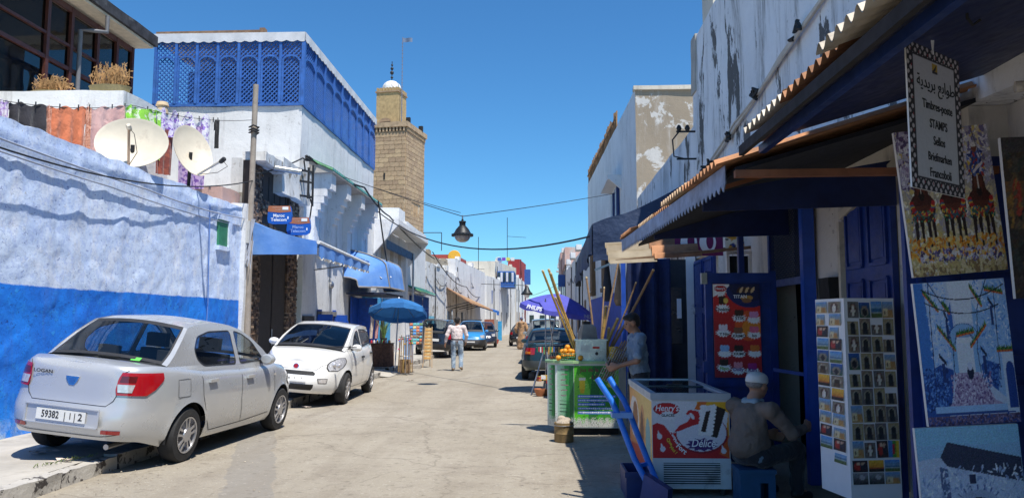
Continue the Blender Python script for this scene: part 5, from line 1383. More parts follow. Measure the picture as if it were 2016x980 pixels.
class Shell:
    """lower body of a car: a superelliptic plan outline carried up a side profile"""
    def __init__(s, sp):
        s.sp = sp; s.L = sp['L'] / 2; s.W = sp['W'] / 2; s.p = sp.get('pf', 5.0), sp.get('pr', 6.0)
    def top(s, y): return interp(s.sp['top'], y)
    def zb(s, y): return interp(s.sp['bottom'], y)
    def arch(s, y):
        z = -9
        for yw in s.sp['wheels']:
            ra = s.sp['arch']
            if abs(y - yw) < ra: z = max(z, s.sp['wr'] + math.sqrt(ra * ra - (y - yw) ** 2))
        return z
    def plan(s, eta_or_phi, sv):
        """phi in degrees -90 (rear centre) .. 90 (front centre) -> x (right), y"""
        ph = R(eta_or_phi); fr = ph > 0
        p = s.p[0] if fr else s.p[1]
        w = s.W * interp(s.sp['ws'], sv)
        l = s.L + interp(s.sp['fs'] if fr else s.sp['rs'], sv)
        return w * max(0, math.cos(ph)) ** (2 / p), (1 if fr else -1) * l * abs(math.sin(ph)) ** (2 / p)
    def pt(s, phi, z):
        x, y = s.plan(phi, .5)
        sv = 0.5
        for _ in range(3):
            b, t = s.zb(y), s.top(y)
            sv = max(0, min(1, (z - b) / (t - b)))
            x, y = s.plan(phi, sv)
        return Vector((x, y, z))
    def side(s, y, z):
        b, t = s.zb(y), s.top(y); sv = max(0, min(1, (z - b) / (t - b)))
        fr = y > 0; p = s.p[0] if fr else s.p[1]
        l = s.L + interp(s.sp['fs'] if fr else s.sp['rs'], sv)
        return s.W * interp(s.sp['ws'], sv) * max(0, 1 - abs(y / l) ** p) ** (1 / p)
    def phi_of_y(s, y):
        p = s.p[0] if y > 0 else s.p[1]
        a = min(1, abs(y) / s.L) ** (p / 2)
        return math.degrees(math.asin(a)) * (1 if y > 0 else -1)

def patch(sh, p0, p1, z0, z1, shape=None, off=.006, n=14, m=6, sgn=1):
    """a skin following the shell between angles p0..p1 and heights z0..z1; shape: [(t, a0, a1)] row limits"""
    shape = shape or [(0, 0, 1), (1, 0, 1)]
    def fn(i, j):
        a0 = interp([(t, a) for t, a, b in shape], j); a1 = interp([(t, b) for t, a, b in shape], j)
        ph = p0 + (p1 - p0) * (a0 + (a1 - a0) * i); z = z0 + (z1 - z0) * j
        q = sh.pt(ph, z); e = 1.0
        d1 = sh.pt(ph + e, z) - sh.pt(ph - e, z)
        nr = Vector((abs(d1.y), -d1.x, 0)) if d1.length > 1e-6 else Vector((0, 1, 0))
        nr.normalize()
        q = q + nr * off
        return Vector((q.x * sgn, q.y, q.z))
    return MB().grid(fn, n, m)
def sidepoly(sh, poly, off, sgn=1):
    """a polygon in (y, z) laid on the side of the shell"""
    mb = MB(); P = [Vector((p[0], p[1])) for p in poly]
    ys = [p.x for p in P]; zs = [p.y for p in P]
    mb.add([(sgn * (sh.side(p.x, p.y) + off), p.x, p.y) for p in P], tess([P]))
    return mb
def sideline(sh, pts, w, off, sgn=1):
    mb = MB(); out = []
    for (a, b) in zip(pts, pts[1:]):
        n = max(2, int(math.hypot(b[0] - a[0], b[1] - a[1]) / .06))
        out += [(lerp(a[0], b[0], i / n), lerp(a[1], b[1], i / n)) for i in range(n)]
    out.append(pts[-1])
    vs = []; fs = []
    for i, (y, z) in enumerate(out):
        q = out[min(i + 1, len(out) - 1)]; pv = out[max(i - 1, 0)]
        d = Vector((q[0] - pv[0], q[1] - pv[1])); d.normalize(); nx, nz = -d.y * w / 2, d.x * w / 2
        for k in (-1, 1):
            yy, zz = y + nx * k, z + nz * k
            vs.append((sgn * (sh.side(yy, zz) + off), yy, zz))
    for i in range(len(out) - 1): fs.append((2 * i, 2 * i + 1, 2 * i + 3, 2 * i + 2))
    return mb.add(vs, fs)

def make_wheel(root, sp, x, y, style, label=None):
    r, w = sp['wr'], .19
    sg = 1 if x > 0 else -1
    M = Matrix.Rotation(R(90), 4, 'Y')
    t = MB()
    t.lathe([(r * .66, -w / 2 + .01), (r * .70, -w / 2), (r * .93, -w / 2 + .004), (r * .99, -w / 2 + .03), (r, -.04), (r, .04), (r * .99, w / 2 - .03), (r * .93, w / 2 - .004), (r * .70, w / 2), (r * .66, w / 2 - .01), (r * .64, 0)], 36, M=M)
    wh = t.build('wheel', TYRE, root, loc=(x, y, r))
    q = MB(); o = sg * (w / 2)
    q.lathe([(r * .64, -w / 2 + .02), (r * .64, w / 2 - .004), (r * .66, w / 2 + .002), (r * .61, w / 2), (r * .59, w / 2 - .05)], 30, M=M if sg > 0 else Matrix.Rotation(R(-90), 4, 'Y'))
    def P(rad, a, dx): return (o + sg * dx, rad * math.cos(a), rad * math.sin(a))
    ns = 5 if style == 'alloy' else 9
    for k in range(ns):
        a = 2 * math.pi * k / ns + .3
        if style == 'alloy':
            for da in (-.16, .16):
                q.prism([P(r * .16, a + da * 2.6 - .2, .0), P(r * .16, a + da * 2.6 + .2, .0), P(r * .61, a + da * 1.25 + .085, -.012), P(r * .61, a + da * 1.25 - .085, -.012)], (-sg * .02, 0, 0))
        else:
            q.prism([P(r * .16, a - .3, .004), P(r * .16, a + .3, .004), P(r * .60, a + .13, -.006), P(r * .60, a - .13, -.006)], (-sg * .015, 0, 0))
    q.lathe([(r * .26, -.01), (r * .24, .004), (r * .10, .008), (.0, .008)], 20, c=(o, 0, 0), M=M if sg > 0 else Matrix.Rotation(R(-90), 4, 'Y'))
    q.build('rim', RIM, wh)
    d = MB(); d.lathe([(0, -.03), (r * .58, -.03), (r * .6, -.04)], 24, c=(o - sg * .025, 0, 0), M=M if sg > 0 else Matrix.Rotation(R(-90), 4, 'Y'))
    d.build('brake_disc', BLACK, wh)

def make_car(name, label, sp, paint, loc, rotz, roll=0, group=None, wstyle='alloy', gl=None, detail=True, pitch=0):
    root = thing(name, label, 'car', loc, Euler((pitch, roll, rotz)), group)
    root.rotation_mode = 'YXZ' if False else 'XYZ'
    gl = gl or CARGLASS
    sh = Shell(sp); L = sh.L
    # stations
    ys = set()
    step = .05 if detail else .09
    y = -L * .93
    while y < L * .93: ys.add(round(y, 4)); y += step
    for yw in sp['wheels']:
        ra = sp['arch']
        for k in range(0, 25):
            a = math.pi * k / 24; ys.add(round(yw + ra * math.cos(a), 4))
        for d in (-.003, .003): ys.add(round(yw - ra + d, 4)); ys.add(round(yw + ra + d, 4))
    ph = sorted(sh.phi_of_y(v) for v in ys)
    a0, a1 = ph[0], ph[-1]
    nE = 14
    ph = [-90 + (a0 + 90) * (k / nE) for k in range(nE)] + ph + [a1 + (90 - a1) * (k / nE) for k in range(1, nE + 1)]
    ss = sp.get('ss', [0, .04, .1, .18, .27, .36, .45, .54, .63, .71, .78, .84, .89, .93, .96, .985, 1.0])
    n = len(ph); vs = []; fs = []
    for sg in (1, -1):
        for p in ph:
            for sv in ss:
                x, y = sh.plan(p, sv)
                b, t = sh.zb(y), sh.top(y); z = b + sv * (t - b)
                ar = sh.arch(y)
                if ar > z and abs(p) < 80:
                    z = min(ar, t - .02); s2 = (z - b) / (t - b); x, y2 = sh.plan(p, s2)
                if detail:
                    for yw in sp['wheels']:
                        dd = abs(math.hypot(y - yw, z - sp['wr']) - sp['arch'])
                        if abs(p) < 80 and z > sp['wr'] - .05: x += .014 * math.exp(-(dd / .035) ** 2)
                vs.append((sg * x, y, z))
    m = len(ss); off = n * m
    for side in (0, 1):
        for i in range(n - 1):
            for j in range(m - 1):
                a = side * off + i * m + j
                q = (a, a + m, a + m + 1, a + 1)
                fs.append(q[::-1] if side == 0 else q)
    mb = MB(); mb.add(vs, fs)
    # deck from the left shoulder to the right one
    yA, yB = sp['sil'][0][0], sp['sil'][-1][0]      # windscreen base, rear glass base
    K = 10; dv = []; cab = []
    for i in range(n):
        r_, l_ = Vector(vs[i * m + m - 1]), Vector(vs[off + i * m + m - 1])
        cr = interp(sp['crown'], r_.y)
        for k in range(K + 1):
            u = k / K * 2 - 1
            q = l_.lerp(r_, k / K); q.z += cr * (1 - u * u)
            dv.append(q)
    b0 = len(mb.v); mb.v.extend([tuple(q) for q in dv])
    for i in range(n - 1):
        yc = (vs[i * m + m - 1][1] + vs[(i + 1) * m + m - 1][1]) / 2
        for k in range(K):
            a = b0 + i * (K + 1) + k
            mb.f.append([a, a + 1, a + K + 2, a + K + 1]); mb.m.append(1 if yB + .06 < yc < yA - .06 else 0)
    # underside, wells
    mb.cur = 2
    mb.box(-sh.W * .66, sh.W * .66, -L * .88, L * .86, sp['bottom'][0][1] - .01, sp['bottom'][0][1] + .06)
    body = mb.build('body', [paint, CABIN, BLACK], root, smooth=50)
    ra = sp['arch']
    for yw in sp['wheels']:
        for sg in (1, -1):
            wl = MB(); xo, xi = sg * sh.W * .94, sg * sh.W * .55
            ring = [(yw + ra * 1.02 * math.cos(math.pi * (k / 12 * 1.1 - .05)), sp['wr'] + ra * 1.02 * math.sin(math.pi * (k / 12 * 1.1 - .05))) for k in range(13)]
            wl.add([(xo, *q) for q in ring] + [(xi, *q) for q in ring], [(k, k + 1, k + 14, k + 13) for k in range(12)] + [tuple(range(13, 26))])
            wl.build('wheel_well', BLACK, root)
    # greenhouse
    sil = sp['sil']; kf = sp.get('tumble', .30)
    def gx(y, z):
        yy = min(max(y, yB), yA); t = sh.top(yy)
        return (sh.side(yy, t) * .995) - kf * (z - t) - (.04 * (max(0, z - t) / .5) ** 3)
    def skin(idx, name_, mt, glassy):
        seg = sil[idx[0]:idx[1] + 1]; nv = len(seg) - 1
        sub = []
        for (a, b) in zip(seg, seg[1:]):
            for k in range(4): sub.append((lerp(a[0], b[0], k / 4), lerp(a[1], b[1], k / 4)))
        sub.append(seg[-1])
        us = [-1, -.96, -.92, -.885, -.7, -.45, -.2, 0, .2, .45, .7, .885, .92, .96, 1]
        V = []
        for i, (y, z) in enumerate(sub):
            q = sub[min(i + 1, len(sub) - 1)]; p = sub[max(0, i - 1)]
            t = Vector((q[0] - p[0], q[1] - p[1])).normalized(); nr = Vector((t.y, -t.x)) * (1 if sil[0][0] > sil[-1][0] else -1)
            if nr.y < 0: nr = -nr
            for u in us:
                b = (.055 if glassy else .035) * (1 - u * u) - .012 * max(0, abs(u) - .92) / .08
                V.append((u * gx(y, z), y + nr.x * b, z + nr.y * b))
        nu = len(us); F1 = []; F2 = []; F3 = []
        for i in range(len(sub) - 1):
            for k in range(nu - 1):
                f = (i * nu + k, i * nu + k + 1, (i + 1) * nu + k + 1, (i + 1) * nu + k)
                edge = abs(us[k] + us[k + 1]) / 2 > .92
                rim = glassy and (abs(us[k] + us[k + 1]) / 2 > .89 or i in (0, len(sub) - 2)) and not edge
                if rim: F3.append(f)
                elif glassy and not edge: F1.append(f)
                else: F2.append(f)
        return V, F1, F2, F3
    i1, i2 = sp['cut']
    fr = MB(); out = {}
    for nm, idx, gz in (('windscreen', (0, i1), 1), ('roof', (i1, i2), 0), ('rear_window', (i2, len(sil) - 1), 1)):
        V, F1, F2, F3 = skin(idx, nm, None, gz)
        if gz:
            w_ = MB().add(V, F1).build(nm, gl, root)
            MB().add(V, F3).build('window_rubber', TRIM, w_)
            fr.add(V, F2)
        else:
            MB().add(V, F2).build('roof', paint, root)
            if detail:   # roof gutters
                pass
    belt = [(lerp(yB, yA, k / 14), sh.top(lerp(yB, yA, k / 14)) - .004) for k in range(15)]
    outer = [(y, z) for y, z in sil][1:-1] + belt
    wins = [rounded(w, sp.get('wround', .05)) for w in sp['windows']]
    for sg in (1, -1):
        loops = [outer] + wins
        allp = [p for l in loops for p in l]
        fr.add([(sg * gx(p[0], p[1]), p[0], p[1]) for p in allp], tess(loops))
        for w in wins:
            inn = shrink(w, .018); k = len(w)
            rb = MB()
            rb.add([(sg * (gx(*p) + .004), *p) for p in w] + [(sg * (gx(*p) + .002), *p) for p in inn], [(i, (i + 1) % k, (i + 1) % k + k, i + k) for i in range(k)])
            g = MB().add([(sg * (gx(*p) - .003), *p) for p in inn], tess([inn])).build('side_window', gl, root, smooth=0)
            rb.build('window_rubber', TRIM, g, smooth=0)
    fr.build('pillars', paint, root, smooth=30)
    # cabin
    hw = sh.W * .48
    seats = sp.get('seats', (.25, -.75))
    zt = sp['H'] - .42
    for x in (-.36, .36):
        st = MB().rbox(x - .22, x + .22, seats[0] - .16, seats[0] - .02, .62, zt, .12, .015)
        s_ = st.build('seat', SEATM, root)
        MB().rbox(x - .13, x + .13, seats[0] - .2, seats[0] - .1, zt + .03, zt + .2, .08, .02).build('headrest', SEATM, s_)
    st = MB().rbox(-.55, .55, seats[1] - .2, seats[1] - .04, .62, zt - .08, .2, .02).build('rear_seat', SEATM, root)
    for x in (-.38, .38):
        MB().rbox(x - .12, x + .12, seats[1] - .2, seats[1] - .1, zt - .06, zt + .08, .08, .02).build('headrest', SEATM, st)
    sw = MB(); c = Vector((-.36, yA - .52, sp['top'][-1][1] * 0 + sh.top(yA) + .02))
    ring = [c + Vector((.18 * math.cos(t * math.pi / 8), -.06 * math.sin(t * math.pi / 8), .17 * math.sin(t * math.pi / 8))) for t in range(17)]
    sw.path(ring, .014, 6); sw.tube(c + Vector((-.17, 0, 0)), c + Vector((.17, 0, 0)), .012)
    sw.build('steering_wheel', TRIM, root)
    # mirrors
    for sg in (1, -1):
        ym, zm = sp['mirror']; x0 = gx(ym, zm)
        mm = MB()
        mm.lathe([(.02, -.06), (.075, -.055), (.10, -.02), (.095, .04), (.05, .075), (0, .085)], 14, M=Matrix.Translation((sg * (x0 + .12), ym, zm)) @ Matrix.Rotation(R(-90), 4, 'X') @ Matrix.Scale(.72, 4, (0, 1, 0)))
        mo = mm.build('wing_mirror', paint if sp.get('mirror_paint', 1) else TRIM, root)
        MB().bar((sg * (x0 - .01), ym, zm - .05), (sg * (x0 + .1), ym, zm - .04), .05, .035).build('mirror_arm', TRIM, mo)
    for yw in sp['wheels']:
        for sg in (1, -1): make_wheel(root, sp, sg * (sh.W - .105), yw, wstyle)
    root['_'] = 0
    del root['_']
    return root, sh, gx

def door_set(root, sh, sp, paint):
    """shut lines, door skins, handles"""
    for sg in (1, -1):
        for d in sp['doors']:
            pl = d['poly']
            dd = sideline(sh, pl, .009, .0035, sg).build('door_gap', TRIM, root, smooth=0)
            y, z = d['handle']
            hx = sg * (sh.side(y, z))
            hd = MB().rbox(min(hx, hx + sg * .035), max(hx, hx + sg * .035), y - .09, y + .09, z - .018, z + .018, .04, .004)
            hd.build('door_handle', d.get('hm') or paint, root)
            cup = sidepoly(sh, rounded([(y - .07, z - .03), (y + .07, z - .03), (y + .07, z + .03), (y - .07, z + .03)], .03), .0025, sg)
            cup.build('handle_recess', paint, root, smooth=0)

SILVER = mat('silver_car_paint', (.52, .53, .54), .30, .40, var=.03, vs=1.2, coat=.8)
CARWHITE = mat('white_car_paint', (.78, .77, .74), .35, var=.03, coat=1)
# ---- the silver saloon in front
logan = dict(L=4.30, W=1.72, H=1.53, wr=.305, arch=.365, wheels=(1.29, -1.24), pf=4.2, pr=5.0,
    top=[(-2.16, 1.02), (-2.05, 1.075), (-1.75, 1.085), (-1.5, 1.06), (-.9, .985), (0, .955), (.8, .95), (1.1, .97), (1.5, .92), (1.85, .82), (2.15, .66)],
    bottom=[(-2.16, .33), (-1.9, .31), (-1.6, .22), (1.6, .20), (1.8, .22), (2.16, .22)],
    ws=[(0, .93), (.05, .955), (.2, .985), (.42, 1.0), (.62, .995), (.8, .975), (.9, .955), (.96, .93), (1, .89)],
    rs=[(0, -.03), (.06, .0), (.16, .015), (.30, .02), (.40, .012), (.44, -.012), (.5, -.03), (.7, -.045), (.9, -.06), (.97, -.075), (1, -.10)],
    fs=[(0, -.05), (.1, 0), (.4, .01), (.7, -.04), (.9, -.12), (1, -.2)],
    crown=[(-2.15, .0), (-1.9, .02), (-1.5, .02), (1.0, .03), (1.8, .05), (2.15, .03)],
    sil=[(1.12, .985), (.80, 1.18), (.52, 1.34), (.26, 1.445), (0, 1.50), (-.4, 1.53), (-.8, 1.515), (-1.05, 1.475), (-1.25, 1.34), (-1.44, 1.19), (-1.60, 1.085)], cut=(3, 7),
    windows=[[(.78, 1.03), (.05, 1.02), (.05, 1.44), (.27, 1.395), (.5, 1.29)], [(-.05, 1.02), (-.86, 1.04), (-1.0, 1.12), (-1.03, 1.24), (-.90, 1.38), (-.6, 1.435), (-.05, 1.44)]],
    mirror=(.66, 1.06), seats=(.1, -.85), wround=.06,
    doors=[dict(poly=[(.98, .95), (1.0, .6), (.93, .32), (.05, .29)], handle=(.20, .86)),
           dict(poly=[(.0, .955), (-.02, .6), (.05, .29), (-.74, .29), (-.86, .44), (-.98, .72), (-1.0, .98)], handle=(-.78, .88))])
car, sh, gx = make_car('parked_car', 'silver four-door saloon parked half on the pavement against the blue wall, seen from behind', logan, SILVER, (-4.99, 10.06, .0), R(-4.2), R(5.6), 'cars parked along the street')
car.location = (-4.88, 10.13, .07)
car.scale = (1.025, 1.03, 1.025)
door_set(car, sh, logan, SILVER)
for sg in (1, -1):
    tl = patch(sh, -76.5, -36, .79, 1.02, [(0, .02, .62), (.25, 0, .80), (.7, .03, .98), (1, .10, .96)], .012, 16, 8, sg).build('tail_lamp', REDLAMP, car)
    patch(sh, -75.5, -62, .82, .90, [(0, .05, .85), (1, 0, 1)], .017, 10, 4, sg).build('reversing_lens', CLEARLAMP, tl)
    patch(sh, -75, -60, .925, .985, [(0, .05, .9), (1, .15, 1)], .016, 10, 4, sg).build('brake_lens', DARKRED, tl)
    patch(sh, -80, -66, .395, .435, None, .008, 10, 3, sg).build('reflector', REDLAMP, car)
    patch(sh, 28, 62, .62, .78, [(0, .3, 1), (.5, .1, 1), (1, .4, .95)], .01, 12, 6, sg).build('headlight', CLEARLAMP, car)
    MB().add(*[[(sg * (sh.side(1.0, .83) + .006), 1.0 + .03 * math.cos(k * .628), .83 + .02 * math.sin(k * .628)) for k in range(10)], [tuple(range(10))]]).build('side_indicator', ORANGELAMP if sg < 0 else CLEARLAMP, car)
def rearline(sh, pts, w, off, mt, parent, nm='panel_gap'):
    """a thin strip on the rear face through (phi, z) points, both signs of phi allowed past the centre"""
    def P(a, z):
        sgn = 1
        if a < -90: a = -180 - a; sgn = -1
        q = sh.pt(a, z); return Vector((sgn * q.x, q.y - off, q.z))
    mb = MB(); o = []
    for (a, z), (b, y) in zip(pts, pts[1:]):
        o += [P(lerp(a, b, t / 8), lerp(z, y, t / 8)) for t in range(9)]
    mb.path(o, w / 2, 4)
    return mb.build(nm, mt, parent)
# bonnet lid line, boot line, bumper line
rearline(sh, [(-66, 1.05), (-73, 1.0), (-75, .80), (-77, .73), (-81, .67), (-99, .67), (-103, .73), (-105, .80), (-107, 1.0), (-114, 1.05)], .008, .003, TRIM, car)
rearline(sh, [(-66, .40), (-80, .365), (-100, .365), (-114, .40)], .006, .004, TRIM, car)
# plate recess, plate, badge, name, lock
py = sh.pt(-84, .55).y
rec = MB().box(-.40, .40, py - .03, py - .018, .455, .635).build('plate_recess', SILVER, car)
rim_ = MB()
rim_.bar((-.40, py - .035, .635), (.40, py - .035, .635), .02, .012); rim_.bar((-.40, py - .035, .455), (.40, py - .035, .455), .02, .012)
rim_.bar((-.40, py - .035, .455), (-.40, py - .035, .635), .02, .012); rim_.bar((.40, py - .035, .455), (.40, py - .035, .635), .02, .012)
rim_.build('recess_edge', SILVER, rec)
pl = MB().box(-.27, .27, py - .046, py - .040, .49, .60).build('number_plate', PLATEM, car)
text('59382', .10, (-.115, py - .048, .545), INK, pl, bold=.012, squeeze=.78)
text('|', .10, (.045, py - .048, .545), INK, pl); text('\ufe8d', .085, (.105, py - .048, .545), INK, pl, bold=.01); text('|', .10, (.155, py - .048, .545), INK, pl); text('2', .10, (.215, py - .048, .545), INK, pl, bold=.012)
yb = sh.pt(-89, .90).y
bd = MB().prism([(-.075, yb - .012, .935), (.075, yb - .012, .935), (.062, yb - .012, .895), (.028, yb - .012, .845), (-.028, yb - .012, .845), (-.062, yb - .012, .895)], (0, .016, 0)).build('badge', CHROME, car)
MB().prism([(-.04, yb - .0135, .92), (.04, yb - .0135, .92), (.02, yb - .0135, .862), (-.02, yb - .0135, .862)], (0, .002, 0)).build('badge_inset', mat('blue_badge', (.03, .12, .4), .3), bd)
text("LOGAN", .05, (-.34, sh.pt(-82, .955).y - .019, .955), INK, car, bold=.02, squeeze=1.25)
MB().lathe([(.014, -.004), (.014, .006), (.009, .008), (0, .008)], 12, M=Matrix.Translation((0, yb - .002, .79)) @ Matrix.Rotation(R(90), 4, 'X')).build('boot_lock', TRIM, car)
sidepoly(sh, rounded([(-1.48, .74), (-1.26, .74), (-1.26, .93), (-1.48, .93)], .03), .0035, 1).build('fuel_flap', SILVER, car, smooth=0)
sideline(sh, [(-1.48, .74), (-1.26, .74), (-1.26, .93), (-1.48, .93), (-1.48, .74)], .006, .0045, 1).build('panel_gap', TRIM, car, smooth=0)
MB().grid(lambda i, j: Vector((.30 + i * .11, -1.64 + .045 * j, 1.108 + .03 * j)), 2, 2).build('window_sticker', mat('green_sticker', (.12, .6, .08), .5), car)
ex = MB().tube((.45, -2.08, .26), (.45, -1.7, .27), .03).build('exhaust_pipe', METAL, car)
# ---- the white hatchback behind it
WS = [(0, .92), (.06, .95), (.2, .985), (.45, 1.0), (.65, .99), (.8, .97), (.92, .94), (1, .90)]
punto = dict(L=4.0, W=1.69, H=1.49, wr=.30, arch=.355, wheels=(1.13, -1.36), pf=3.1, pr=4.5,
    top=[(-2.0, 1.02), (-1.6, 1.08), (-.5, 1.02), (.5, .99), (1.0, 1.0), (1.35, .955), (1.7, .87), (1.9, .78), (2.0, .70)],
    bottom=[(-2, .26), (-1.7, .22), (1.5, .2), (1.75, .22), (2, .23)], ws=WS,
    rs=[(0, -.03), (.1, 0), (.4, .01), (.6, -.03), (1, -.08)],
    fs=[(0, -.08), (.1, -.02), (.3, .02), (.5, .02), (.7, -.03), (.85, -.07), (1, -.13)],
    crown=[(-2, .02), (1.0, .04), (1.6, .07), (2, .06)],
    sil=[(1.12, 1.01), (.75, 1.18), (.38, 1.33), (.1, 1.42), (-.3, 1.48), (-.8, 1.49), (-1.3, 1.455), (-1.6, 1.40), (-1.82, 1.20), (-1.93, 1.05)], cut=(3, 7),
    windows=[[(.62, 1.05), (-.18, 1.05), (-.18, 1.40), (.02, 1.375), (.3, 1.27)], [(-.28, 1.05), (-1.15, 1.10), (-1.38, 1.20), (-1.3, 1.34), (-.9, 1.405), (-.28, 1.415)], [(.98, 1.04), (.72, 1.05), (.70, 1.12)]],
    mirror=(.68, 1.07), seats=(-.05, -.95), wround=.05,
    doors=[dict(poly=[(.82, .98), (.86, .6), (.8, .3), (-.2, .29), (-.22, .6), (-.22, 1.0)], handle=(-.1, .86), hm=TRIM),
           dict(poly=[(-.22, .29), (-.82, .3), (-.98, .5), (-1.2, .8), (-1.24, 1.0)], handle=(-1.08, .90), hm=TRIM)])
fiat, sh, gx = make_car('parked_car', 'white five-door hatchback facing the camera under the blue shop awning', punto, CARWHITE, (-4.67, 16.02, .07), R(181.9), R(-5.0), 'cars parked along the street', 'hub', DARKCARGLASS)
door_set(fiat, sh, punto, CARWHITE)
CHEEK = mat('headlamp_reflector', (.62, .62, .64), .25, .25, var=.4, vs=18, coat=1)
for sg in (1, -1):
    hl = patch(sh, 28, 58, .655, .875, [(0, .45, .9), (.25, .2, 1.0), (.55, .02, .95), (.8, .0, .75), (1, .05, .4)], .008, 16, 8, sg).build('headlight', CHEEK, fiat)
    patch(sh, 27, 59.5, .645, .885, [(0, .45, .9), (.25, .18, 1.0), (.55, .0, .96), (.8, -.02, .78), (1, .05, .42)], .005, 16, 8, sg).build('headlight_rim', TRIM, hl)
    c = sh.pt(49, .76); c.x *= sg
    for dx, rr in ((0, .06), (-.11 * sg, .045)):
        MB().lathe([(rr, 0), (rr * .9, .012), (rr * .45, .03), (0, .036)], 16, M=Matrix.Translation((c.x + dx * -1, c.y + .004 - abs(dx) * .0 + (.055 if dx else 0) * (1 if True else 0), c.z)) @ Matrix.Rotation(R(-90), 4, 'X')).build('bulb_lens', CLEARLAMP, hl)
    patch(sh, 57, 69, .43, .50, [(0, .05, .9), (1, 0, 1)], .006, 8, 4, sg).build('fog_lamp', CLEARLAMP, fiat)
    patch(sh, 56, 70, .42, .51, [(0, .05, .9), (1, 0, 1)], .003, 8, 4, sg).build('fog_lamp_surround', TRIM, fiat)
def frontpatch(sh, a0, a1, z0, z1, off, mt, nm, parent, shape=None):
    """a skin across the middle of the nose, from angle a0 one side to a0 on the other"""
    shape = shape or [(0, 1), (1, 1)]
    def fn(i, j):
        z = z0 + (z1 - z0) * j; w = interp(shape, j)
        a = (90 - a0) * w * (i * 2 - 1)
        q = sh.pt(90 - abs(a), z); return Vector((q.x * (1 if a > 0 else -1), q.y + off, z))
    return MB().grid(fn, 24, 5).build(nm, mt, parent)
GRILLE = mat('black_mesh_grille', (.012, .012, .013), .6, bump=.6, bs=120)
frontpatch(sh, 73, 0, .565, .635, .006, GRILLE, 'upper_grille', fiat, [(0, .92), (.5, 1), (1, .8)])
frontpatch(sh, 74, 0, .29, .40, .006, GRILLE, 'lower_grille', fiat, [(0, .85), (.5, 1), (1, 1.02)])
pl = frontpatch(sh, 82, 0, .435, .535, .016, PLATEM, 'number_plate', fiat)
yq = sh.pt(88, .49).y + .0195
text('|', .09, (-.03, yq, .485), INK, pl, rot=(0, 0, R(180)), bold=.01); text('1', .09, (-.15, yq - .008, .485), INK, pl, rot=(0, 0, R(180)), bold=.012); text('6', .09, (.07, yq, .485), INK, pl, rot=(0, 0, R(180)), bold=.012)
q = sh.pt(89, .70)
bd = MB().lathe([(.058, 0), (.055, .012), (.045, .014), (0, .014)], 20, M=Matrix.Translation((0, q.y - .004, .705)) @ Matrix.Rotation(R(-72), 4, 'X')).build('badge', CHROME, fiat)
MB().lathe([(.042, .0142), (0, .016)], 16, M=Matrix.Translation((0, q.y - .004, .705)) @ Matrix.Rotation(R(-72), 4, 'X')).build('badge_inset', mat('red_badge', (.3, .01, .02), .3), bd)
rl = MB()
bl = [(-.86 + .0, 0, 0)]
for sg in (1, -1):
    pts = []
    for t in range(11):
        a = lerp(90, 55, t / 10) if t < 8 else lerp(65.5, 40, (t - 7) / 3)
        z = .665 + .0 * t if t < 6 else .665 + (t - 5) * .036
        p_ = sh.pt(a, z); pts.append((sg * p_.x, p_.y + .003, z))
    rl.path(pts, .0035, 4)
rl.build('bonnet_gap', TRIM, fiat)
for x in (-.35, .30):
    MB().path([(x, 1.13, 1.055), (x - .28, 1.03, 1.085), (x - .55, .98, 1.098)], .009, 5).build('wiper', TRIM, fiat)
def plain_details(car, sh, sp, rear=None, front=None, plate=None, bumper=None):
    for sg in (1, -1):
        if rear:
            a0, a1, z0, z1, m_ = rear
            patch(sh, a0, a1, z0, z1, None, .01, 8, 4, sg).build('tail_lamp', m_, car)
        if front:
            a0, a1, z0, z1, m_ = front
            patch(sh, a0, a1, z0, z1, [(0, .1, .9), (1, 0, 1)], .01, 8, 4, sg).build('headlight', m_, car)
    if plate:
        z, back, m_ = plate
        y = sh.pt(-86, z).y if back else sh.pt(86, z).y
        s_ = -1 if back else 1
        MB().box(-.26, .26, min(y + s_ * .014, y + s_ * .02), max(y + s_ * .014, y + s_ * .02), z - .055, z + .055).build('number_plate', m_, car)
    if bumper:
        z0, z1, m_, back = bumper
        mb = MB()
        for sg in (1, -1):
            p_ = patch(sh, -90 if back else 30, -30 if back else 90, z0, z1, None, .02, 14, 3, sg); mb.add(p_.v, p_.f)
        mb.build('bumper', m_, car)
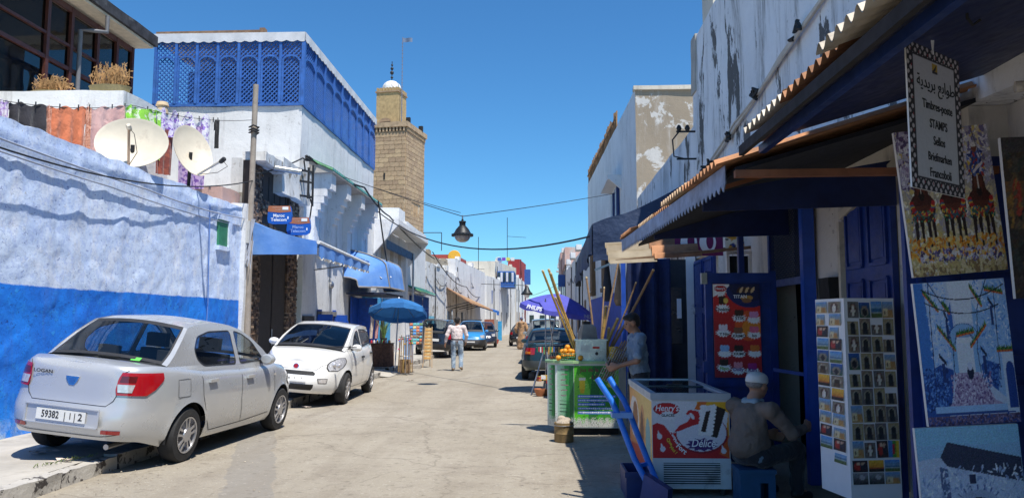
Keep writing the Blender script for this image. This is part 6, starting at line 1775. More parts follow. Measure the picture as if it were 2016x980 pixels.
def spec(L, W, H, hatch=True, wr=.3, deck=.95, zb=.25):
    f, r = L / 2, -L / 2
    if hatch:
        top = [(r, deck - .02), (r + .4, deck + .05), (0, deck), (f - 1.0, deck + .02), (f - .5, deck - .08), (f, deck - .32)]
        sil = [(f - .95, deck + .02), (f - 1.35, H - .22), (f - 1.75, H - .05), (0, H), (r + 1.0, H), (r + .45, H - .04), (r + .2, H - .25), (r + .08, deck + .02)]
        cut = (2, 5)
        win = [[(f - 1.42, deck + .06), (.05, deck + .06), (.05, H - .09), (f - 1.9, H - .11)], [(-.05, deck + .06), (r + .95, deck + .07), (r + .95, H - .11), (-.05, H - .09)]]
    else:
        top = [(r, deck + .0), (r + .1, deck + .06), (r + .65, deck + .07), (0, deck), (f - 1.1, deck), (f - .6, deck - .06), (f, deck - .25)]
        sil = [(f - 1.1, deck), (f - 1.5, H - .2), (f - 1.85, H - .04), (0, H), (r + 1.5, H - .01), (r + 1.25, H - .06), (r + .9, H - .24), (r + .6, deck + .07)]
        cut = (2, 5)
        win = [[(f - 1.55, deck + .05), (.05, deck + .05), (.05, H - .09), (f - 1.95, H - .1)], [(-.05, deck + .05), (r + 1.1, deck + .1), (r + 1.35, H - .12), (-.05, H - .09)]]
    return dict(L=L, W=W, H=H, wr=wr, arch=wr + .055, wheels=(f - .85, r + .75 + (.1 if not hatch else 0)), pf=4.2, pr=5.5, top=top,
        bottom=[(r, zb + .05), (r + .4, zb), (f - .3, zb), (f, zb + .02)], ws=WS, tumble=.30 if hatch else .44,
        rs=[(0, -.04), (.1, 0), (.35, .03), (.45, 0), (.7, -.02), (1, -.06)], fs=[(0, -.05), (.2, .02), (.5, .0), (.8, -.05), (1, -.12)],
        crown=[(r, .01), (f, .05)], sil=sil, cut=cut, windows=win, mirror=(f - 1.45, deck + .06), seats=(.1, r + 1.2))
BLACKCAR = mat('black_car_paint', (.012, .013, .018), .25, var=.1, coat=1)
NAVYCAR = mat('navy_car_paint', (.015, .02, .04), .25, var=.1, coat=1)
GREENCAR = mat('dark_green_car_paint', (.012, .035, .04), .35, .3, var=.15, coat=.8)
BLUECAR = mat('bright_blue_car_paint', (.03, .24, .55), .35, var=.06, coat=1)
GREYCAR = mat('champagne_car_paint', (.38, .38, .36), .35, .5, var=.06, coat=.7)
g = 'cars parked along the street'
sp = spec(3.85, 1.68, 1.60, True, .31, 1.0)
k, sh, _ = make_car('parked_car', 'black hatchback with red tail lamps parked beyond the postcard racks, seen from behind', sp, BLACKCAR, (-4.65, 34.9, .08), R(-2), R(3.5), g, 'hub', detail=False)
plain_details(k, sh, sp, (-72, -42, .78, 1.0, REDLAMP), None, (.72, True, PLATEM), (.34, .56, TRIM, True))
sp = spec(4.1, 1.72, 1.60, True, .3, .98)
k, sh, _ = make_car('parked_car', 'bright blue estate car with black bumper and roof bars, facing the camera', sp, BLUECAR, (-3.95, 43.4, .0), R(183), 0, g, 'hub', detail=False)
plain_details(k, sh, sp, None, (34, 64, .68, .84, CLEARLAMP), (.46, False, PLATEM), (.24, .60, TRIM, False))
MB().bar((-.6, .5, 1.66), (.6, .5, 1.66), .05, .03).build('roof_bar', TRIM, k); MB().bar((-.6, -.6, 1.68), (.6, -.6, 1.68), .05, .03).build('roof_bar', TRIM, k)
sp = spec(3.9, 1.68, 1.52, True, .3, .95)
k, sh, _ = make_car('parked_car', 'dark navy car parked behind the bright blue estate car', sp, NAVYCAR, (-3.62, 48.2, .0), R(183), 0, g, 'hub', detail=False)
plain_details(k, sh, sp, None, (34, 64, .68, .84, CLEARLAMP), None, None)
sp = spec(4.4, 1.76, 1.44, False, .31, .92)
k, sh, _ = make_car('parked_car', 'black saloon far up the street beside the man in the hooded robe', sp, BLACKCAR, (-1.0, 51.0, 0), R(-8), 0, g, 'hub', detail=False)
plain_details(k, sh, sp, (-74, -45, .74, .90, REDLAMP), None, (.55, True, PLATEM), None)
sp = spec(4.43, 1.70, 1.38, False, .305, .93)
k, sh, _ = make_car('parked_car', 'dark green saloon with square red tail lamps parked beyond the juice counter', sp, GREENCAR, (.32, 22.9, 0), R(-1), 0, g, 'alloy')
plain_details(k, sh, sp, (-79, -50, .70, .88, REDLAMP), None, (.77, True, mat('tan_number_plate', (.42, .22, .10), .6)), (.36, .54, mat('grey_bumper', (.06, .075, .08), .5), True))
for sg in (1, -1):
    patch(sh, -70, -50, .72, .78, None, .014, 8, 3, sg).build('indicator_lens', ORANGELAMP, k)
sp = spec(4.5, 1.76, 1.66, True, .33, 1.05)
k, sh, _ = make_car('parked_car', 'pale grey estate car parked in front of the dark green saloon', sp, GREYCAR, (.22, 30.6, 0), R(-1), 0, g, 'hub', detail=False)
plain_details(k, sh, sp, (-72, -40, .80, 1.05, REDLAMP), None, (.75, True, PLATEM), (.36, .6, TRIM, True))
# ============================================================ cane-juice stall
random.seed(51)
jc = thing('juice_counter', 'eight-sided green and white cane-juice counter standing on the road', 'counter', (0, 0, 0))
out = [(.46, 10.98), (1.10, 10.98), (1.22, 11.16), (1.22, 11.62), (.30, 11.62), (.09, 11.42), (.09, 11.28), (.20, 11.12)]
CWHITE = mat('chipped_white_laminate', (.55, .57, .52), .5, var=.1, dirt=.35, dcol=(.12, .10, .08))
MB().prism([(x, y, .10) for x, y in out], (0, 0, .90)).build('cabinet', CWHITE, jc, smooth=0)
cx, cy = .65, 11.3
big = [(cx + (x - cx) * 1.06, cy + (y - cy) * 1.08) for x, y in out]
MB().prism([(x, y, 1.0) for x, y in big], (0, 0, .035)).build('worktop', mat('green_worktop', (.30, .48, .22), .4, var=.2, dirt=.25), jc, smooth=0)
MB().box(.3, 1.1, 11.1, 11.5, .0, .10).build('plinth', BLACK, jc)
def juice_canvas(side):
    cv = Canvas(96 if not side else 60, 110, (60, 150, 50))
    if side:
        cv.grad((205, 222, 205), (35, 140, 60), 0); cv.poly([(.55, 0), (1, 0), (1, 1), (.5, 1), (.62, .5)], (40, 140, 60)); cv.poly([(.8, 0), (1, 0), (1, 1), (.75, 1)], (25, 105, 45)); cv.poly([(0, 0), (.14, 0), (.1, 1), (0, 1)], (225, 230, 220))
        for k in range(6): cv.line(.32, .93 - k * .085, .70 - .05 * (k % 3), .935 - k * .085, .018, (150, 110, 120))
        for k in range(4): cv.line(.25, .42 - k * .06, .68 - .04 * (k % 2), .42 - k * .06, .014, (50, 80, 60))
    else:
        cv.grad((95, 190, 30), (30, 135, 25), 20)
        cv.poly([(.3, 0), (.42, 1), (.62, 1), (.5, 0)], (30, 110, 40)); cv.poly([(.6, 0), (.7, 1), (.82, 1), (.85, 0)], (60, 140, 40)); cv.ell(.15, .55, .2, .3, (130, 205, 60)); cv.ell(.9, .8, .12, .2, (110, 170, 60)); cv.dabs(60, [(150, 215, 90), (40, 110, 40), (190, 225, 120)], r=.02)
        cv.rect(.12, .24, .62, .76, (235, 200, 40)); cv.rect(.11, .25, .76, .80, (235, 230, 200)); cv.poly([(.12, .62), (.24, .62), (.22, .55), (.14, .55)], (225, 180, 30))
        cv.ell(.82, .70, .07, .055, (215, 205, 60)); cv.ell(.90, .69, .06, .05, (225, 215, 80)); cv.poly([(.8, .76), (.9, .76), (.92, .88), (.84, .82), (.76, .86)], (30, 100, 30))
        for k in range(5):
            z = .50 - k * .065; cv.rect(.08, .94 - (.25 if k == 2 else .06 * (k % 2)), z - .022, z + .022, (70, 110, 200))
    cv.a[(cv.Y < .16) & (np.sin(cv.X * 40) * .03 + cv.Y + cv.rng.uniform(-.06, .06, cv.X.shape) < .13)] = (190, 190, 178)
    cv.a[(cv.Y < .25) & (cv.rng.uniform(0, 1, cv.X.shape) < .06)] = (70, 65, 55)
    return cv.speck(8)
fp_ = link('front_print', picture_mesh('front_print', juice_canvas(False), .63, .86), jc, loc=(.465, 10.977, .11))
MAROON = mat('maroon_print', (.20, .015, .04), .6)
text('Jus de la Canne', .078, (.33, -.0015, .80), MAROON, fp_, bold=.015); text('à Sucre', .078, (.36, -.0015, .70), MAROON, fp_, bold=.015)
for k, n in enumerate((34, 36, 24, 35, 30)):
    mb = MB(); z = .11 + .86 * (.50 - k * .065) - .11; x = .06
    rr = random.Random(k)
    while x < .57 - (.16 if k == 2 else .04 * (k % 2)):
        w = rr.uniform(.008, .03); h = rr.uniform(.012, .02); mb.add([(x, -.0015, z - h / 2), (x + w, -.0015, z - h / 2), (x + w, -.0015, z + h / 2), (x, -.0015, z + h / 2)], [(0, 1, 2, 3)]); x += w + .006
    o = mb.build('lettering', LETTER, fp_, smooth=0); o['kind'] = 'stuff'
def panel_between(a, b, z0, z1, cv, nm, parent):
    d = Vector((b[0] - a[0], b[1] - a[1], 0)); ang = math.atan2(d.y, d.x)
    n = Vector((d.y, -d.x, 0)).normalized()
    return link(nm, picture_mesh(nm, cv, d.length, z1 - z0), parent, loc=(a[0] + n.x * .003, a[1] + n.y * .003, z0), rot=(0, 0, ang))
panel_between((.20, 11.12), (.46, 10.98), .11, .97, juice_canvas(True), 'side_print', jc)
panel_between((.09, 11.28), (.20, 11.12), .11, .97, juice_canvas(True), 'side_print', jc)
jm = thing('juice_press', 'stainless steel cane press with a dented hood on the juice counter', 'machine', (.50, 11.12, 1.035))
MB().rbox(0, .44, 0, .36, 0, .29, .12, .006).build('case', STEEL, jm)
MB().prism([(.04, .04, .29), (.32, .04, .29), (.30, .04, .47), (.25, .04, .52), (.10, .04, .52), (.05, .04, .42)], (0, .25, 0)).build('hood', mat('dull_grey_steel', (.16, .16, .17), .45, .8, var=.3), jm, smooth=0)
MB().rbox(-.02, .46, -.02, .38, .285, .305, .1, .004).build('rim', STEEL, jm)
MB().box(.24, .34, -.008, .0, .17, .20).build('red_switch', mat('red_plastic', (.5, .02, .01), .4), jm); MB().box(.07, .20, -.006, .0, .12, .22).build('label_plate', METAL, jm); MB().lathe([(.025, 0), (.02, .02), (0, .02)], 12, c=(.30, -.0, .1), M=Matrix.Rotation(R(90), 4, 'X')).build('knob', TRIM, jm); MB().rbox(.10, .22, .05, .2, .52, .56, .1, .004).build('feed_cap', BLACK, jm)
# oranges
bk = thing('fruit_basket', 'small green wire basket heaped with oranges on the juice counter', 'basket', (.385, 11.16, 1.035))
b_ = MB()
for z, r in ((.0, .10), (.045, .115), (.09, .13)): b_.path([(r * math.cos(a * .3142), r * .8 * math.sin(a * .3142), z + .006) for a in range(21)], .006, 4)
for k in range(22): a = k * 2 * math.pi / 22; b_.bar((.10 * math.cos(a), .08 * math.sin(a), 0), (.13 * math.cos(a), .104 * math.sin(a), .09), .006, .006)
b_.build('wire_body', mat('green_plastic_wire', (.02, .16, .07), .5), bk)
OR = mat('orange_peel', (.72, .28, .012), .5, var=.12, bump=.2, bs=200)
ome = MB().lathe([(0, -.04), (.02, -.035), (.034, -.02), (.04, 0), (.034, .02), (.02, .035), (0, .038)], 14)
o0 = ome.build('orange', OR, label='orange heaped in the green basket on the juice counter', cat='orange', group='oranges in the green basket')
spots = [(-.07, -.03, .07), (0, -.055, .07), (.07, -.03, .07), (-.06, .04, .07), (.02, .03, .075), (.075, .04, .07), (-.04, -.03, .135), (.035, -.035, .135), (0, .03, .14), (.07, .01, .13), (-.08, .01, .125), (-.005, -.005, .19)]
for i, (x, y, z) in enumerate(spots):
    o = o0 if i == 0 else o0.copy()
    if i: COL.objects.link(o)
    o.location = (.385 + x, 11.16 + y, 1.035 + z)
for x, lab in ((.215, 'loose orange on the counter left of the green basket'), (.535, 'loose orange squeezed between the green basket and the steel press')):
    o = o0.copy(); COL.objects.link(o); o.location = (x + .03, 11.06, 1.075); o['label'] = lab; o.pop('group', None)
GL_ = glass('drinking_glass', (.75, .8, .8), .02, .6)
for x, y, lab in ((.15, 11.28, 'drinking glass at the left end of the juice counter, nearest the street'), (.215, 11.33, 'drinking glass standing behind the loose orange on the juice counter'), (.175, 11.37, 'drinking glass at the back left of the juice counter')):
    t = thing('drinking_glass', lab, 'glass', (x, y, 1.036), group='glasses on the juice counter')
    MB().lathe([(.026, 0), (.034, .11), (.032, .11), (.024, .006), (0, .006)], 14).build('tumbler', GL_, t); MB().lathe([(.0, .01), (.024, .01), (.028, .05), (0, .05)], 12).build('drink', mat('red_drink', (.3, .05, .03), .3), t)
jg = thing('plastic_jug', 'yellow plastic jug on the juice counter right of the press', 'jug', (1.04, 11.1, 1.036))
YP = mat('yellow_plastic', (.48, .30, .02), .4)
MB().lathe([(.05, 0), (.06, .01), (.066, .16), (.07, .2), (.06, .2), (.052, .02), (0, .02)], 18).build('body', YP, jg); MB().path([(.06, 0, .17), (.11, 0, .16), (.11, 0, .07), (.06, 0, .05)], .01).build('handle', YP, jg)
# canes
CANE = mat('sugar_cane_rind', (.42, .26, .07), .55, var=.35, vs=5); CANE2 = mat('dry_brown_cane', (.27, .17, .09), .8, var=.3, vs=6); TIPM = mat('cut_cane_end', (.60, .48, .26), .8)
def cane(label, p, q, r=.017, m=CANE, grp='sugar canes leaning in the juice stall'):
    p, q = Vector(p), Vector(q); t = thing('sugar_cane', label, 'sugar cane', p, group=grp)
    d = q - p; L = d.length; nn = int(L / .14); side = Vector((random.uniform(-1, 1), random.uniform(-.3, .3), 0)) * .02
    mb = MB(); pts = [d * (k / nn) + side * math.sin(k / nn * 3.14) for k in range(nn + 1)]
    for a, b in zip(pts, pts[1:]):
        mb.path([a, a + (b - a) * .12, a + (b - a) * .9, b], r, 8, r * .96)
        mb.path([b - (b - a) * .04, b + (b - a) * .04], r * 1.16, 8)
    mb.build('stalk', m, t)
    MB().path([pts[-1], pts[-1] + d.normalized() * .03], r * .97, 8).build('cut_end', TIPM, t)
cane('sugar cane reaching furthest out over the street, left of the steel press', (.62, 11.62, .9), (.03, 11.2, 2.32), .017)
cane('second sugar cane of the bundle leaning left over the steel press', (.64, 11.64, .9), (.12, 11.25, 2.34), .018)
cane('thick sugar cane lying against the left-leaning bundle', (.66, 11.6, .9), (.15, 11.22, 2.28), .017)
cane('short thin sugar cane low in front of the left-leaning bundle', (.60, 11.5, .95), (.22, 11.2, 1.92), .013)
cane('upright sugar cane rising just right of the press hood', (.82, 11.62, .9), (.70, 11.75, 2.25), .016, CANE2)
cane('pale sugar cane with a yellow stump behind the press', (.86, 11.56, .95), (.97, 11.5, 1.8), .022)
cane('brown cane leaning right towards the tarpaulin', (.84, 11.62, .95), (1.20, 11.75, 2.55), .014, CANE2)
cane('long brown cane crossing in front of the young man', (.92, 11.45, 1.0), (1.62, 11.1, 2.32), .02, CANE2)
cane('thin brown cane beside the long crossing cane', (.93, 11.5, 1.0), (1.40, 11.35, 2.15), .013, CANE2)
cane('short yellow sugar cane at the foot of the right-leaning bundle', (.90, 11.40, 1.02), (1.12, 11.3, 1.62), .022)
cane('bent cane behind the right-leaning bundle', (.88, 11.62, .95), (.98, 11.9, 2.1), .013, CANE2)
cane('stub of sugar cane between the press and the yellow jug', (.97, 11.3, 1.035), (1.0, 11.38, 1.48), .02)
# bucket of bagasse
bc = thing('rusty_tin', 'rusty tin drum heaped with pale cane pulp in front of the juice counter', 'drum', (.30, 10.42, 0))
TIN = mat('rusty_ochre_tin', (.26, .17, .07), .7, .3, var=.5, vs=4, dirt=.4, bump=.3)
MB().lathe([(.125, 0), (.13, .01), (.13, .10), (.135, .11), (.13, .12), (.13, .20), (.136, .215), (.13, .23), (.13, .25), (.12, .25), (.11, .2), (0, .2)], 26).build('drum', TIN, bc)
sdf_obj('cane_pulp', [('e', (0, 0, .22), (.115, .115, .075)), ('e', (-.03, .01, .29), (.06, .05, .05)), ('e', (.04, -.02, .27), (.06, .05, .05)), ('e', (.01, -.06, .25), (.07, .04, .04))], .012, mat('pale_cane_pulp', (.40, .33, .25), .95, var=.4, vs=14, bump=1, bs=60), bc, k=.01)
MB().path([(-.136 * math.cos(t * .4), -.136 * math.sin(t * .4) , .215 + .0 * t) for t in range(9)], .006).build('wire_handle', METAL, bc)
# stand of small goods beyond the counter
sg_ = thing('trinket_stand', 'folding metal stand hung with trinkets beyond the juice counter', 'stand', (.0, 16.9, 0))
st = MB(); st.tube((.10, .2, 0), (.10, .2, 2.1), .014); st.tube((-.22, -.1, 0), (.06, .15, .95), .02); st.tube((.25, -.1, 0), (.12, .15, .95), .02); st.tube((.36, .35, .3), (.16, .15, 1.9), .014)
st.build('frame', METAL, sg_)
for z in (1.02, 1.08): MB().bar((-.12, .15, z), (.48, .15, z), .012, .012).build('rail', METAL, sg_)
tc = [mat('trinket_%s' % n, c, .5) for n, c in (('red', (.5, .03, .03)), ('white', (.7, .7, .66)), ('blue', (.05, .12, .4)), ('amber', (.5, .3, .05)), ('black', (.03, .03, .03)), ('green', (.05, .3, .1)))]
for k in range(16):
    x = -.10 + k * .037; MB().rbox(x, x + .026, .12, .15, 1.0 - random.uniform(.06, .13), 1.03, .1, .004).build('trinket', tc[random.randrange(6)], sg_)
for k in range(9):
    x, z = random.uniform(-.1, .2), random.uniform(.1, .55); MB().rbox(x, x + .10, .0, .1, z, z + random.uniform(.05, .12), .06, .01).build('hanging_bag', tc[(0, 3, 4, 1, 0, 2)[k % 6]], sg_)
for dx, dy, r, lab in ((-.03, -.15, .12, 'terracotta bowl on the road under the trinket stand'), (.08, -.02, .10, 'smaller terracotta bowl behind the first under the trinket stand')):
    MB().lathe([(r * .6, 0), (r, r * .9), (r * 1.05, r * 1.3), (r * .92, r * 1.3), (r * .5, r * .3), (0, r * .3)], 18, c=(dx, 16.75 + dy, 0)).build('terracotta_bowl', mat('terracotta', (.42, .15, .06), .8, var=.2), label=lab, cat='bowl')

# ============================================================ umbrellas
def umbrella(name, label, loc, rad, rim_drop, tilt, cols, seg=8, val=.12, pole=2.0, scal=True):
    t = thing(name, label, 'umbrella', loc, tilt, 'street umbrellas')
    for k in range(seg):
        a0, a1 = 2 * math.pi * k / seg, 2 * math.pi * (k + 1) / seg
        def fn(i, j):
            a = lerp(a0, a1, i); q = math.cos(math.pi / seg) / math.cos((i - .5) * 2 * math.pi / seg)
            r = rad * j * lerp(1, q, .8); z = -rim_drop * (j ** 1.6) - .03 * math.sin(i * math.pi) * j * j
            return Vector((r * math.cos(a), r * math.sin(a), z))
        def fv(i, j):
            p = fn(i, 1.0); s_ = abs(math.cos(i * math.pi)) if scal else 0
            return Vector((p.x * (1 + .01 * j), p.y * (1 + .01 * j), p.z - j * (val + .05 * s_)))
        mb = MB(); mb.cur = 0; mb.grid(fn, 8, 8); mb.grid(fv, 8, 2)
        o = mb.build('canopy_panel', cols[k % len(cols)], t)
        MB().path([fn(0, .02) + Vector((0, 0, -.02)), fn(0, .5) + Vector((0, 0, -.02)), fn(0, 1) + Vector((0, 0, -.015))], .008, 5).build('rib', METAL, t)
    MB().tube((0, 0, .05), (0, 0, -pole), .018, n=10).build('pole', METAL, t)
    MB().lathe([(.025, 0), (.02, .05), (0, .08)], 10, c=(0, 0, .0)).build('finial', WHITEPAINT, t)
    return t
def thin_cloth(name, col, tr):
    s = NT(name); a = s.n('ShaderNodeBsdfTranslucent'); a.inputs[0].default_value = c4(tr); mx = s.n('ShaderNodeMixShader'); mx.inputs[0].default_value = .35
    s.l(s.mix(s.ramp(s.noise(6, 4), .3, .7), col, tuple(min(1, x * 1.3) for x in col)), s.b.inputs['Base Color']); s.b.inputs['Roughness'].default_value = .85
    o = [x for x in s.t.nodes if x.type == 'OUTPUT_MATERIAL'][0]; s.l(s.b.outputs[0], mx.inputs[1]); s.l(a.outputs[0], mx.inputs[2]); s.l(mx.outputs[0], o.inputs[0]); return s.m
PURP = thin_cloth('violet_blue_canvas', (.12, .125, .56), (.05, .05, .36))
pu = umbrella('parasol', 'violet-blue parasol with white lettering behind the sugar canes', (.42, 17.6, 2.22), .86, .34, (R(6), R(9), R(10)), [PURP], 8, .10, 2.2, False)
def on_umb(t, s, ang, size, rad, drop, m):
    a = R(ang); g = thing('x', '', '') if False else None
    return text(s, size, (rad * 1.015 * math.cos(a), rad * 1.015 * math.sin(a), drop), m, t, rot=(R(-18), 0, a + R(90)), bold=.03)
on_umb(pu, 'PHILIPS', -112.5 - 22, .13, .875, -.37, LETTER); on_umb(pu, 'PHILIPS', -45, .12, .865, -.37, mat('pale_violet_lettering', (.45, .45, .7), .7)); 
SKYB = [thin_cloth('sky_blue_canvas', (.04, .20, .50), (.006, .045, .16)), thin_cloth('deeper_blue_canvas', (.03, .165, .44), (.005, .04, .14))]
umbrella('parasol', 'sky-blue beach parasol over the souvenir stall on the pavement', (-4.42, 23.6, 2.28), .90, .36, (R(-15), R(5), R(20)), SKYB, 8, .12, 2.15)

# ============================================================ souvenir stall on the left pavement
ts = thing('souvenir_table', 'small table under a brown striped cloth in the shade of the sky-blue parasol', 'table', (-5.15, 24.6, .1))
def skirt(i, j):
    per = [(-.32, -.3), (.34, -.3), (.34, .3), (-.32, .3), (-.32, -.3)]
    f = i * 4; k = min(int(f), 3); a, b = per[k], per[k + 1]; t = f - k
    x, y = lerp(a[0], b[0], t), lerp(a[1], b[1], t); w = 1 + .05 * math.sin(i * 90) * j
    return Vector((x * w, y * w, lerp(.78, .02, j)))
MB().grid(skirt, 120, 6).build('cloth', mat('brown_striped_cloth', (.10, .055, .04), .95, var=.5, vs=16), ts)
MB().box(-.34, .36, -.32, .32, .78, .80).build('top', mat('dark_board', (.05, .04, .04), .8), ts)
for k in range(10): MB().lathe([(.03, 0), (.035, .05), (.02, .09), (0, .1)], 8, c=(-.28 + k * .065, -.22 + .1 * (k % 3), .80)).build('souvenir', tc[k % 6], ts)
pp = thing('potted_plant', 'spiky green snake plant in a pot on the souvenir table', 'plant', (-5.12, 24.75, .9))
MB().lathe([(.09, 0), (.12, .16), (.10, .16), (.09, .12), (0, .12)], 16).build('pot', mat('dark_pot', (.05, .04, .035), .7), pp)
LF = mat('snake_plant_leaf', (.12, .19, .06), .5, var=.5, vs=14)
for k in range(17):
    a = k * 2.4; l = random.uniform(.4, .68); lean = random.uniform(.03, .22) + (.2 if k > 14 else 0); mb = MB()
    def leaf(i, j): 
        w = .045 * (1 - j) ** .6 * (.6 + j); c = Vector((math.cos(a), math.sin(a), 0)) * (.05 + lean * j * j) + Vector((0, 0, .12 + l * j * (1 - .3 * lean)))
        s_ = Vector((-math.sin(a), math.cos(a), 0)); return c + s_ * w * (i - .5) + Vector((math.cos(a), math.sin(a), 0)) * (-.012 * math.sin(i * 3.14))
    mb.grid(leaf, 2, 6).build('leaf', LF, pp)
ss_ = thing('stick_stand', 'metal floor stand of walking sticks and bright pompoms at the kerb', 'stand', (-4.08, 23.0, .0))
f = MB(); f.tube((0, 0, .03), (0, 0, 1.15), .014)
for a in range(4): f.bar((0, 0, .03), (.24 * math.cos(a * 1.57 + .4), .24 * math.sin(a * 1.57 + .4), .02), .03, .025)
for z in (.55, 1.12): f.path([(.2 * math.cos(a * .63), .16 * math.sin(a * .63), z) for a in range(11)], .009, 4)
f.build('frame', METAL, ss_)
for k in range(16):
    a = k * .41; x, y = .2 * math.cos(a), .16 * math.sin(a); MB().path([(x * 1.1, y * 1.1, .08), (x, y, .6), (x * .9, y, random.uniform(.95, 1.2))], .012, 5).build('walking_stick', (CANE2, WOOD, CANE)[k % 3], ss_)
for k in range(14):
    a = random.uniform(0, 6.28); MB().lathe([(0, -.035), (.035, 0), (0, .035)], 8, c=(.2 * math.cos(a), .16 * math.sin(a) - .03, random.uniform(.75, 1.1))).build('pompom', (tc[0], mat('pink_wool', (.6, .08, .2), .9), tc[5], tc[3], tc[2])[k % 5], ss_)
bs_ = MB().lathe([(.14, 0), (.17, .1), (.16, .42), (.13, .42), (.12, .05), (0, .05)], 16, c=(-4.15, 23.3, .02)).build('basket', mat('straw_basket', (.30, .2, .11), .9, var=.3, vs=20), label='straw basket standing behind the walking stick stand', cat='basket')
pn = thing('display_board', 'pale blue arched board standing on the pavement behind the walking sticks', 'board', (-4.75, 27.3, .14))
MB().prism([(-.17, 0, 0), (.17, 0, 0), (.17, 0, .82)] + [(.17 * math.cos(k * .35), 0, .82 + .15 * math.sin(k * .35)) for k in range(1, 9)] + [(-.17, 0, .82)], (0, .06, 0)).build('panel', mat('pale_blue_board', (.22, .33, .55), .6), pn, smooth=0)
MB().prism([(-.13, -.004, .05), (.13, -.004, .05), (.13, -.004, .80), (-.13, -.004, .80)], (0, .003, 0)).build('inset', mat('paler_blue_board', (.30, .42, .62), .6), pn, smooth=0)
pr = thing('postcard_rack', 'wire rack of small postcards standing on the pavement edge by the walking man', 'rack', (-4.35, 26.6, .14))
f = MB()
for x in (-.2, .2): f.tube((x, 0, 1.42), (x * 1.2, -.1, 0), .012); f.tube((x, .05, 1.42), (x * 1.2, .3, 0), .012)
f.tube((0, 0, 1.4), (0, 0, 1.75), .02); f.build('frame', METAL, pr)
for j in range(7):
    for i in range(4):
        c = (random.choice(((40, 110, 190), (60, 150, 160), (210, 190, 120), (90, 70, 50), (190, 90, 50), (70, 110, 60))))
        cv = Canvas(4, 3, c); cv.rect(0, 1, .5, 1, tuple(min(255, x + 60) for x in c)); cv.speck(25)
        link('postcard', picture_mesh('postcard', cv, .105, .085), pr, loc=(-.23 + i * .115, -.03, .66 + j * .108), rot=(R(-6), 0, 0))
pr2 = thing('display_easel', 'narrow beige easel of postcards leaning at the kerb beside the wire rack', 'easel', (-3.95, 26.8, .0))
f = MB(); f.bar((-.12, 0, 1.4), (-.16, -.25, 0), .03, .03); f.bar((.12, 0, 1.4), (.16, -.25, 0), .03, .03); f.bar((0, .05, 1.4), (0, .4, 0), .03, .03); f.build('legs', mat('pale_timber', (.4, .28, .17), .8), pr2)
for j in range(9):
    cv = Canvas(6, 3, (190, 160, 110)); cv.dabs(6, [(220, 200, 150), (120, 80, 50), (200, 140, 60)], r=.3); link('card_strip', picture_mesh('card_strip', cv, .24, .11), pr2, loc=(-.12, -.20 + j * .022, .28 + j * .122), rot=(R(-10), 0, 0))
hb_ = thing('cement_block', 'rough cement block lying at the kerb under the postcard rack', 'block', (-4.3, 26.0, 0)); MB().rbox(-.22, .22, -.12, .12, 0, .13, .1, .02).build('block', CONC, hb_)
# clothes by the blue door of the white house
bd_ = thing('stall_door', 'bright blue shop door opened against the white wall beside hanging scarves', 'door', (-6.7, 26.6, .14)); MB().box(0, .06, 0, 1.0, 0, 2.3).build('leaf', BLUEPAINT, bd_); MB().box(.06, .75, .96, 1.0, 0, 2.3).build('side_leaf', BLUEPAINT, bd_)
for k, (c, lab) in enumerate((((.60, .50, .42), 'cream scarf hanging beside the bright blue shop door'), ((.55, .30, .30), 'pink scarf hanging next to the cream scarf'), ((.05, .05, .05), 'black garment hanging deepest beside the blue shop door'))):
    x = -5.95 + k * .16; mb = MB().grid(lambda i, j: Vector((x + .14 * i + .02 * math.sin(j * 5), 26.4 + .1 * k + .04 * math.sin(i * 9 + j * 2), 2.15 - 1.15 * j)), 8, 8)
    mb.build('hanging_scarf', mat('scarf_cloth_%d' % k, c, .9, var=.3, vs=12), label=lab, cat='scarf', group='clothes hanging by the blue door')

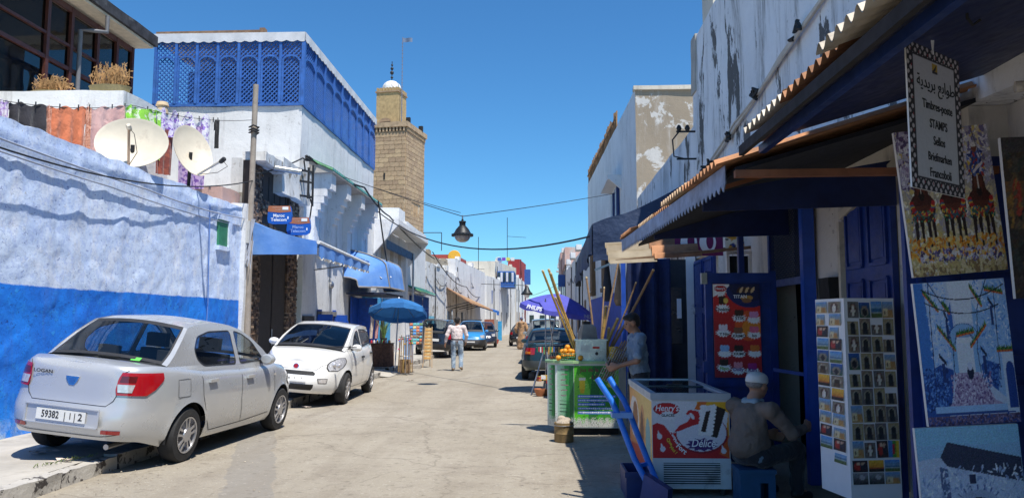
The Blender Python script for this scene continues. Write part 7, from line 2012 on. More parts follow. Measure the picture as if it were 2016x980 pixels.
# ============================================================ far end of the street
random.seed(61)
def house(name, label, pts, z, m, deep=5.0, cat='house', z0=0, extra=None):
    """a block whose street front runs through two plan points, its body lying to the given side"""
    (xa, ya), (xb, yb) = pts
    t = thing(name, label, cat, (0, 0, 0)); n = -1 if deep > 0 else 1; d = abs(deep)
    mb = MB(); N = max(4, int((yb - ya) / 1.0))
    fz = lambda i: z + .06 * noise.noise(Vector((xa, lerp(ya, yb, i) * .7, 5)))
    def F(i, j): return Vector((lerp(xa, xb, i) + .04 * noise.noise(Vector((1, lerp(ya, yb, i), j * 5))), lerp(ya, yb, i), lerp(z0, fz(i), j)))
    mb.grid(F, N, 8)
    mb.grid(lambda i, j: Vector((xa + n * d * i + .0, ya + .03 * noise.noise(Vector((i * 5, 0, j * 5))), lerp(z0, fz(0), j))), 6, 8)
    mb.grid(lambda i, j: Vector((lerp(xa, xb, i) + n * d * j, lerp(ya, yb, i), fz(i))), N, 3)
    mb.grid(lambda i, j: Vector((xb + n * d * i, yb, lerp(z0, fz(1), j))), 3, 3)
    mb.build('wall', m, t)
    sd_ = 1 if deep > 0 else -1; rr = random.Random(int(ya * 10))
    for k in range(int((yb - ya) / 6)):
        y = ya + 1.5 + k * 6 + rr.uniform(-1, 2.5); x = lerp(xa, xb, min(1, (y - ya) / (yb - ya))) + sd_ * .05; h_ = z - rr.uniform(.1, .8)
        MB().path([(x, y, h_), (x + sd_ * .03, y + .1, h_ * .6), (x, y, z0 + .2)], .035, 5).build('drainpipe', GREYCABLE if k % 2 else CABLE, t)
        MB().rbox(x - .3, x + .02 * sd_ + .02, y + .8, y + 1.7 + rr.uniform(0, .8), z - .02, z + rr.uniform(.12, .4), .4, .03).build('parapet_lump', m, t)
        q = [Vector((x + sd_ * .06, y, h_ * .85)), Vector((x + sd_ * .08, y + 2.5, h_ * .72)), Vector((x + sd_ * .06, y + 5.5, h_ * .86))]
        MB().path(sag(q[0], q[2], .35), .022, 4).build('house_cable', CABLE, t)
    def onf(y): return lerp(xa, xb, (y - ya) / (yb - ya))
    return t, onf
def win(t, onf, y, w, z0, z1, m, side=1, frame=None):
    x = onf(y); o = MB().box(min(x, x + side * .06), max(x, x + side * .06), y, y + w, z0, z1).build('window', m, t)
    if frame:
        g = MB()
        for a, b in (((y, z0), (y + w, z0)), ((y, z1), (y + w, z1)), ((y, z0), (y, z1)), ((y + w, z0), (y + w, z1)), ((y, (z0 + z1) / 2), (y + w, (z0 + z1) / 2)), ((y + w / 2, z0), (y + w / 2, z1))):
            g.bar((x + side * .08, a[0], a[1]), (x + side * .08, b[0], b[1]), .07, .07)
        g.build('frame', frame, o)
    return o
t, on = house('peeling_house', 'low white house with badly peeling walls beyond the black hatchback', [(-6.72, 44.35), (-6.55, 57)], 5.1, WHITE_PEEL)
win(t, on, 53.5, 1.2, .2, 2.3, mat('slate_door', (.08, .12, .17), .7)); win(t, on, 55.4, .9, .2, 2.4, DARKGLASS)
MB().grid(lambda i, j: Vector((-6.66, lerp(44.4, 47.5, i), lerp(.1, 1.9, j))), 4, 3).build('mural', mat('turquoise_mural', (.12, .42, .58), .8, var=.5, vs=3, dirt=.3, dcol=(.6, .7, .7)), t)
t, on = house('roof_storey', 'beige rooftop storey with a green net behind the peeling white house', [(-7.7, 48), (-7.1, 60)], 6.1, mat('dull_beige_render', (.36, .30, .22), .95, var=.2, vs=1, dirt=.2))
gn = MB(); gn.box(-11, -8.0, 52, 52.1, 6.05, 6.5); gn.build('green_net', mat('green_net', (.04, .30, .06), .9), t)
for x in (-10.6, -9.4, -8.2): MB().bar((x, 52, 6.6), (x, 52, 7.5), .05, .05).build('net_pole', CABLE, t)
MB().bar((-8.4, 54, 6.6), (-8.4, 54, 7.9), .05, .05).build('rail_post', CABLE, t); MB().bar((-7.1, 54, 6.6), (-7.1, 54, 7.9), .05, .05).build('rail_post', CABLE, t); MB().bar((-8.4, 54, 7.9), (-7.1, 54, 7.9), .05, .05).build('rail', CABLE, t)
t, on = house('red_roofed_shed', 'small terracotta red roof with a yellow disc above the white block', [(-7.4, 64), (-6.9, 70)], 7.2, mat('brick_red_wall', (.30, .05, .04), .9), 3.5)
MB().lathe([(0, 0), (.55, .02), (.5, .08), (0, .1)], 20, c=(-7.3, 63.8, 7.0), M=Matrix.Rotation(R(90), 4, 'X')).build('yellow_disc', mat('yellow_disc', (.6, .33, .03), .7), t)
t, on = house('white_block', 'plain white block standing taller behind the street wall', [(-6.6, 58.5), (-5.6, 76)], 6.4, WHITE_CLEAN)
t, on = house('street_wall_house', 'white house with small doors under a long wooden lean-to awning', [(-6.55, 57.02), (-5.9, 77)], 5.0, WHITE)
for y, c in ((58.5, 0), (61.2, 1), (63.5, 0), (66.0, 1), (70.5, 0)): win(t, on, y, .9, .15 if c else .9, 2.3, (DARKGLASS, mat('slate_door', (.08, .12, .17), .7))[c], 1, None if c else WHITEPAINT)
win(t, on, 73, .9, 2.8, 4.2, mat('slate_door', (.08, .12, .17), .7), 1, IRON)
la = thing('timber_awning', 'long rust-brown timber awning on struts along the far left houses', 'awning', (0, 0, 0), group='awnings')
for k in range(29):
    y = 53 + k * .66; q_ = .02 * (k % 2) - .012 * k; MB().prism([(-6.6, y, 3.95 + q_), (-4.85 + .022 * k, y, 2.85 + q_), (-4.85 + .022 * k, y, 2.78 + q_), (-6.6, y, 3.88 + q_)], (0, .64, 0)).build('board', (RUST, mat('sun_bleached_board', (.42, .25, .13), .85, var=.3))[k % 2], la, smooth=0)
for y in (52, 56, 60, 64): MB().bar((-6.6, y, 2.5), (-4.9, y, 2.9), .06, .06).build('strut', CABLE, la)
ba = thing('shop_awning', 'small bright blue awning at the far end of the timber awning', 'awning', (0, 0, 0), group='awnings')
MB().prism([(-6.1, 69, 3.2), (-4.0, 69, 2.55), (-4.0, 69, 2.35), (-6.1, 69, 3.0)], (0, 3.5, 0)).build('canvas_top', mat('bright_blue_awning', (.02, .17, .60), .7), ba, smooth=0)
MB().box(-4.02, -3.98, 69, 72.5, 2.15, 2.5).build('front_valance', mat('bright_blue_awning', (.02, .17, .60), .7), ba)
rcab = thing('cabinet', 'rust-red street cabinet with grey side beside the far blue wall', 'cabinet', (-4.15, 62, 0)); MB().box(-.45, .35, 0, .6, .05, 1.75).build('case', mat('rust_red_panel', (.30, .10, .06), .7), rcab); MB().box(.35, .62, .0, .6, .05, 1.72).build('side_panel', mat('grey_panel', (.30, .29, .28), .7, dirt=.2), rcab); MB().box(-.38, .28, -.02, 0, .2, 1.6).build('door_panel', mat('rust_red_panel_two', (.34, .12, .07), .7), rcab)
bw2 = MB().rbox(-4.4, -3.3, 64, 64.3, 0, 1.6, .4, .02).build('low_wall', mat('cyan_wall_paint', (.04, .33, .62), .8, var=.2), label='low cyan painted wall beside the rust-red cabinet', cat='wall')
for x, lab in ((-3.75, 'red bowl on the road left of the blue trolley'), (-3.25, 'red bowl on the road nearest the black saloon')):
    MB().lathe([(.15, 0), (.2, .18), (.24, .3), (.2, .3), (0, .1)], 14, c=(x, 55, 0)).build('red_bowl', mat('red_clay', (.5, .08, .05), .7), label=lab, cat='bowl')
t, on = house('balcony_house', 'white house with a blue closed balcony near the end of the street', [(-5.5, 77.1), (-3.3, 97)], 6.2, WHITE)
for y in (79, 82, 86, 90, 93): win(t, on, y, 1.0, .2 if y % 2 else 1.0, 2.6, DARKGLASS, 1, None)
for y in (80, 85, 91): win(t, on, y, .9, 3.4, 4.8, IRON)
t, on = house('upper_balcony_storey', 'cream upper storey carrying the blue closed balcony', [(-5.2, 86), (-3.2, 98)], 8.4, CREAM)
bx = MB().box(-4.9, -3.0, 85.6, 90.5, 5.4, 7.2).build('closed_balcony', LATTICE_BLUE, t)
for k in range(6): MB().box(-4.85 + k * .31, -4.62 + k * .31, 85.52, 85.58, 6.0, 7.05).build('balcony_pane', (DARKGLASS, CV)[k % 2], bx)
for k in range(6): MB().box(-2.98, -2.94, 85.8 + k * .78, 86.4 + k * .78, 5.6, 7.05).build('balcony_pane', DARKGLASS, bx)
for k in range(4): MB().rbox(-4.9 + k * .5, -4.5 + k * .5, 85.8, 86.0, 8.4, 8.75, .2, .03).build('balcony_laundry', (tc[2], mat('violet_cloth', (.2, .05, .4), .9), mat('lemon_cloth', (.6, .6, .1), .9), tc[1])[k], t)
t, on = house('end_house', 'white house with a dark red upper wall far up the left side', [(-3.3, 98.1), (-1.9, 124)], 7.4, WHITE)
for y in (100, 104, 109, 115): win(t, on, y, 1.3, 1.0, 2.8, mat('brown_shutter', (.2, .12, .07), .7)); win(t, on, y, 1.1, 4.2, 5.8, DARKGLASS)
t2, on2 = house('red_upper_storey', 'dark red gable above the far white house', [(-3.0, 106), (-2.3, 116)], 10.2, mat('dark_red_wall', (.28, .025, .03), .9), 1.6)
MB().box(-2.35, -1.5, 108, 109.5, 6.8, 8.9).build('hanging_window_box', IRON, t2)
# right side, beyond the plain white house
t, on = house('side_house', 'sunlit low white house on the right beyond the plain white house', [(2.40, 38.05), (2.0, 62)], 5.6, WHITE, -6)
for y in (40, 46, 52, 57): win(t, on, y, 1.1, .9, 2.7, mat('brown_shutter', (.2, .12, .07), .7), -1)
MB().box(2.0, 2.4, 44, 44.4, 3.6, 5.0).build('wall_bracket', CABLE, t)
t, on = house('pink_topped_house', 'tall white house with a faded pink top on the far right', [(2.1, 62.1), (2.2, 96)], 7.4, WHITE, -6)
MB().rbox(1.95, 5, 62.0, 70, 6.2, 7.6, .8, .03).build('pink_band', PINK, t); MB().rbox(1.8, 4, 70.1, 78, 5.8, 7.9, .8, .03).build('pink_band', PINK, t)
for y in (65, 72, 80, 88): win(t, on, y, 1.1, 3.2, 5.0, DARKGLASS, -1)
MB().box(1.5, 2.1, 66, 67.5, 4.6, 5.6).build('window_box', IRON, t)
t, on = house('closing_house', 'pale low houses closing the far end of the street', [(-1.6, 128), (9, 129)], 5.5, WHITE_CLEAN, -6)
MB().box(-6, 12, 127.8, 134, 0, 5.3).build('front_wall', WHITE_CLEAN, t)
for k in range(5): MB().box(-2 + k * 1.8, -1.2 + k * 1.8, 127.7, 127.8, 1, 2.6).build('window', DARKGLASS, t)
an = thing('television_aerial', 'tall thin television aerial on the roof above the blue balcony', 'aerial', (-3.9, 88, 8.4)); MB().tube((0, 0, 0), (0, 0, 5.2), .035, n=6).build('mast', CABLE, an); MB().bar((0, 0, 3.0), (2.2, 0, 2.85), .04, .04).build('boom', CABLE, an)
an = thing('television_aerial', 'bare roof mast standing left of the tall aerial', 'aerial', (-6.1, 74, 6.4)); MB().tube((0, 0, -1.5), (0, 0, 3.4), .03, n=6).build('mast', CABLE, an); MB().bar((-1.6, 0, .2), (.6, 0, .25), .035, .035).build('boom', CABLE, an)
dsh = thing('satellite_dish', 'small white dish on the far roof behind the tall aerial', 'satellite dish', (-4.9, 88, 8.6)); MB().lathe([(0, .1), (.4, .0), (.42, .02), (0, .13)], 18, M=Matrix.Rotation(R(-70), 4, 'X')).build('reflector', LETTER, dsh)
# ============================================================ street lamp on its wire, overhead cables
LP = (-1.90, 18.3, 3.60)
lm = thing('street_lantern', 'black bell-shaped lantern with a clouded glass bowl hanging on a wire over the street', 'lamp', LP)
LB_ = mat('lantern_iron', (.018, .02, .022), .45, .3)
MB().lathe([(.0, .56), (.03, .55), (.035, .50), (.10, .49), (.105, .46), (.09, .44), (.09, .36), (.12, .33), (.19, .25), (.235, .16), (.26, .13), (.30, .10), (.30, .075), (.24, .06), (0, .06)], 30).build('bell', LB_, lm)
MB().lathe([(.225, .06), (.22, .0), (.17, -.07), (.09, -.115), (0, -.125)], 28).build('glass_bowl', mat('clouded_glass', (.34, .30, .27), .25, var=.25, spec=.6), lm)
for k in range(18):
    a = k * 2 * math.pi / 18; MB().rbox(.29 * math.cos(a) - .025, .29 * math.cos(a) + .025, .29 * math.sin(a) - .025, .29 * math.sin(a) + .025, .05, .12, .1, .003).build('rim_lug', LB_, lm)
MB().tube((0, 0, .55), (0, 0, .66), .02).build('hanger', METAL, lm)
lm.scale = (.84, .84, .84)
top = (LP[0], LP[1], LP[2] + .53)
cable([(-6.4, 23.5, 6.2), top, (2.55, 25.9, 5.95)], .010, CABLE, 'thin wire across the street carrying the black lantern', .03)
cable([(-6.5, 23.4, 6.22), (-1.95, 18.3, 4.22)], .007, CABLE, 'lead twisted along the lantern wire to the lattice house', .05)
cable([(-6.2, 28.5, 5.75), (1.05, 15.2, 3.3)], .020, CABLE, 'heavy black cable sagging across the street below the lantern', .75)
cable([(-6.3, 44, 5.6), (-5.9, 60, 4.3), (-5.8, 76, 4.2)], .03, CABLE, 'cable looping along the far left house fronts', .5)
cable([(-2.2, 98, 4.8), (2.1, 70, 5.4)], .02, CABLE, 'far thin cable crossing to the pink-topped house', .4)
wlamp = thing('wall_lantern', 'small black wall lantern far up the left side of the street', 'lamp', (-1.3, 70, 4.0)); MB().lathe([(0, .9), (.1, .8), (.35, .3), (.55, .1), (.5, 0), (0, 0)], 16).build('bell', LB_, wlamp); MB().lathe([(.3, 0), (.2, -.2), (0, -.28)], 12).build('glass_bowl', LETTER, wlamp); MB().bar((0, 0, .85), (-4.2, 0, 1.0), .05, .05).build('arm', CABLE, wlamp)
# things hung under the tarpaulin behind the canes
random.seed(71)
for k, (x, y, z0, z1, c, lab) in enumerate(((1.35, 15.6, 2.0, 3.0, (.03, .035, .05), 'dark umbrella hanging under the tarpaulin, nearest the street'), (1.55, 15.2, 1.9, 2.7, (.20, .13, .08), 'brown bag hanging in the middle under the tarpaulin'), (1.75, 15.4, 1.85, 2.75, (.14, .14, .2), 'grey scarf hanging under the tarpaulin beside the brown bag'), (1.98, 15.0, 1.7, 2.6, (.22, .16, .11), 'tan bag hanging under the tarpaulin nearest the curtain'), (2.15, 15.3, 1.5, 2.1, (.3, .03, .02), 'red cloth hanging low under the tarpaulin'))):
    mb = MB().lathe([(.01, z1), (.03, z1 - .15), (.09, z0 + .3), (.11, z0 + .1), (.07, z0), (0, z0)], 12, c=(x, y, 0), M=Matrix.Scale(.5, 4, (0, 1, 0)))
    t = thing('hanging_goods', lab, 'goods', (0, 0, 0), group='goods hanging under the tarpaulin'); mb.build('body', mat('hung_goods_%d' % k, c, .9, var=.3), t); MB().tube((x, y, z1 - .02), (x, y, 3.3), .006).build('hook_cord', CABLE, t)
# ============================================================ postcard rack in front
PR = thing('postcard_rack', 'tall white square revolving rack of postcards at the shop door', 'rack', (2.25, 5.77, 0), (0, 0, R(10)))
MB().box(0, .40, 0, .40, .31, 1.77).build('column', WHITEPAINT, PR)
MB().tube((.2, .2, .0), (.2, .2, .32), .035, n=12).build('post', METAL, PR); MB().lathe([(.22, 0), (.22, .02), (.05, .04), (0, .04)], 20, c=(.2, .2, 0)).build('foot', METAL, PR)
def card(kind, w, h, seed):
    land = w > h; cv = Canvas(13 if land else 9, 9 if land else 13, (120, 110, 90)); cv.rng = np.random.RandomState(seed); r_ = cv.rng
    wall_ = [(150, 140, 115), (120, 115, 95), (165, 150, 110), (135, 120, 100), (110, 105, 100)][r_.randint(5)]; door = [(35, 32, 28), (60, 45, 30), (25, 30, 35), (80, 70, 55)][r_.randint(4)]
    if kind == 'arch':
        cv.a[:] = wall_; cv.rect(.2, .8, .05, .55, tuple(int(x * .8) for x in wall_)); cv.ell(.5, .55, .36, .32, (170, 160, 135)); cv.ell(.5, .52, .27, .26, door); cv.rect(.24, .76, .06, .55, door); cv.rect(.35, .65, .06, .4, tuple(int(x * 1.4) for x in door))
    elif kind == 'figure':
        cv.a[:] = wall_; cv.ell(.5, .5, .3, .42, (90, 60, 50)); cv.ell(.5, .42, .17, .33, (225, 215, 200)); cv.ell(.5, .75, .08, .08, (200, 170, 150))
    elif kind == 'sunset': cv.grad((220, 120, 30), (240, 190, 60)); cv.rect(0, 1, 0, .3, (40, 30, 30)); cv.rect(0, 1, .3, .42, (190, 100, 40))
    elif kind == 'sea': cv.grad((200, 190, 150), (80, 150, 220)); cv.rect(0, 1, .35, .55, (50, 110, 150)); cv.rect(0, 1, 0, .3, (90, 110, 60))
    elif kind == 'grey': cv.grad((50, 50, 50), (150, 150, 150)); cv.rect(0, 1, .3, .5, (80, 80, 80)); cv.ell(.6, .6, .2, .2, (180, 180, 180))
    elif kind == 'couple': cv.a[:] = (60, 40, 40); cv.ell(.35, .5, .25, .35, (180, 50, 40)); cv.ell(.7, .5, .22, .35, (40, 40, 55)); cv.ell(.4, .75, .12, .14, (220, 180, 150)); cv.ell(.66, .75, .12, .14, (210, 170, 140))
    elif kind == 'flag': cv.rect(0, .4, 0, 1, (60, 130, 190)); cv.rect(.4, .75, 0, 1, (90, 160, 60)); cv.rect(.75, 1, 0, 1, (230, 190, 40)); cv.ell(.5, .5, .15, .3, (190, 40, 40))
    elif kind == 'town': cv.grad((190, 150, 90), (110, 160, 210)); cv.rect(.1, .5, .1, .6, (225, 205, 160)); cv.rect(.5, .9, .1, .5, (190, 140, 80)); cv.rect(.2, .3, .2, .4, (60, 40, 30))
    elif kind == 'blue_arch': cv.grad((60, 90, 60), (40, 90, 170)); cv.ell(.5, .4, .35, .35, (140, 130, 110)); cv.ell(.5, .35, .2, .25, (30, 30, 40))
    cv.speck(9); return picture_mesh('postcard', cv, w, h, .002)
names = {'arch': 'an arched doorway', 'figure': 'a robed figure in white', 'sunset': 'an orange sunset', 'sea': 'a blue shore', 'grey': 'a grey town view', 'couple': 'a red and black couple', 'flag': 'green and yellow bands', 'town': 'a sandy town', 'blue_arch': 'a blue-toned arch'}
ordn = ['top', 'second', 'third', 'fourth', 'fifth', 'sixth', 'seventh', 'eighth', 'ninth', 'tenth', 'eleventh', 'twelfth', 'thirteenth', 'fourteenth']
coln = ['first', 'second', 'third', 'fourth']
meshes = {}
def place_card(kind, w, h, seed, M, lab):
    key = (kind, w > h, seed % 3)
    if key not in meshes: meshes[key] = card(kind, w, h, seed)
    o = link('postcard', meshes[key], label=lab, cat='postcard', group='postcards on the white rack'); o.matrix_world = M
    if kind == 'x': pass
    return o
PM = Matrix.Translation((2.25, 5.77, 0)) @ Matrix.Rotation(R(10), 4, 'Z')
random.seed(5)
layout = [['figure', 'blue_arch', 'sea', 'town'], ['arch', 'arch', 'figure', 'arch'], ['figure', 'arch', 'arch', 'arch'], ['blue_arch', 'arch', 'arch', 'town'], ['arch', 'arch', 'figure', 'arch'], ['arch', 'arch', 'arch', 'arch'], ['town', 'arch', 'arch', 'arch'], ['arch', 'arch', 'arch', 'arch'], ['town', 'figure', 'couple', 'flag']]
for r_, row in enumerate(layout):
    for c_, k in enumerate(row):
        x = .022 + c_ * .094; z = 1.625 - r_ * .1275
        M = PM @ Matrix.Translation((x + random.uniform(-.003, .003), -.006 - random.uniform(0, .004), z)) @ Matrix.Rotation(R(random.uniform(-5, -1)), 4, 'X') @ Matrix.Rotation(R(random.uniform(-1.2, 1.2)), 4, 'Y')
        place_card(k, .086, .12, r_ * 4 + c_, M, 'postcard of %s, %s in the %s row of the wide face' % (names[k], coln[c_], ordn[r_]))
for r_, row in enumerate((['couple', 'sunset', 'sea'], ['grey', 'grey', 'town'])):
    for c_, k in enumerate(row):
        M = PM @ Matrix.Translation((.015 + c_ * .127, -.007, .505 - r_ * .088)) @ Matrix.Rotation(R(-3), 4, 'X')
        place_card(k, .118, .082, 50 + r_ * 3 + c_, M, 'wide postcard of %s, %s in the %s bottom row' % (names[k], coln[c_], ('upper', 'lower')[r_]))
kinds = ['town', 'sea', 'sunset', 'town', 'blue_arch', 'figure', 'couple', 'arch']
for r_ in range(13):
    for c_ in range(2):
        k = kinds[(r_ * 3 + c_ * 5) % 8]; 
        if r_ == 12 and c_ == 0: continue
        M = PM @ Matrix.Translation((-.007 - random.uniform(0, .005), .385 - c_ * .185 , 1.66 - r_ * .093 + random.uniform(-.004, .004))) @ Matrix.Rotation(R(-90), 4, 'Z') @ Matrix.Rotation(R(random.uniform(-7, -1)), 4, 'X')
        place_card(k, .16, .085, 80 + r_ * 2 + c_, M, 'postcard of %s, %s card, %s row, narrow side' % (names[k], ('far', 'near')[c_], ordn[r_]))

# ============================================================ paintings and the hanging sign
def painting(label, loc, rot, w, h, cv, th=.025):
    return link('painting', picture_mesh('painting', cv, w, h, th, uneven=.0025), label=label, cat='painting', group='paintings hung on the blue door', loc=loc, rot=rot)
cv = Canvas(140, 220, (190, 175, 140)); cv.grad((205, 185, 125), (165, 160, 175)); cv.dabs(900, [(215, 200, 160), (230, 215, 175), (175, 165, 175), (210, 185, 110), (240, 235, 220)], r=.028)
cv.dabs(500, [(150, 130, 165), (95, 75, 115), (190, 180, 200), (225, 220, 225)], 0, .42, .6, 1, .025); cv.dabs(260, [(215, 210, 220), (180, 175, 195), (120, 110, 150)], .45, 1, .62, 1, .022)
for x, sc_ in ((.20, 1.0), (.52, 1.05), (.82, 1.0)):
    for dx in (-.085, -.03, .04, .09): cv.poly([(x + dx - .022, .40), (x + dx + .022, .40), (x + dx * 1.15 + .008, .17), (x + dx * 1.15 - .010, .17)], (45, 24, 20))
    cv.ell(x, .47, .135 * sc_, .10, (70, 30, 22)); cv.ell(x - .02, .46, .10, .075, (98, 46, 30)); cv.poly([(x - .09, .48), (x + .09, .48), (x + .055, .66), (x - .055, .66)], (78, 34, 25)); cv.ell(x, .60, .045, .075, (105, 52, 36)); cv.ell(x, .545, .03, .035, (40, 22, 20)); cv.poly([(x - .05, .64), (x - .035, .70), (x - .018, .65)], (60, 28, 22)); cv.poly([(x + .05, .64), (x + .035, .70), (x + .018, .65)], (60, 28, 22)); cv.line(x, .66, x, .57, .014, (215, 205, 195))
    for k in range(26):
        a_ = math.pi * (1 + k / 25); cv.ell(x + .115 * math.cos(a_), .50 + .085 * math.sin(a_), .022, .013, [(190, 35, 35), (175, 30, 40), (60, 110, 150), (225, 185, 60), (200, 50, 40)][k % 5])
    cv.dabs(60, [(50, 90, 110), (40, 120, 90), (225, 190, 80), (200, 60, 40)], x - .13, x + .13, .37, .44, .014)
    cv.poly([(x - .075, .66), (x + .08, .66), (x + .05, .82), (x - .05, .82)], (55, 75, 140)); cv.dabs(70, [(225, 222, 235), (40, 60, 130), (95, 120, 185), (180, 60, 40), (230, 190, 70)], x - .075, x + .08, .66, .82, .018); cv.ell(x + .005, .845, .028, .032, (125, 75, 52)); cv.ell(x + .005, .868, .036, .018, (225, 220, 215)); cv.line(x + .07, .74, x + .0, .99, .008, (60, 32, 30)); cv.line(x + .07, .74, x - .03, .68, .02, (225, 215, 215))
cv.dabs(260, [(230, 150, 30), (215, 125, 25), (240, 180, 70), (235, 205, 130)], 0, 1, .11, .25, .022); cv.dabs(200, [(110, 90, 150), (235, 225, 220), (70, 60, 100), (200, 190, 215)], .1, .95, .07, .17, .018); cv.dabs(300, [(205, 180, 120), (150, 120, 80), (225, 205, 160)], 0, 1, 0, .08, .025); cv.speck(9)
painting('thickly painted canvas of three horses with red harness, the highest hung', (2.16, 4.50, 1.85), (0, R(-5), 0), .54, .86, cv)
cv = Canvas(150, 225, (205, 215, 235)); B1, B2, B3 = (60, 110, 190), (30, 70, 150), (150, 190, 230)
cv.poly([(.0, .1), (0, 1), (.16, 1), (.32, .8), (.36, .5), (.34, .3)], (190, 210, 240)); cv.poly([(0, .1), (0, 1), (.1, 1), (.14, .5), (.12, .1)], (70, 130, 205)); cv.poly([(1, .1), (1, 1), (.78, 1), (.66, .8), (.62, .5), (.66, .3)], (160, 195, 235)); cv.poly([(.36, 1), (.62, 1), (.6, .7), (.42, .7)], (225, 230, 240)); cv.poly([(.3, .7), (.38, .85), (.4, .6), (.36, .4)], B1); cv.poly([(.7, .72), (.62, .85), (.6, .6), (.64, .4)], B3)
cv.ell(.49, .60, .16, .1, B3); cv.rect(.34, .64, .36, .60, B3); cv.ell(.49, .56, .09, .08, (235, 235, 240)); cv.rect(.40, .58, .36, .56, (225, 230, 240)); cv.ell(.49, .62, .10, .02, (140, 170, 210))
cv.poly([(.0, .0), (.0, .36), (.2, .42), (.34, .38), (.3, .2), (.22, 0)], (40, 85, 165)); cv.poly([(.64, .40), (.7, .44), (.84, .40), (.8, .22), (.66, .3)], (45, 90, 170)); cv.dabs(260, [(30, 60, 130), (80, 130, 200), (110, 160, 220), (20, 50, 110)], 0, .28, .1, .39, .014); cv.dabs(120, [(30, 60, 130), (90, 140, 205)], .66, .83, .25, .41, .013)
cv.dabs(260, [(120, 170, 230), (225, 232, 245), (170, 205, 240)], .12, .34, .42, 1, .018, .3); cv.dabs(220, [(120, 170, 230), (225, 232, 245), (90, 145, 215)], .64, 1, .45, 1, .018, .3)
for xx, yy, x2, y2 in ((.12, .14, .16, 1), (.34, .3, .36, .52), (.36, .5, .31, .82), (.31, .82, .16, 1), (.64, .3, .62, .52), (.62, .5, .67, .8), (.67, .8, .8, 1), (.84, .3, .87, .95)): cv.line(xx, yy, x2, y2, .008, (25, 40, 95))
for k in range(26): a_ = math.pi * k / 25; cv.ell(.49 + .10 * math.cos(a_), .56 + .085 * math.sin(a_), .006, .005, (25, 40, 95)); cv.ell(.49 + .155 * math.cos(a_), .60 + .10 * math.sin(a_), .005, .005, (40, 70, 140))
cv.poly([(.3, .16), (.38, .36), (.60, .36), (.76, .16), (.95, .1), (.2, .1)], (185, 165, 195)); cv.dabs(420, [(150, 120, 160), (205, 190, 215), (120, 90, 140), (225, 215, 230)], .3, .74, .12, .35, .012); cv.rect(.1, .96, .085, .13, (170, 205, 240)); cv.rect(.1, .96, .07, .088, (50, 80, 150)); cv.rect(0, 1, 0, .065, (110, 90, 120)); cv.dabs(260, [(150, 130, 160), (80, 60, 90), (60, 80, 150)], 0, 1, 0, .06, .014)
cv.rect(.88, 1, .08, .48, (215, 225, 240)); cv.ell(.95, .36, .045, .06, B2); cv.rect(.905, .995, .1, .36, B2)
for x0, y0, x1, y1 in ((.1, .93, .24, .80), (.22, .68, .38, .52), (.56, .54, .74, .68), (.78, .93, .96, .90), (.30, .84, .36, .78), (.42, .62, .60, .64), (.62, .95, .72, .82), (.84, .50, 1, .50)):
    for k in range(16): 
        t_ = k / 15; cv.poly([(lerp(x0, x1, t_) - .012, lerp(y0, y1, t_)), (lerp(x0, x1, t_) + .004 * ((k * 7) % 5 - 2), lerp(y0, y1, t_) + .03 + .004 * ((k * 5) % 4)), (lerp(x0, x1, t_) + .012, lerp(y0, y1, t_))], [(30, 85, 45), (60, 120, 50), (25, 65, 40), (110, 150, 60)][k % 4])
        cv.ell(lerp(x0, x1, t_), lerp(y0, y1, t_) - .006, .012, .007, [(215, 95, 40), (225, 140, 50), (190, 60, 40)][k % 3])
for a in ((.08, .95, .5, .78, .98, .96), (.1, .86, .5, .70, .9, .82)):
    for k in range(40): t_ = k / 40; cv.line(lerp(a[0], a[4], t_), a[1] * (1 - t_) ** 2 + a[3] * 2 * t_ * (1 - t_) + a[5] * t_ * t_, lerp(a[0], a[4], t_ + .03), a[1] * (1 - t_ - .025) ** 2 + a[3] * 2 * (t_ + .025) * (1 - t_ - .025) + a[5] * (t_ + .025) ** 2, .008, (20, 25, 50))
for x, y, s_ in ((.2, .5, .07), (.66, .54, .06), (.3, .8, .04), (.8, .88, .05)): cv.poly([(x, y), (x + s_, y - .06), (x + s_, y - .09), (x, y - .03)], (25, 35, 70)); cv.rect(x + s_ * .2, x + s_ * .7, y - .2, y - .07, (35, 60, 120))
cv.ell(.52, .36, .035, .05, (25, 35, 70)); cv.ell(.52, .40, .025, .03, (210, 215, 235)); cv.speck(6)
painting('blue and white painting of a flowered alley with an arch, below the horses', (2.135, 4.36, 1.02), (0, R(-3.6), 0), .50, .79, cv)
cv = Canvas(130, 180, (175, 195, 215)); cv.grad((165, 180, 205), (150, 195, 225)); cv.rect(0, 1, .88, 1, (150, 200, 225)); cv.poly([(0, 0), (0, .78), (.2, .8), (1, .74), (1, 0)], (195, 205, 225)); cv.poly([(.22, .80), (.3, .90), (1, .78), (1, .62), (.28, .74)], (50, 55, 80)); cv.poly([(.24, .0), (.2, .74), (.28, .72), (.32, 0)], (90, 105, 145)); cv.dabs(700, [(205, 214, 230), (170, 184, 212), (140, 158, 195), (232, 234, 240)], 0, 1, 0, .73, .02, .35)
for k in range(13): a_ = math.pi * k / 12; cv.line(.55 + .20 * math.cos(a_), .42 + .14 * math.sin(a_), .55 + .27 * math.cos(a_), .42 + .19 * math.sin(a_), .012, (90, 105, 150))
cv.ell(.55, .42, .24, .16, (170, 180, 205)); cv.ell(.55, .40, .18, .13, (30, 30, 50)); cv.rect(.37, .73, 0, .40, (35, 35, 55)); cv.rect(.48, .54, .62, .68, (40, 45, 80)); cv.rect(.82, .9, .42, .5, (60, 75, 130)); cv.speck(8)
painting('pale blue painting of a dark gateway in a white wall, lowest on the door', (2.07, 4.30, .22), (0, R(-3), 0), .55, .80, cv)
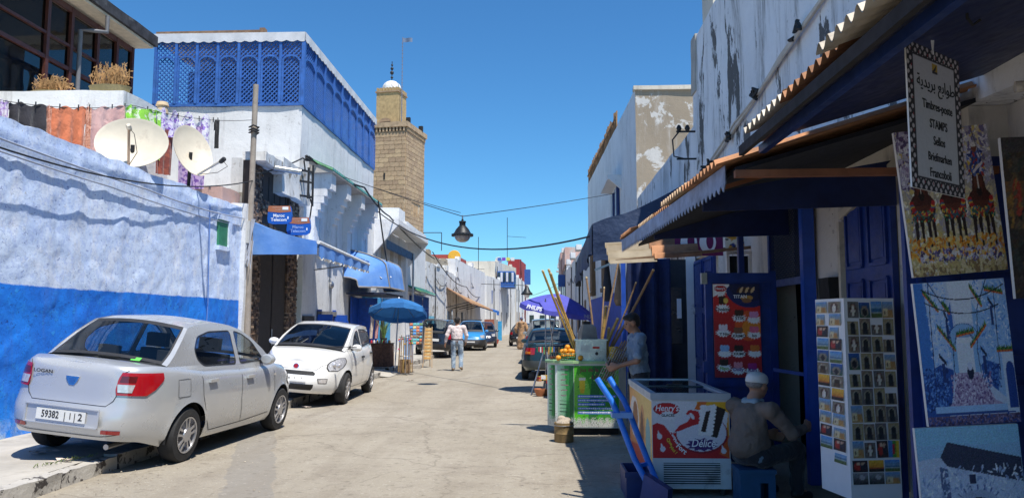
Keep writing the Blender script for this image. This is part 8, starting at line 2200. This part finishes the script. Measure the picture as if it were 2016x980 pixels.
cv = Canvas(70, 110, (40, 35, 30)); cv.grad((35, 26, 22), (75, 70, 62)); cv.dabs(240, [(30, 25, 22), (60, 45, 30), (90, 70, 40), (45, 50, 45)], r=.06); cv.rect(0, 1, .9, 1, (60, 55, 55)); cv.poly([(.45, .2), (.5, .65), (.7, .65), (.66, .2)], (120, 125, 135)); cv.rect(.0, .2, .55, .72, (110, 75, 35)); cv.ell(.12, .62, .05, .12, (150, 50, 30)); cv.dabs(40, [(140, 100, 40), (90, 70, 50)], 0, .5, .4, .75, .04); cv.dabs(60, [(70, 50, 50), (50, 35, 30)], 0, 1, 0, .2, .05); cv.speck(8)
painting('dark brown painting of a covered market lane at the right edge', (2.55, 4.20, 1.72), (0, R(-2), 0), .50, .88, cv)
cv = Canvas(50, 50, (190, 185, 175)); cv.dabs(80, [(170, 165, 155), (210, 205, 195), (140, 120, 100)], r=.08); cv.ell(.35, .7, .12, .2, (180, 50, 35)); cv.dabs(30, [(60, 45, 40), (150, 60, 40)], .1, .8, .1, .6, .05); cv.speck(8)
painting('small pale painting with a red-capped figure, right of the blue alley painting', (2.60, 4.16, 1.02), (0, R(-1), 0), .40, .40, cv)
cv = Canvas(50, 60, (190, 150, 140)); cv.grad((150, 100, 80), (190, 160, 165)); cv.dabs(50, [(150, 90, 60), (200, 150, 120)], 0, 1, 0, .5, .07); cv.rect(.25, .4, .1, .5, (60, 80, 40)); cv.ell(.32, .5, .16, .07, (50, 90, 50)); cv.speck(8)
painting('small pink dusk painting with a palm, lowest at the right edge', (2.60, 4.14, .42), (0, R(-1), 0), .40, .56, cv)
sn = thing('hanging_sign', 'white stamps sign with a black patterned border hanging under the roof', 'sign', (1.53, 3.16, 2.15), (0, R(.5), R(38)))
cv = Canvas(120, 170, (212, 209, 212)); SW, SHH = .47, .63
bd2 = (cv.X < .10) | (cv.X > .90) | (cv.Y < .075) | (cv.Y > .925)
pat = (np.sin(cv.X * 2 * np.pi * 11) * np.sin(cv.Y * 2 * np.pi * 15) + .7 * np.cos((cv.X * 22 + cv.Y * 30) * np.pi) * np.cos((cv.X * 22 - cv.Y * 30) * np.pi)) > -.05
cv.a[bd2 & pat] = (28, 24, 34); cv.a[bd2 & ~pat] = (215, 205, 205); rr = (np.abs(np.sin(cv.X * np.pi * 6.5)) > .985) & (np.abs(np.sin(cv.Y * np.pi * 9)) > .97); cv.a[bd2 & rr] = (150, 40, 50)
ed2 = ((np.abs(cv.X - .105) < .008) | (np.abs(cv.X - .895) < .008)) & (cv.Y > .07) & (cv.Y < .93); cv.a[ed2] = (40, 36, 46); ed2 = ((np.abs(cv.Y - .08) < .006) | (np.abs(cv.Y - .92) < .006)) & (cv.X > .1) & (cv.X < .9); cv.a[ed2] = (40, 36, 46)
cv.rect(.46, .56, .845, .905, (205, 165, 40)); cv.poly([(.47, .85), (.55, .90), (.53, .86), (.50, .85)], (30, 25, 25)); cv.rect(.46, .56, .835, .848, (40, 40, 60))
bo = link('board', picture_mesh('board', cv, SW, SHH, .008), sn)
text('\ufec3\ufeee\ufe8d\ufe91\ufeca \ufe91\ufeae\ufef3\ufeaa\ufef3\ufe94'[::-1], .072, (.245, -.001, .47), INK, bo, bold=.006)
for s_, z, sz in (('Timbres-poste', .375, .055), ('STAMPS', .295, .055), ('Sellos', .222, .055), ('Briefmarken', .150, .052), ('Francoboli', .080, .055)):
    text(s_, sz, (.25, -.001, z), INK, bo, bold=.012, squeeze=.82)
MB().path([(.235, .0, SHH - .02), (.22, .0, SHH + .08), (.24, .0, SHH + .12)], .0035, 5).build('string', LETTER, sn); MB().path([(.235, .004, SHH - .02), (.25, .0, SHH + .08), (.24, .0, SHH + .13)], .0035, 5).build('string', LETTER, sn)
# ============================================================ people
SKIN = mat('tanned_skin', (.34, .17, .10), .6, var=.08, vs=8); SKIN2 = mat('older_tanned_skin', (.36, .19, .12), .6, var=.12, vs=9)
HAIR = mat('black_hair', (.012, .010, .009), .6, var=.4, vs=60, bump=.6, bs=150)
def hand_prims(w, e, side, curl=.5, fwd=(0, 1, 0)):
    """palm, four unequal bent fingers and a thumb beyond the wrist w, coming from the elbow e"""
    w, e = Vector(w), Vector(e); d = (w - e).normalized(); f = Vector(fwd); f = (f - d * f.dot(d)).normalized(); s = d.cross(f).normalized()
    pr = [('c', w, w + d * .05, .025, .03), ('c', w + d * .03 + f * .02, w + d * .085 + f * .025, .02, .02), ('c', w + d * .03 - f * .02, w + d * .085 - f * .025, .02, .018)]
    for k, l in enumerate((.075, .085, .08, .06)):
        b = w + d * .09 + f * (.032 - k * .021); m = b + d * l * .5 + s * side * curl * .018; t = m + d * l * .42 * (1 - curl * .5) + s * side * curl * .04
        pr += [('c', b, m, .0105, .0095), ('c', m, t, .0095, .008)]
    tb = w + d * .025 + f * .03; tm = tb + d * .035 + f * .025 + s * side * .012; pr += [('c', tb, tm, .013, .011), ('c', tm, tm + d * .03 + f * .004 + s * side * .01, .011, .009)]
    return pr
def head_prims(c, rot=(0, 0, 0), k=1.0):
    """skull, jaw, brow, nose, lips, ears about the head centre, looking along +y before rotation"""
    M = Matrix.Translation(c) @ Euler(rot).to_matrix().to_4x4()
    P = lambda x, y, z: M @ Vector((x * k, y * k, z * k))
    return [('e', P(0, -.012, .03), (.076 * k, .096 * k, .095 * k), rot), ('e', P(0, .025, -.05), (.056 * k, .065 * k, .065 * k), rot), ('c', P(0, .06, -.085), P(0, .065, -.08), .024 * k, .02 * k),
            ('c', P(0, .083, .015), P(0, .108, -.028), .009 * k, .014 * k), ('c', P(-.03, .072, .03), P(.03, .072, .03), .016 * k, .016 * k), ('c', P(-.018, .088, -.056), P(.018, .088, -.056), .009 * k, .009 * k),
            ('e', P(.078, -.005, -.005), (.012 * k, .022 * k, .034 * k), rot), ('e', P(-.078, -.005, -.005), (.012 * k, .022 * k, .034 * k), rot), ('c', P(-.045, .055, -.02), P(-.02, .07, -.045), .02 * k, .016 * k), ('c', P(.045, .055, -.02), P(.02, .07, -.045), .02 * k, .016 * k)], P
def eyes(P, parent):
    for x in (-.032, .032):
        c = P(x, .082, .012); MB().lathe([(0, -.011), (.009, -.005), (.009, .005), (0, .011)], 8, c=c).build('eye', mat('dark_eye', (.02, .015, .012), .2), parent)
def person(label, loc, rz, J, shirt, trousers, hat=None, hair=True, sleeves='long', shoes=None, skin=None, res=.011, hem=None, belly=0, curl=.5, headrot=(0, 0, 0), shoulder_drop=0):
    skin = skin or SKIN
    t = thing('person', label, 'person', loc, (0, 0, rz))
    hp, P = head_prims(J['head'], headrot)
    body = list(hp) + [('c', J['neck'], Vector(J['head']) - Vector((0, .01, .04)), .058, .05), ('c', J['chest'], J['neck'], .10, .06), ('c', J['pel'], J['chest'], .12, .12)]
    for s, sd in (('L', 1), ('R', -1)):
        body += [('c', J['sh' + s], J['el' + s], .048, .038), ('c', J['el' + s], J['wr' + s], .038, .026)] + hand_prims(J['wr' + s], J['el' + s], sd, curl, J.get('fwd', (0, 1, 0)))
        body += [('c', J['hip' + s], J['kn' + s], .075, .052), ('c', J['kn' + s], J['an' + s], .052, .036), ('c', J['an' + s], J['to' + s], .035, .03)]
    b = sdf_obj('body', body, res, skin, t, k=.022)
    if sum(Vector(J['head'])) is not None: eyes(P, b)
    ch, pel, nk = Vector(J['chest']), Vector(J['pel']), Vector(J['neck'])
    sp = [('e', ch, (.175, .125, .17)), ('c', Vector(J['shL']) + Vector((0, 0, -.01)), Vector(J['shR']) + Vector((0, 0, -.01)), .068, .068), ('c', nk - Vector((0, 0, .06)), nk - Vector((0, 0, .025)), .085, .068), ('e', ch.lerp(pel, .45), (.165, .13 + belly * .5, .2)), ('e', hem or pel.lerp(ch, .12), (.165, .125 + belly, .14))]
    for s in 'LR':
        sh_, el, wr = Vector(J['sh' + s]), Vector(J['el' + s]), Vector(J['wr' + s])
        if sleeves == 'long': sp += [('c', sh_, el, .068, .056), ('c', el, el.lerp(wr, .92), .056, .042)]
        else: sp += [('c', sh_, sh_.lerp(el, .78), .068, .062)]
    V = sdf_obj('shirt', sp, res, shirt, t, k=.03)
    mod = V.modifiers.new('creases', 'DISPLACE'); tx = bpy.data.textures.new('cloth_folds', 'CLOUDS'); tx.noise_scale = .085; tx.noise_depth = 3; mod.texture = tx; mod.strength = .034; mod.mid_level = .5
    tp = [('e', pel, (.158, .122, .12))]
    for s in 'LR':
        h, k_, a = Vector(J['hip' + s]), Vector(J['kn' + s]), Vector(J['an' + s]); tp += [('c', h, k_, .092, .07), ('c', k_, a + Vector((0, 0, .01)), .07, .06)]
    V = sdf_obj('trousers', tp, res, trousers, t, k=.03)
    mod = V.modifiers.new('creases', 'DISPLACE'); mod.texture = tx; mod.strength = .02
    for s in 'LR':
        a, o = Vector(J['an' + s]), Vector(J['to' + s]); sdf_obj('shoe', [('c', a - Vector((0, .02, .02)), o, .042, .036), ('c', a + Vector((0, -.04, -.03)), o - Vector((0, 0, .01)), .03, .026)], .01, shoes or TRIM, t, k=.02)
    hr = headrot
    if hair: sdf_obj('hair', [('e', P(0, -.022, .048), (.084, .098, .088), hr), ('e', P(0, -.055, .0), (.074, .06, .075), hr), ('e', P(0, .05, .09), (.06, .045, .03), hr)], .009, HAIR, t, k=.02)
    if hat: hat(P, t, hr)
    return t, P
def S(x, y, z): return (x, y, z)
# the man walking away
def dark_cap(P, t, hr):
    m = mat('black_cap_cloth', (.018, .016, .016), .9, var=.3)
    o = sdf_obj('cap', [('e', P(0, -.012, .065), (.088, .105, .068), hr), ('c', P(-.05, .09, .05), P(.05, .09, .05), .018, .018), ('c', P(-.035, .13, .042), P(.035, .13, .042), .010, .010)], .010, m, t, k=.02)
JEANS = clm('washed_blue_jeans', (.20, .27, .36), (.34, .41, .48), 7, .5); PSHIRT = clm('pale_pink_shirt', (.66, .55, .53), (.72, .64, .63), 30, .5)
J1 = dict(pel=(0, 0, .96), chest=(0, .01, 1.27), neck=(0, 0, 1.47), head=(0, .02, 1.60), shL=(-.19, 0, 1.40), elL=(-.29, -.05, 1.14), wrL=(-.335, .0, .90), shR=(.19, 0, 1.40), elR=(.275, .03, 1.14), wrR=(.25, .14, .94), hipL=(-.09, 0, .90), knL=(-.10, .03, .50), anL=(-.10, -.02, .09), toL=(-.13, .13, .035), hipR=(.09, 0, .90), knR=(.115, .06, .50), anR=(.12, -.08, .13), toR=(.14, .06, .055))
wk, P = person('man in a pale pink shirt, jeans and a black cap walking away up the street', (-2.74, 24.9, 0), R(3), J1, PSHIRT, JEANS, dark_cap, True, 'long', mat('tan_shoe', (.25, .18, .12), .7), belly=.01)
wk.scale = (1.12, 1.1, 1.0)
MB().path([(.165 * math.cos(a * .3142), .13 * math.sin(a * .3142), 1.015) for a in range(21)], .018, 6).build('belt', mat('black_belt', (.02, .018, .016), .5), wk)
for sx_ in (-1, 1): MB().prism([(sx_ * .04, -.135, .97), (sx_ * .12, -.125, .97), (sx_ * .115, -.13, .87), (sx_ * .08, -.142, .845), (sx_ * .045, -.14, .87)], (0, .01, 0)).build('back_pocket', JEANS, wk, smooth=0)
# the man in the hooded robe
rb = thing('person', 'man in a long tan hooded robe and blue cap walking away in the distance', 'person', (-1.12, 43.6, 0), (0, 0, R(-4)))
hp, P = head_prims((0, .03, 1.70))
sdf_obj('body', hp + [('c', (0, 0, 1.54), (0, .02, 1.66), .06, .05), ('c', (0, 0, 1.0), (0, 0, 1.5), .12, .1)] + [('c', (sx_ * .2, 0, 1.46), (sx_ * .30, -.02, 1.18), .05, .04) for sx_ in (-1, 1)] + [('c', (sx_ * .30, -.02, 1.18), (sx_ * .27, .14, .98), .04, .03) for sx_ in (-1, 1)] + hand_prims((-.27, .14, .98), (-.30, -.02, 1.18), 1) + hand_prims((.27, .14, .98), (.30, -.02, 1.18), -1) + [('c', (sx_ * .1, 0, .95), (sx_ * .1, sx_ * .06, .1), .07, .04) for sx_ in (-1, 1)] + [('c', (sx_ * .1, sx_ * .06, .06), (sx_ * .11, sx_ * .06 + .15, .035), .035, .03) for sx_ in (-1, 1)], .014, SKIN, rb, k=.022)
ROBE = clm('tan_wool_robe', (.40, .24, .13), (.32, .19, .10), 9, .5)
V = sdf_obj('robe', [('e', (0, .0, 1.35), (.21, .15, .2)), ('c', (-.2, 0, 1.46), (.2, 0, 1.46), .08, .08), ('c', (0, 0, 1.3), (0, 0, .55), .17, .2), ('c', (-.08, 0, .6), (-.12, .02, .14), .16, .15), ('c', (.08, 0, .6), (.11, -.02, .14), .16, .15)] + [('c', (sx_ * .22, 0, 1.44), (sx_ * .33, -.02, 1.16), .085, .09) for sx_ in (-1, 1)] + [('c', (sx_ * .33, -.02, 1.16), (sx_ * .30, .12, 1.0), .09, .085) for sx_ in (-1, 1)], .018, ROBE, rb, k=.05)
tx = bpy.data.textures.new('robe_folds', 'CLOUDS'); tx.noise_scale = .2; md = V.modifiers.new('folds', 'DISPLACE'); md.texture = tx; md.strength = .05
sdf_obj('hood', [('c', (-.12, -.08, 1.52), (.12, -.08, 1.52), .07, .07), ('c', (0, -.13, 1.48), (0, -.16, 1.28), .10, .04)], .014, ROBE, rb, k=.04)
sdf_obj('cap', [('e', P(0, -.012, .06), (.09, .105, .075)), ('e', P(0, -.012, .03), (.093, .108, .04))], .010, mat('slate_blue_cap', (.10, .11, .20), .9), rb, k=.02)
# the young man at the stall
DENIM = clm('pale_denim_shirt', (.16, .22, .30), (.22, .29, .37), 10, .5)
J2 = dict(pel=(0, 0, .93), chest=(0, .04, 1.25), neck=(0, .05, 1.45), head=(0, .10, 1.575), shL=(-.185, .04, 1.38), elL=(-.24, .10, 1.10), wrL=(-.14, .32, 1.03), shR=(.185, .04, 1.38), elR=(.23, .12, 1.10), wrR=(.10, .33, 1.05), fwd=(0, 0, 1), hipL=(-.09, 0, .88), knL=(-.10, .05, .47), anL=(-.10, -.01, .08), toL=(-.11, .14, .035), hipR=(.09, 0, .88), knR=(.10, .03, .47), anR=(.10, -.03, .08), toR=(.12, .12, .035))
ym, P = person('young man in a pale denim shirt looking down beside the juice counter', (1.28, 10.05, 0), R(98), J2, DENIM, clm('black_trousers', (.02, .02, .025)), None, True, 'short', None, headrot=(R(-18), 0, 0), curl=.9, res=.010)
MB().box(-.02, .02, .145, .16, 1.0, 1.36).build('shirt_placket', DENIM, ym)
hb2 = thing('wire_basket', 'bundle of canes and a wire basket held by the young man', 'basket', (.93, 10.05, 1.02), (0, R(28), R(10)))
f = MB()
for k in range(7):
    f.bar((-.09 + k * .03, -.06, -.22), (-.09 + k * .03, -.06, .22), .007, .007); f.bar((-.09, -.06, -.22 + k * .073), (.09, -.06, -.22 + k * .073), .007, .007); f.bar((-.09 + k * .03, .06, -.22), (-.09 + k * .03, .06, .22), .007, .007)
for k in range(7): f.bar((-.09, -.06, -.22 + k * .073), (-.09, .06, -.22 + k * .073), .007, .007)
f.build('wires', METAL, hb2)
for k in range(4): MB().path([(-.04 + k * .03, -.01 + .01 * k, -.2), (-.03 + k * .03, .01, .34 + .03 * k)], .011, 6).build('cane_piece', CANE2, hb2)
# the seated man
def white_cap(P, t, hr):
    m = mat('white_knit_cap', (.70, .69, .66), .95, var=.08, bump=.5, bs=160)
    sdf_obj('cap', [('e', P(0, -.012, .062), (.090, .108, .062), hr), ('e', P(0, -.014, .035), (.092, .110, .03), hr)], .008, m, t, k=.02)
SWEAT = mat('grey_brown_sweater', (.20, .15, .12), .95, var=.15, vs=3, bump=.9, bs=130)
J3 = dict(pel=(0, -.02, .44), chest=(0, .0, .70), neck=(0, .07, .90), head=(0, .12, 1.02), shL=(-.215, .04, .83), elL=(-.27, .16, .60), wrL=(-.15, .38, .55), shR=(.215, .04, .83), elR=(.28, .22, .62), wrR=(.22, .46, .64), fwd=(0, 0, 1), hipL=(-.11, .02, .40), knL=(-.18, .40, .45), anL=(-.17, .38, .09), toL=(-.19, .52, .035), hipR=(.11, .02, .40), knR=(.16, .42, .45), anR=(.15, .42, .09), toR=(.16, .56, .035))
sm, P = person('seated old man in a grey-brown sweater and white skullcap on the low blue stool', (1.86, 7.02, 0), R(-58), J3, SWEAT, clm('dark_trousers', (.025, .025, .03)), white_cap, False, 'long', None, SKIN2, hem=Vector((0, .0, .50)), belly=.075, res=.009, curl=.8, headrot=(R(-6), 0, R(4)))
sdf_obj('grey_hair', [('e', P(0, -.04, .012), (.082, .078, .05), (R(-6), 0, R(4)))], .008, mat('grey_hair', (.22, .20, .19), .9, var=.4, vs=60), sm, k=.01)
sdf_obj('collar', [('c', (-.055, .02, .875), (.055, .02, .875), .036, .036), ('c', (-.06, .03, .88), (-.05, .11, .885), .03, .025), ('c', (.06, .03, .88), (.05, .11, .885), .03, .025)], .008, mat('pale_blue_shirt', (.25, .33, .38), .9), sm, k=.02)
sdf_obj('shirt_tail', [('c', (-.12, .0, .40), (.12, .0, .40), .072, .072)], .012, mat('dull_blue_shirt', (.12, .17, .21), .9), sm, k=.02)
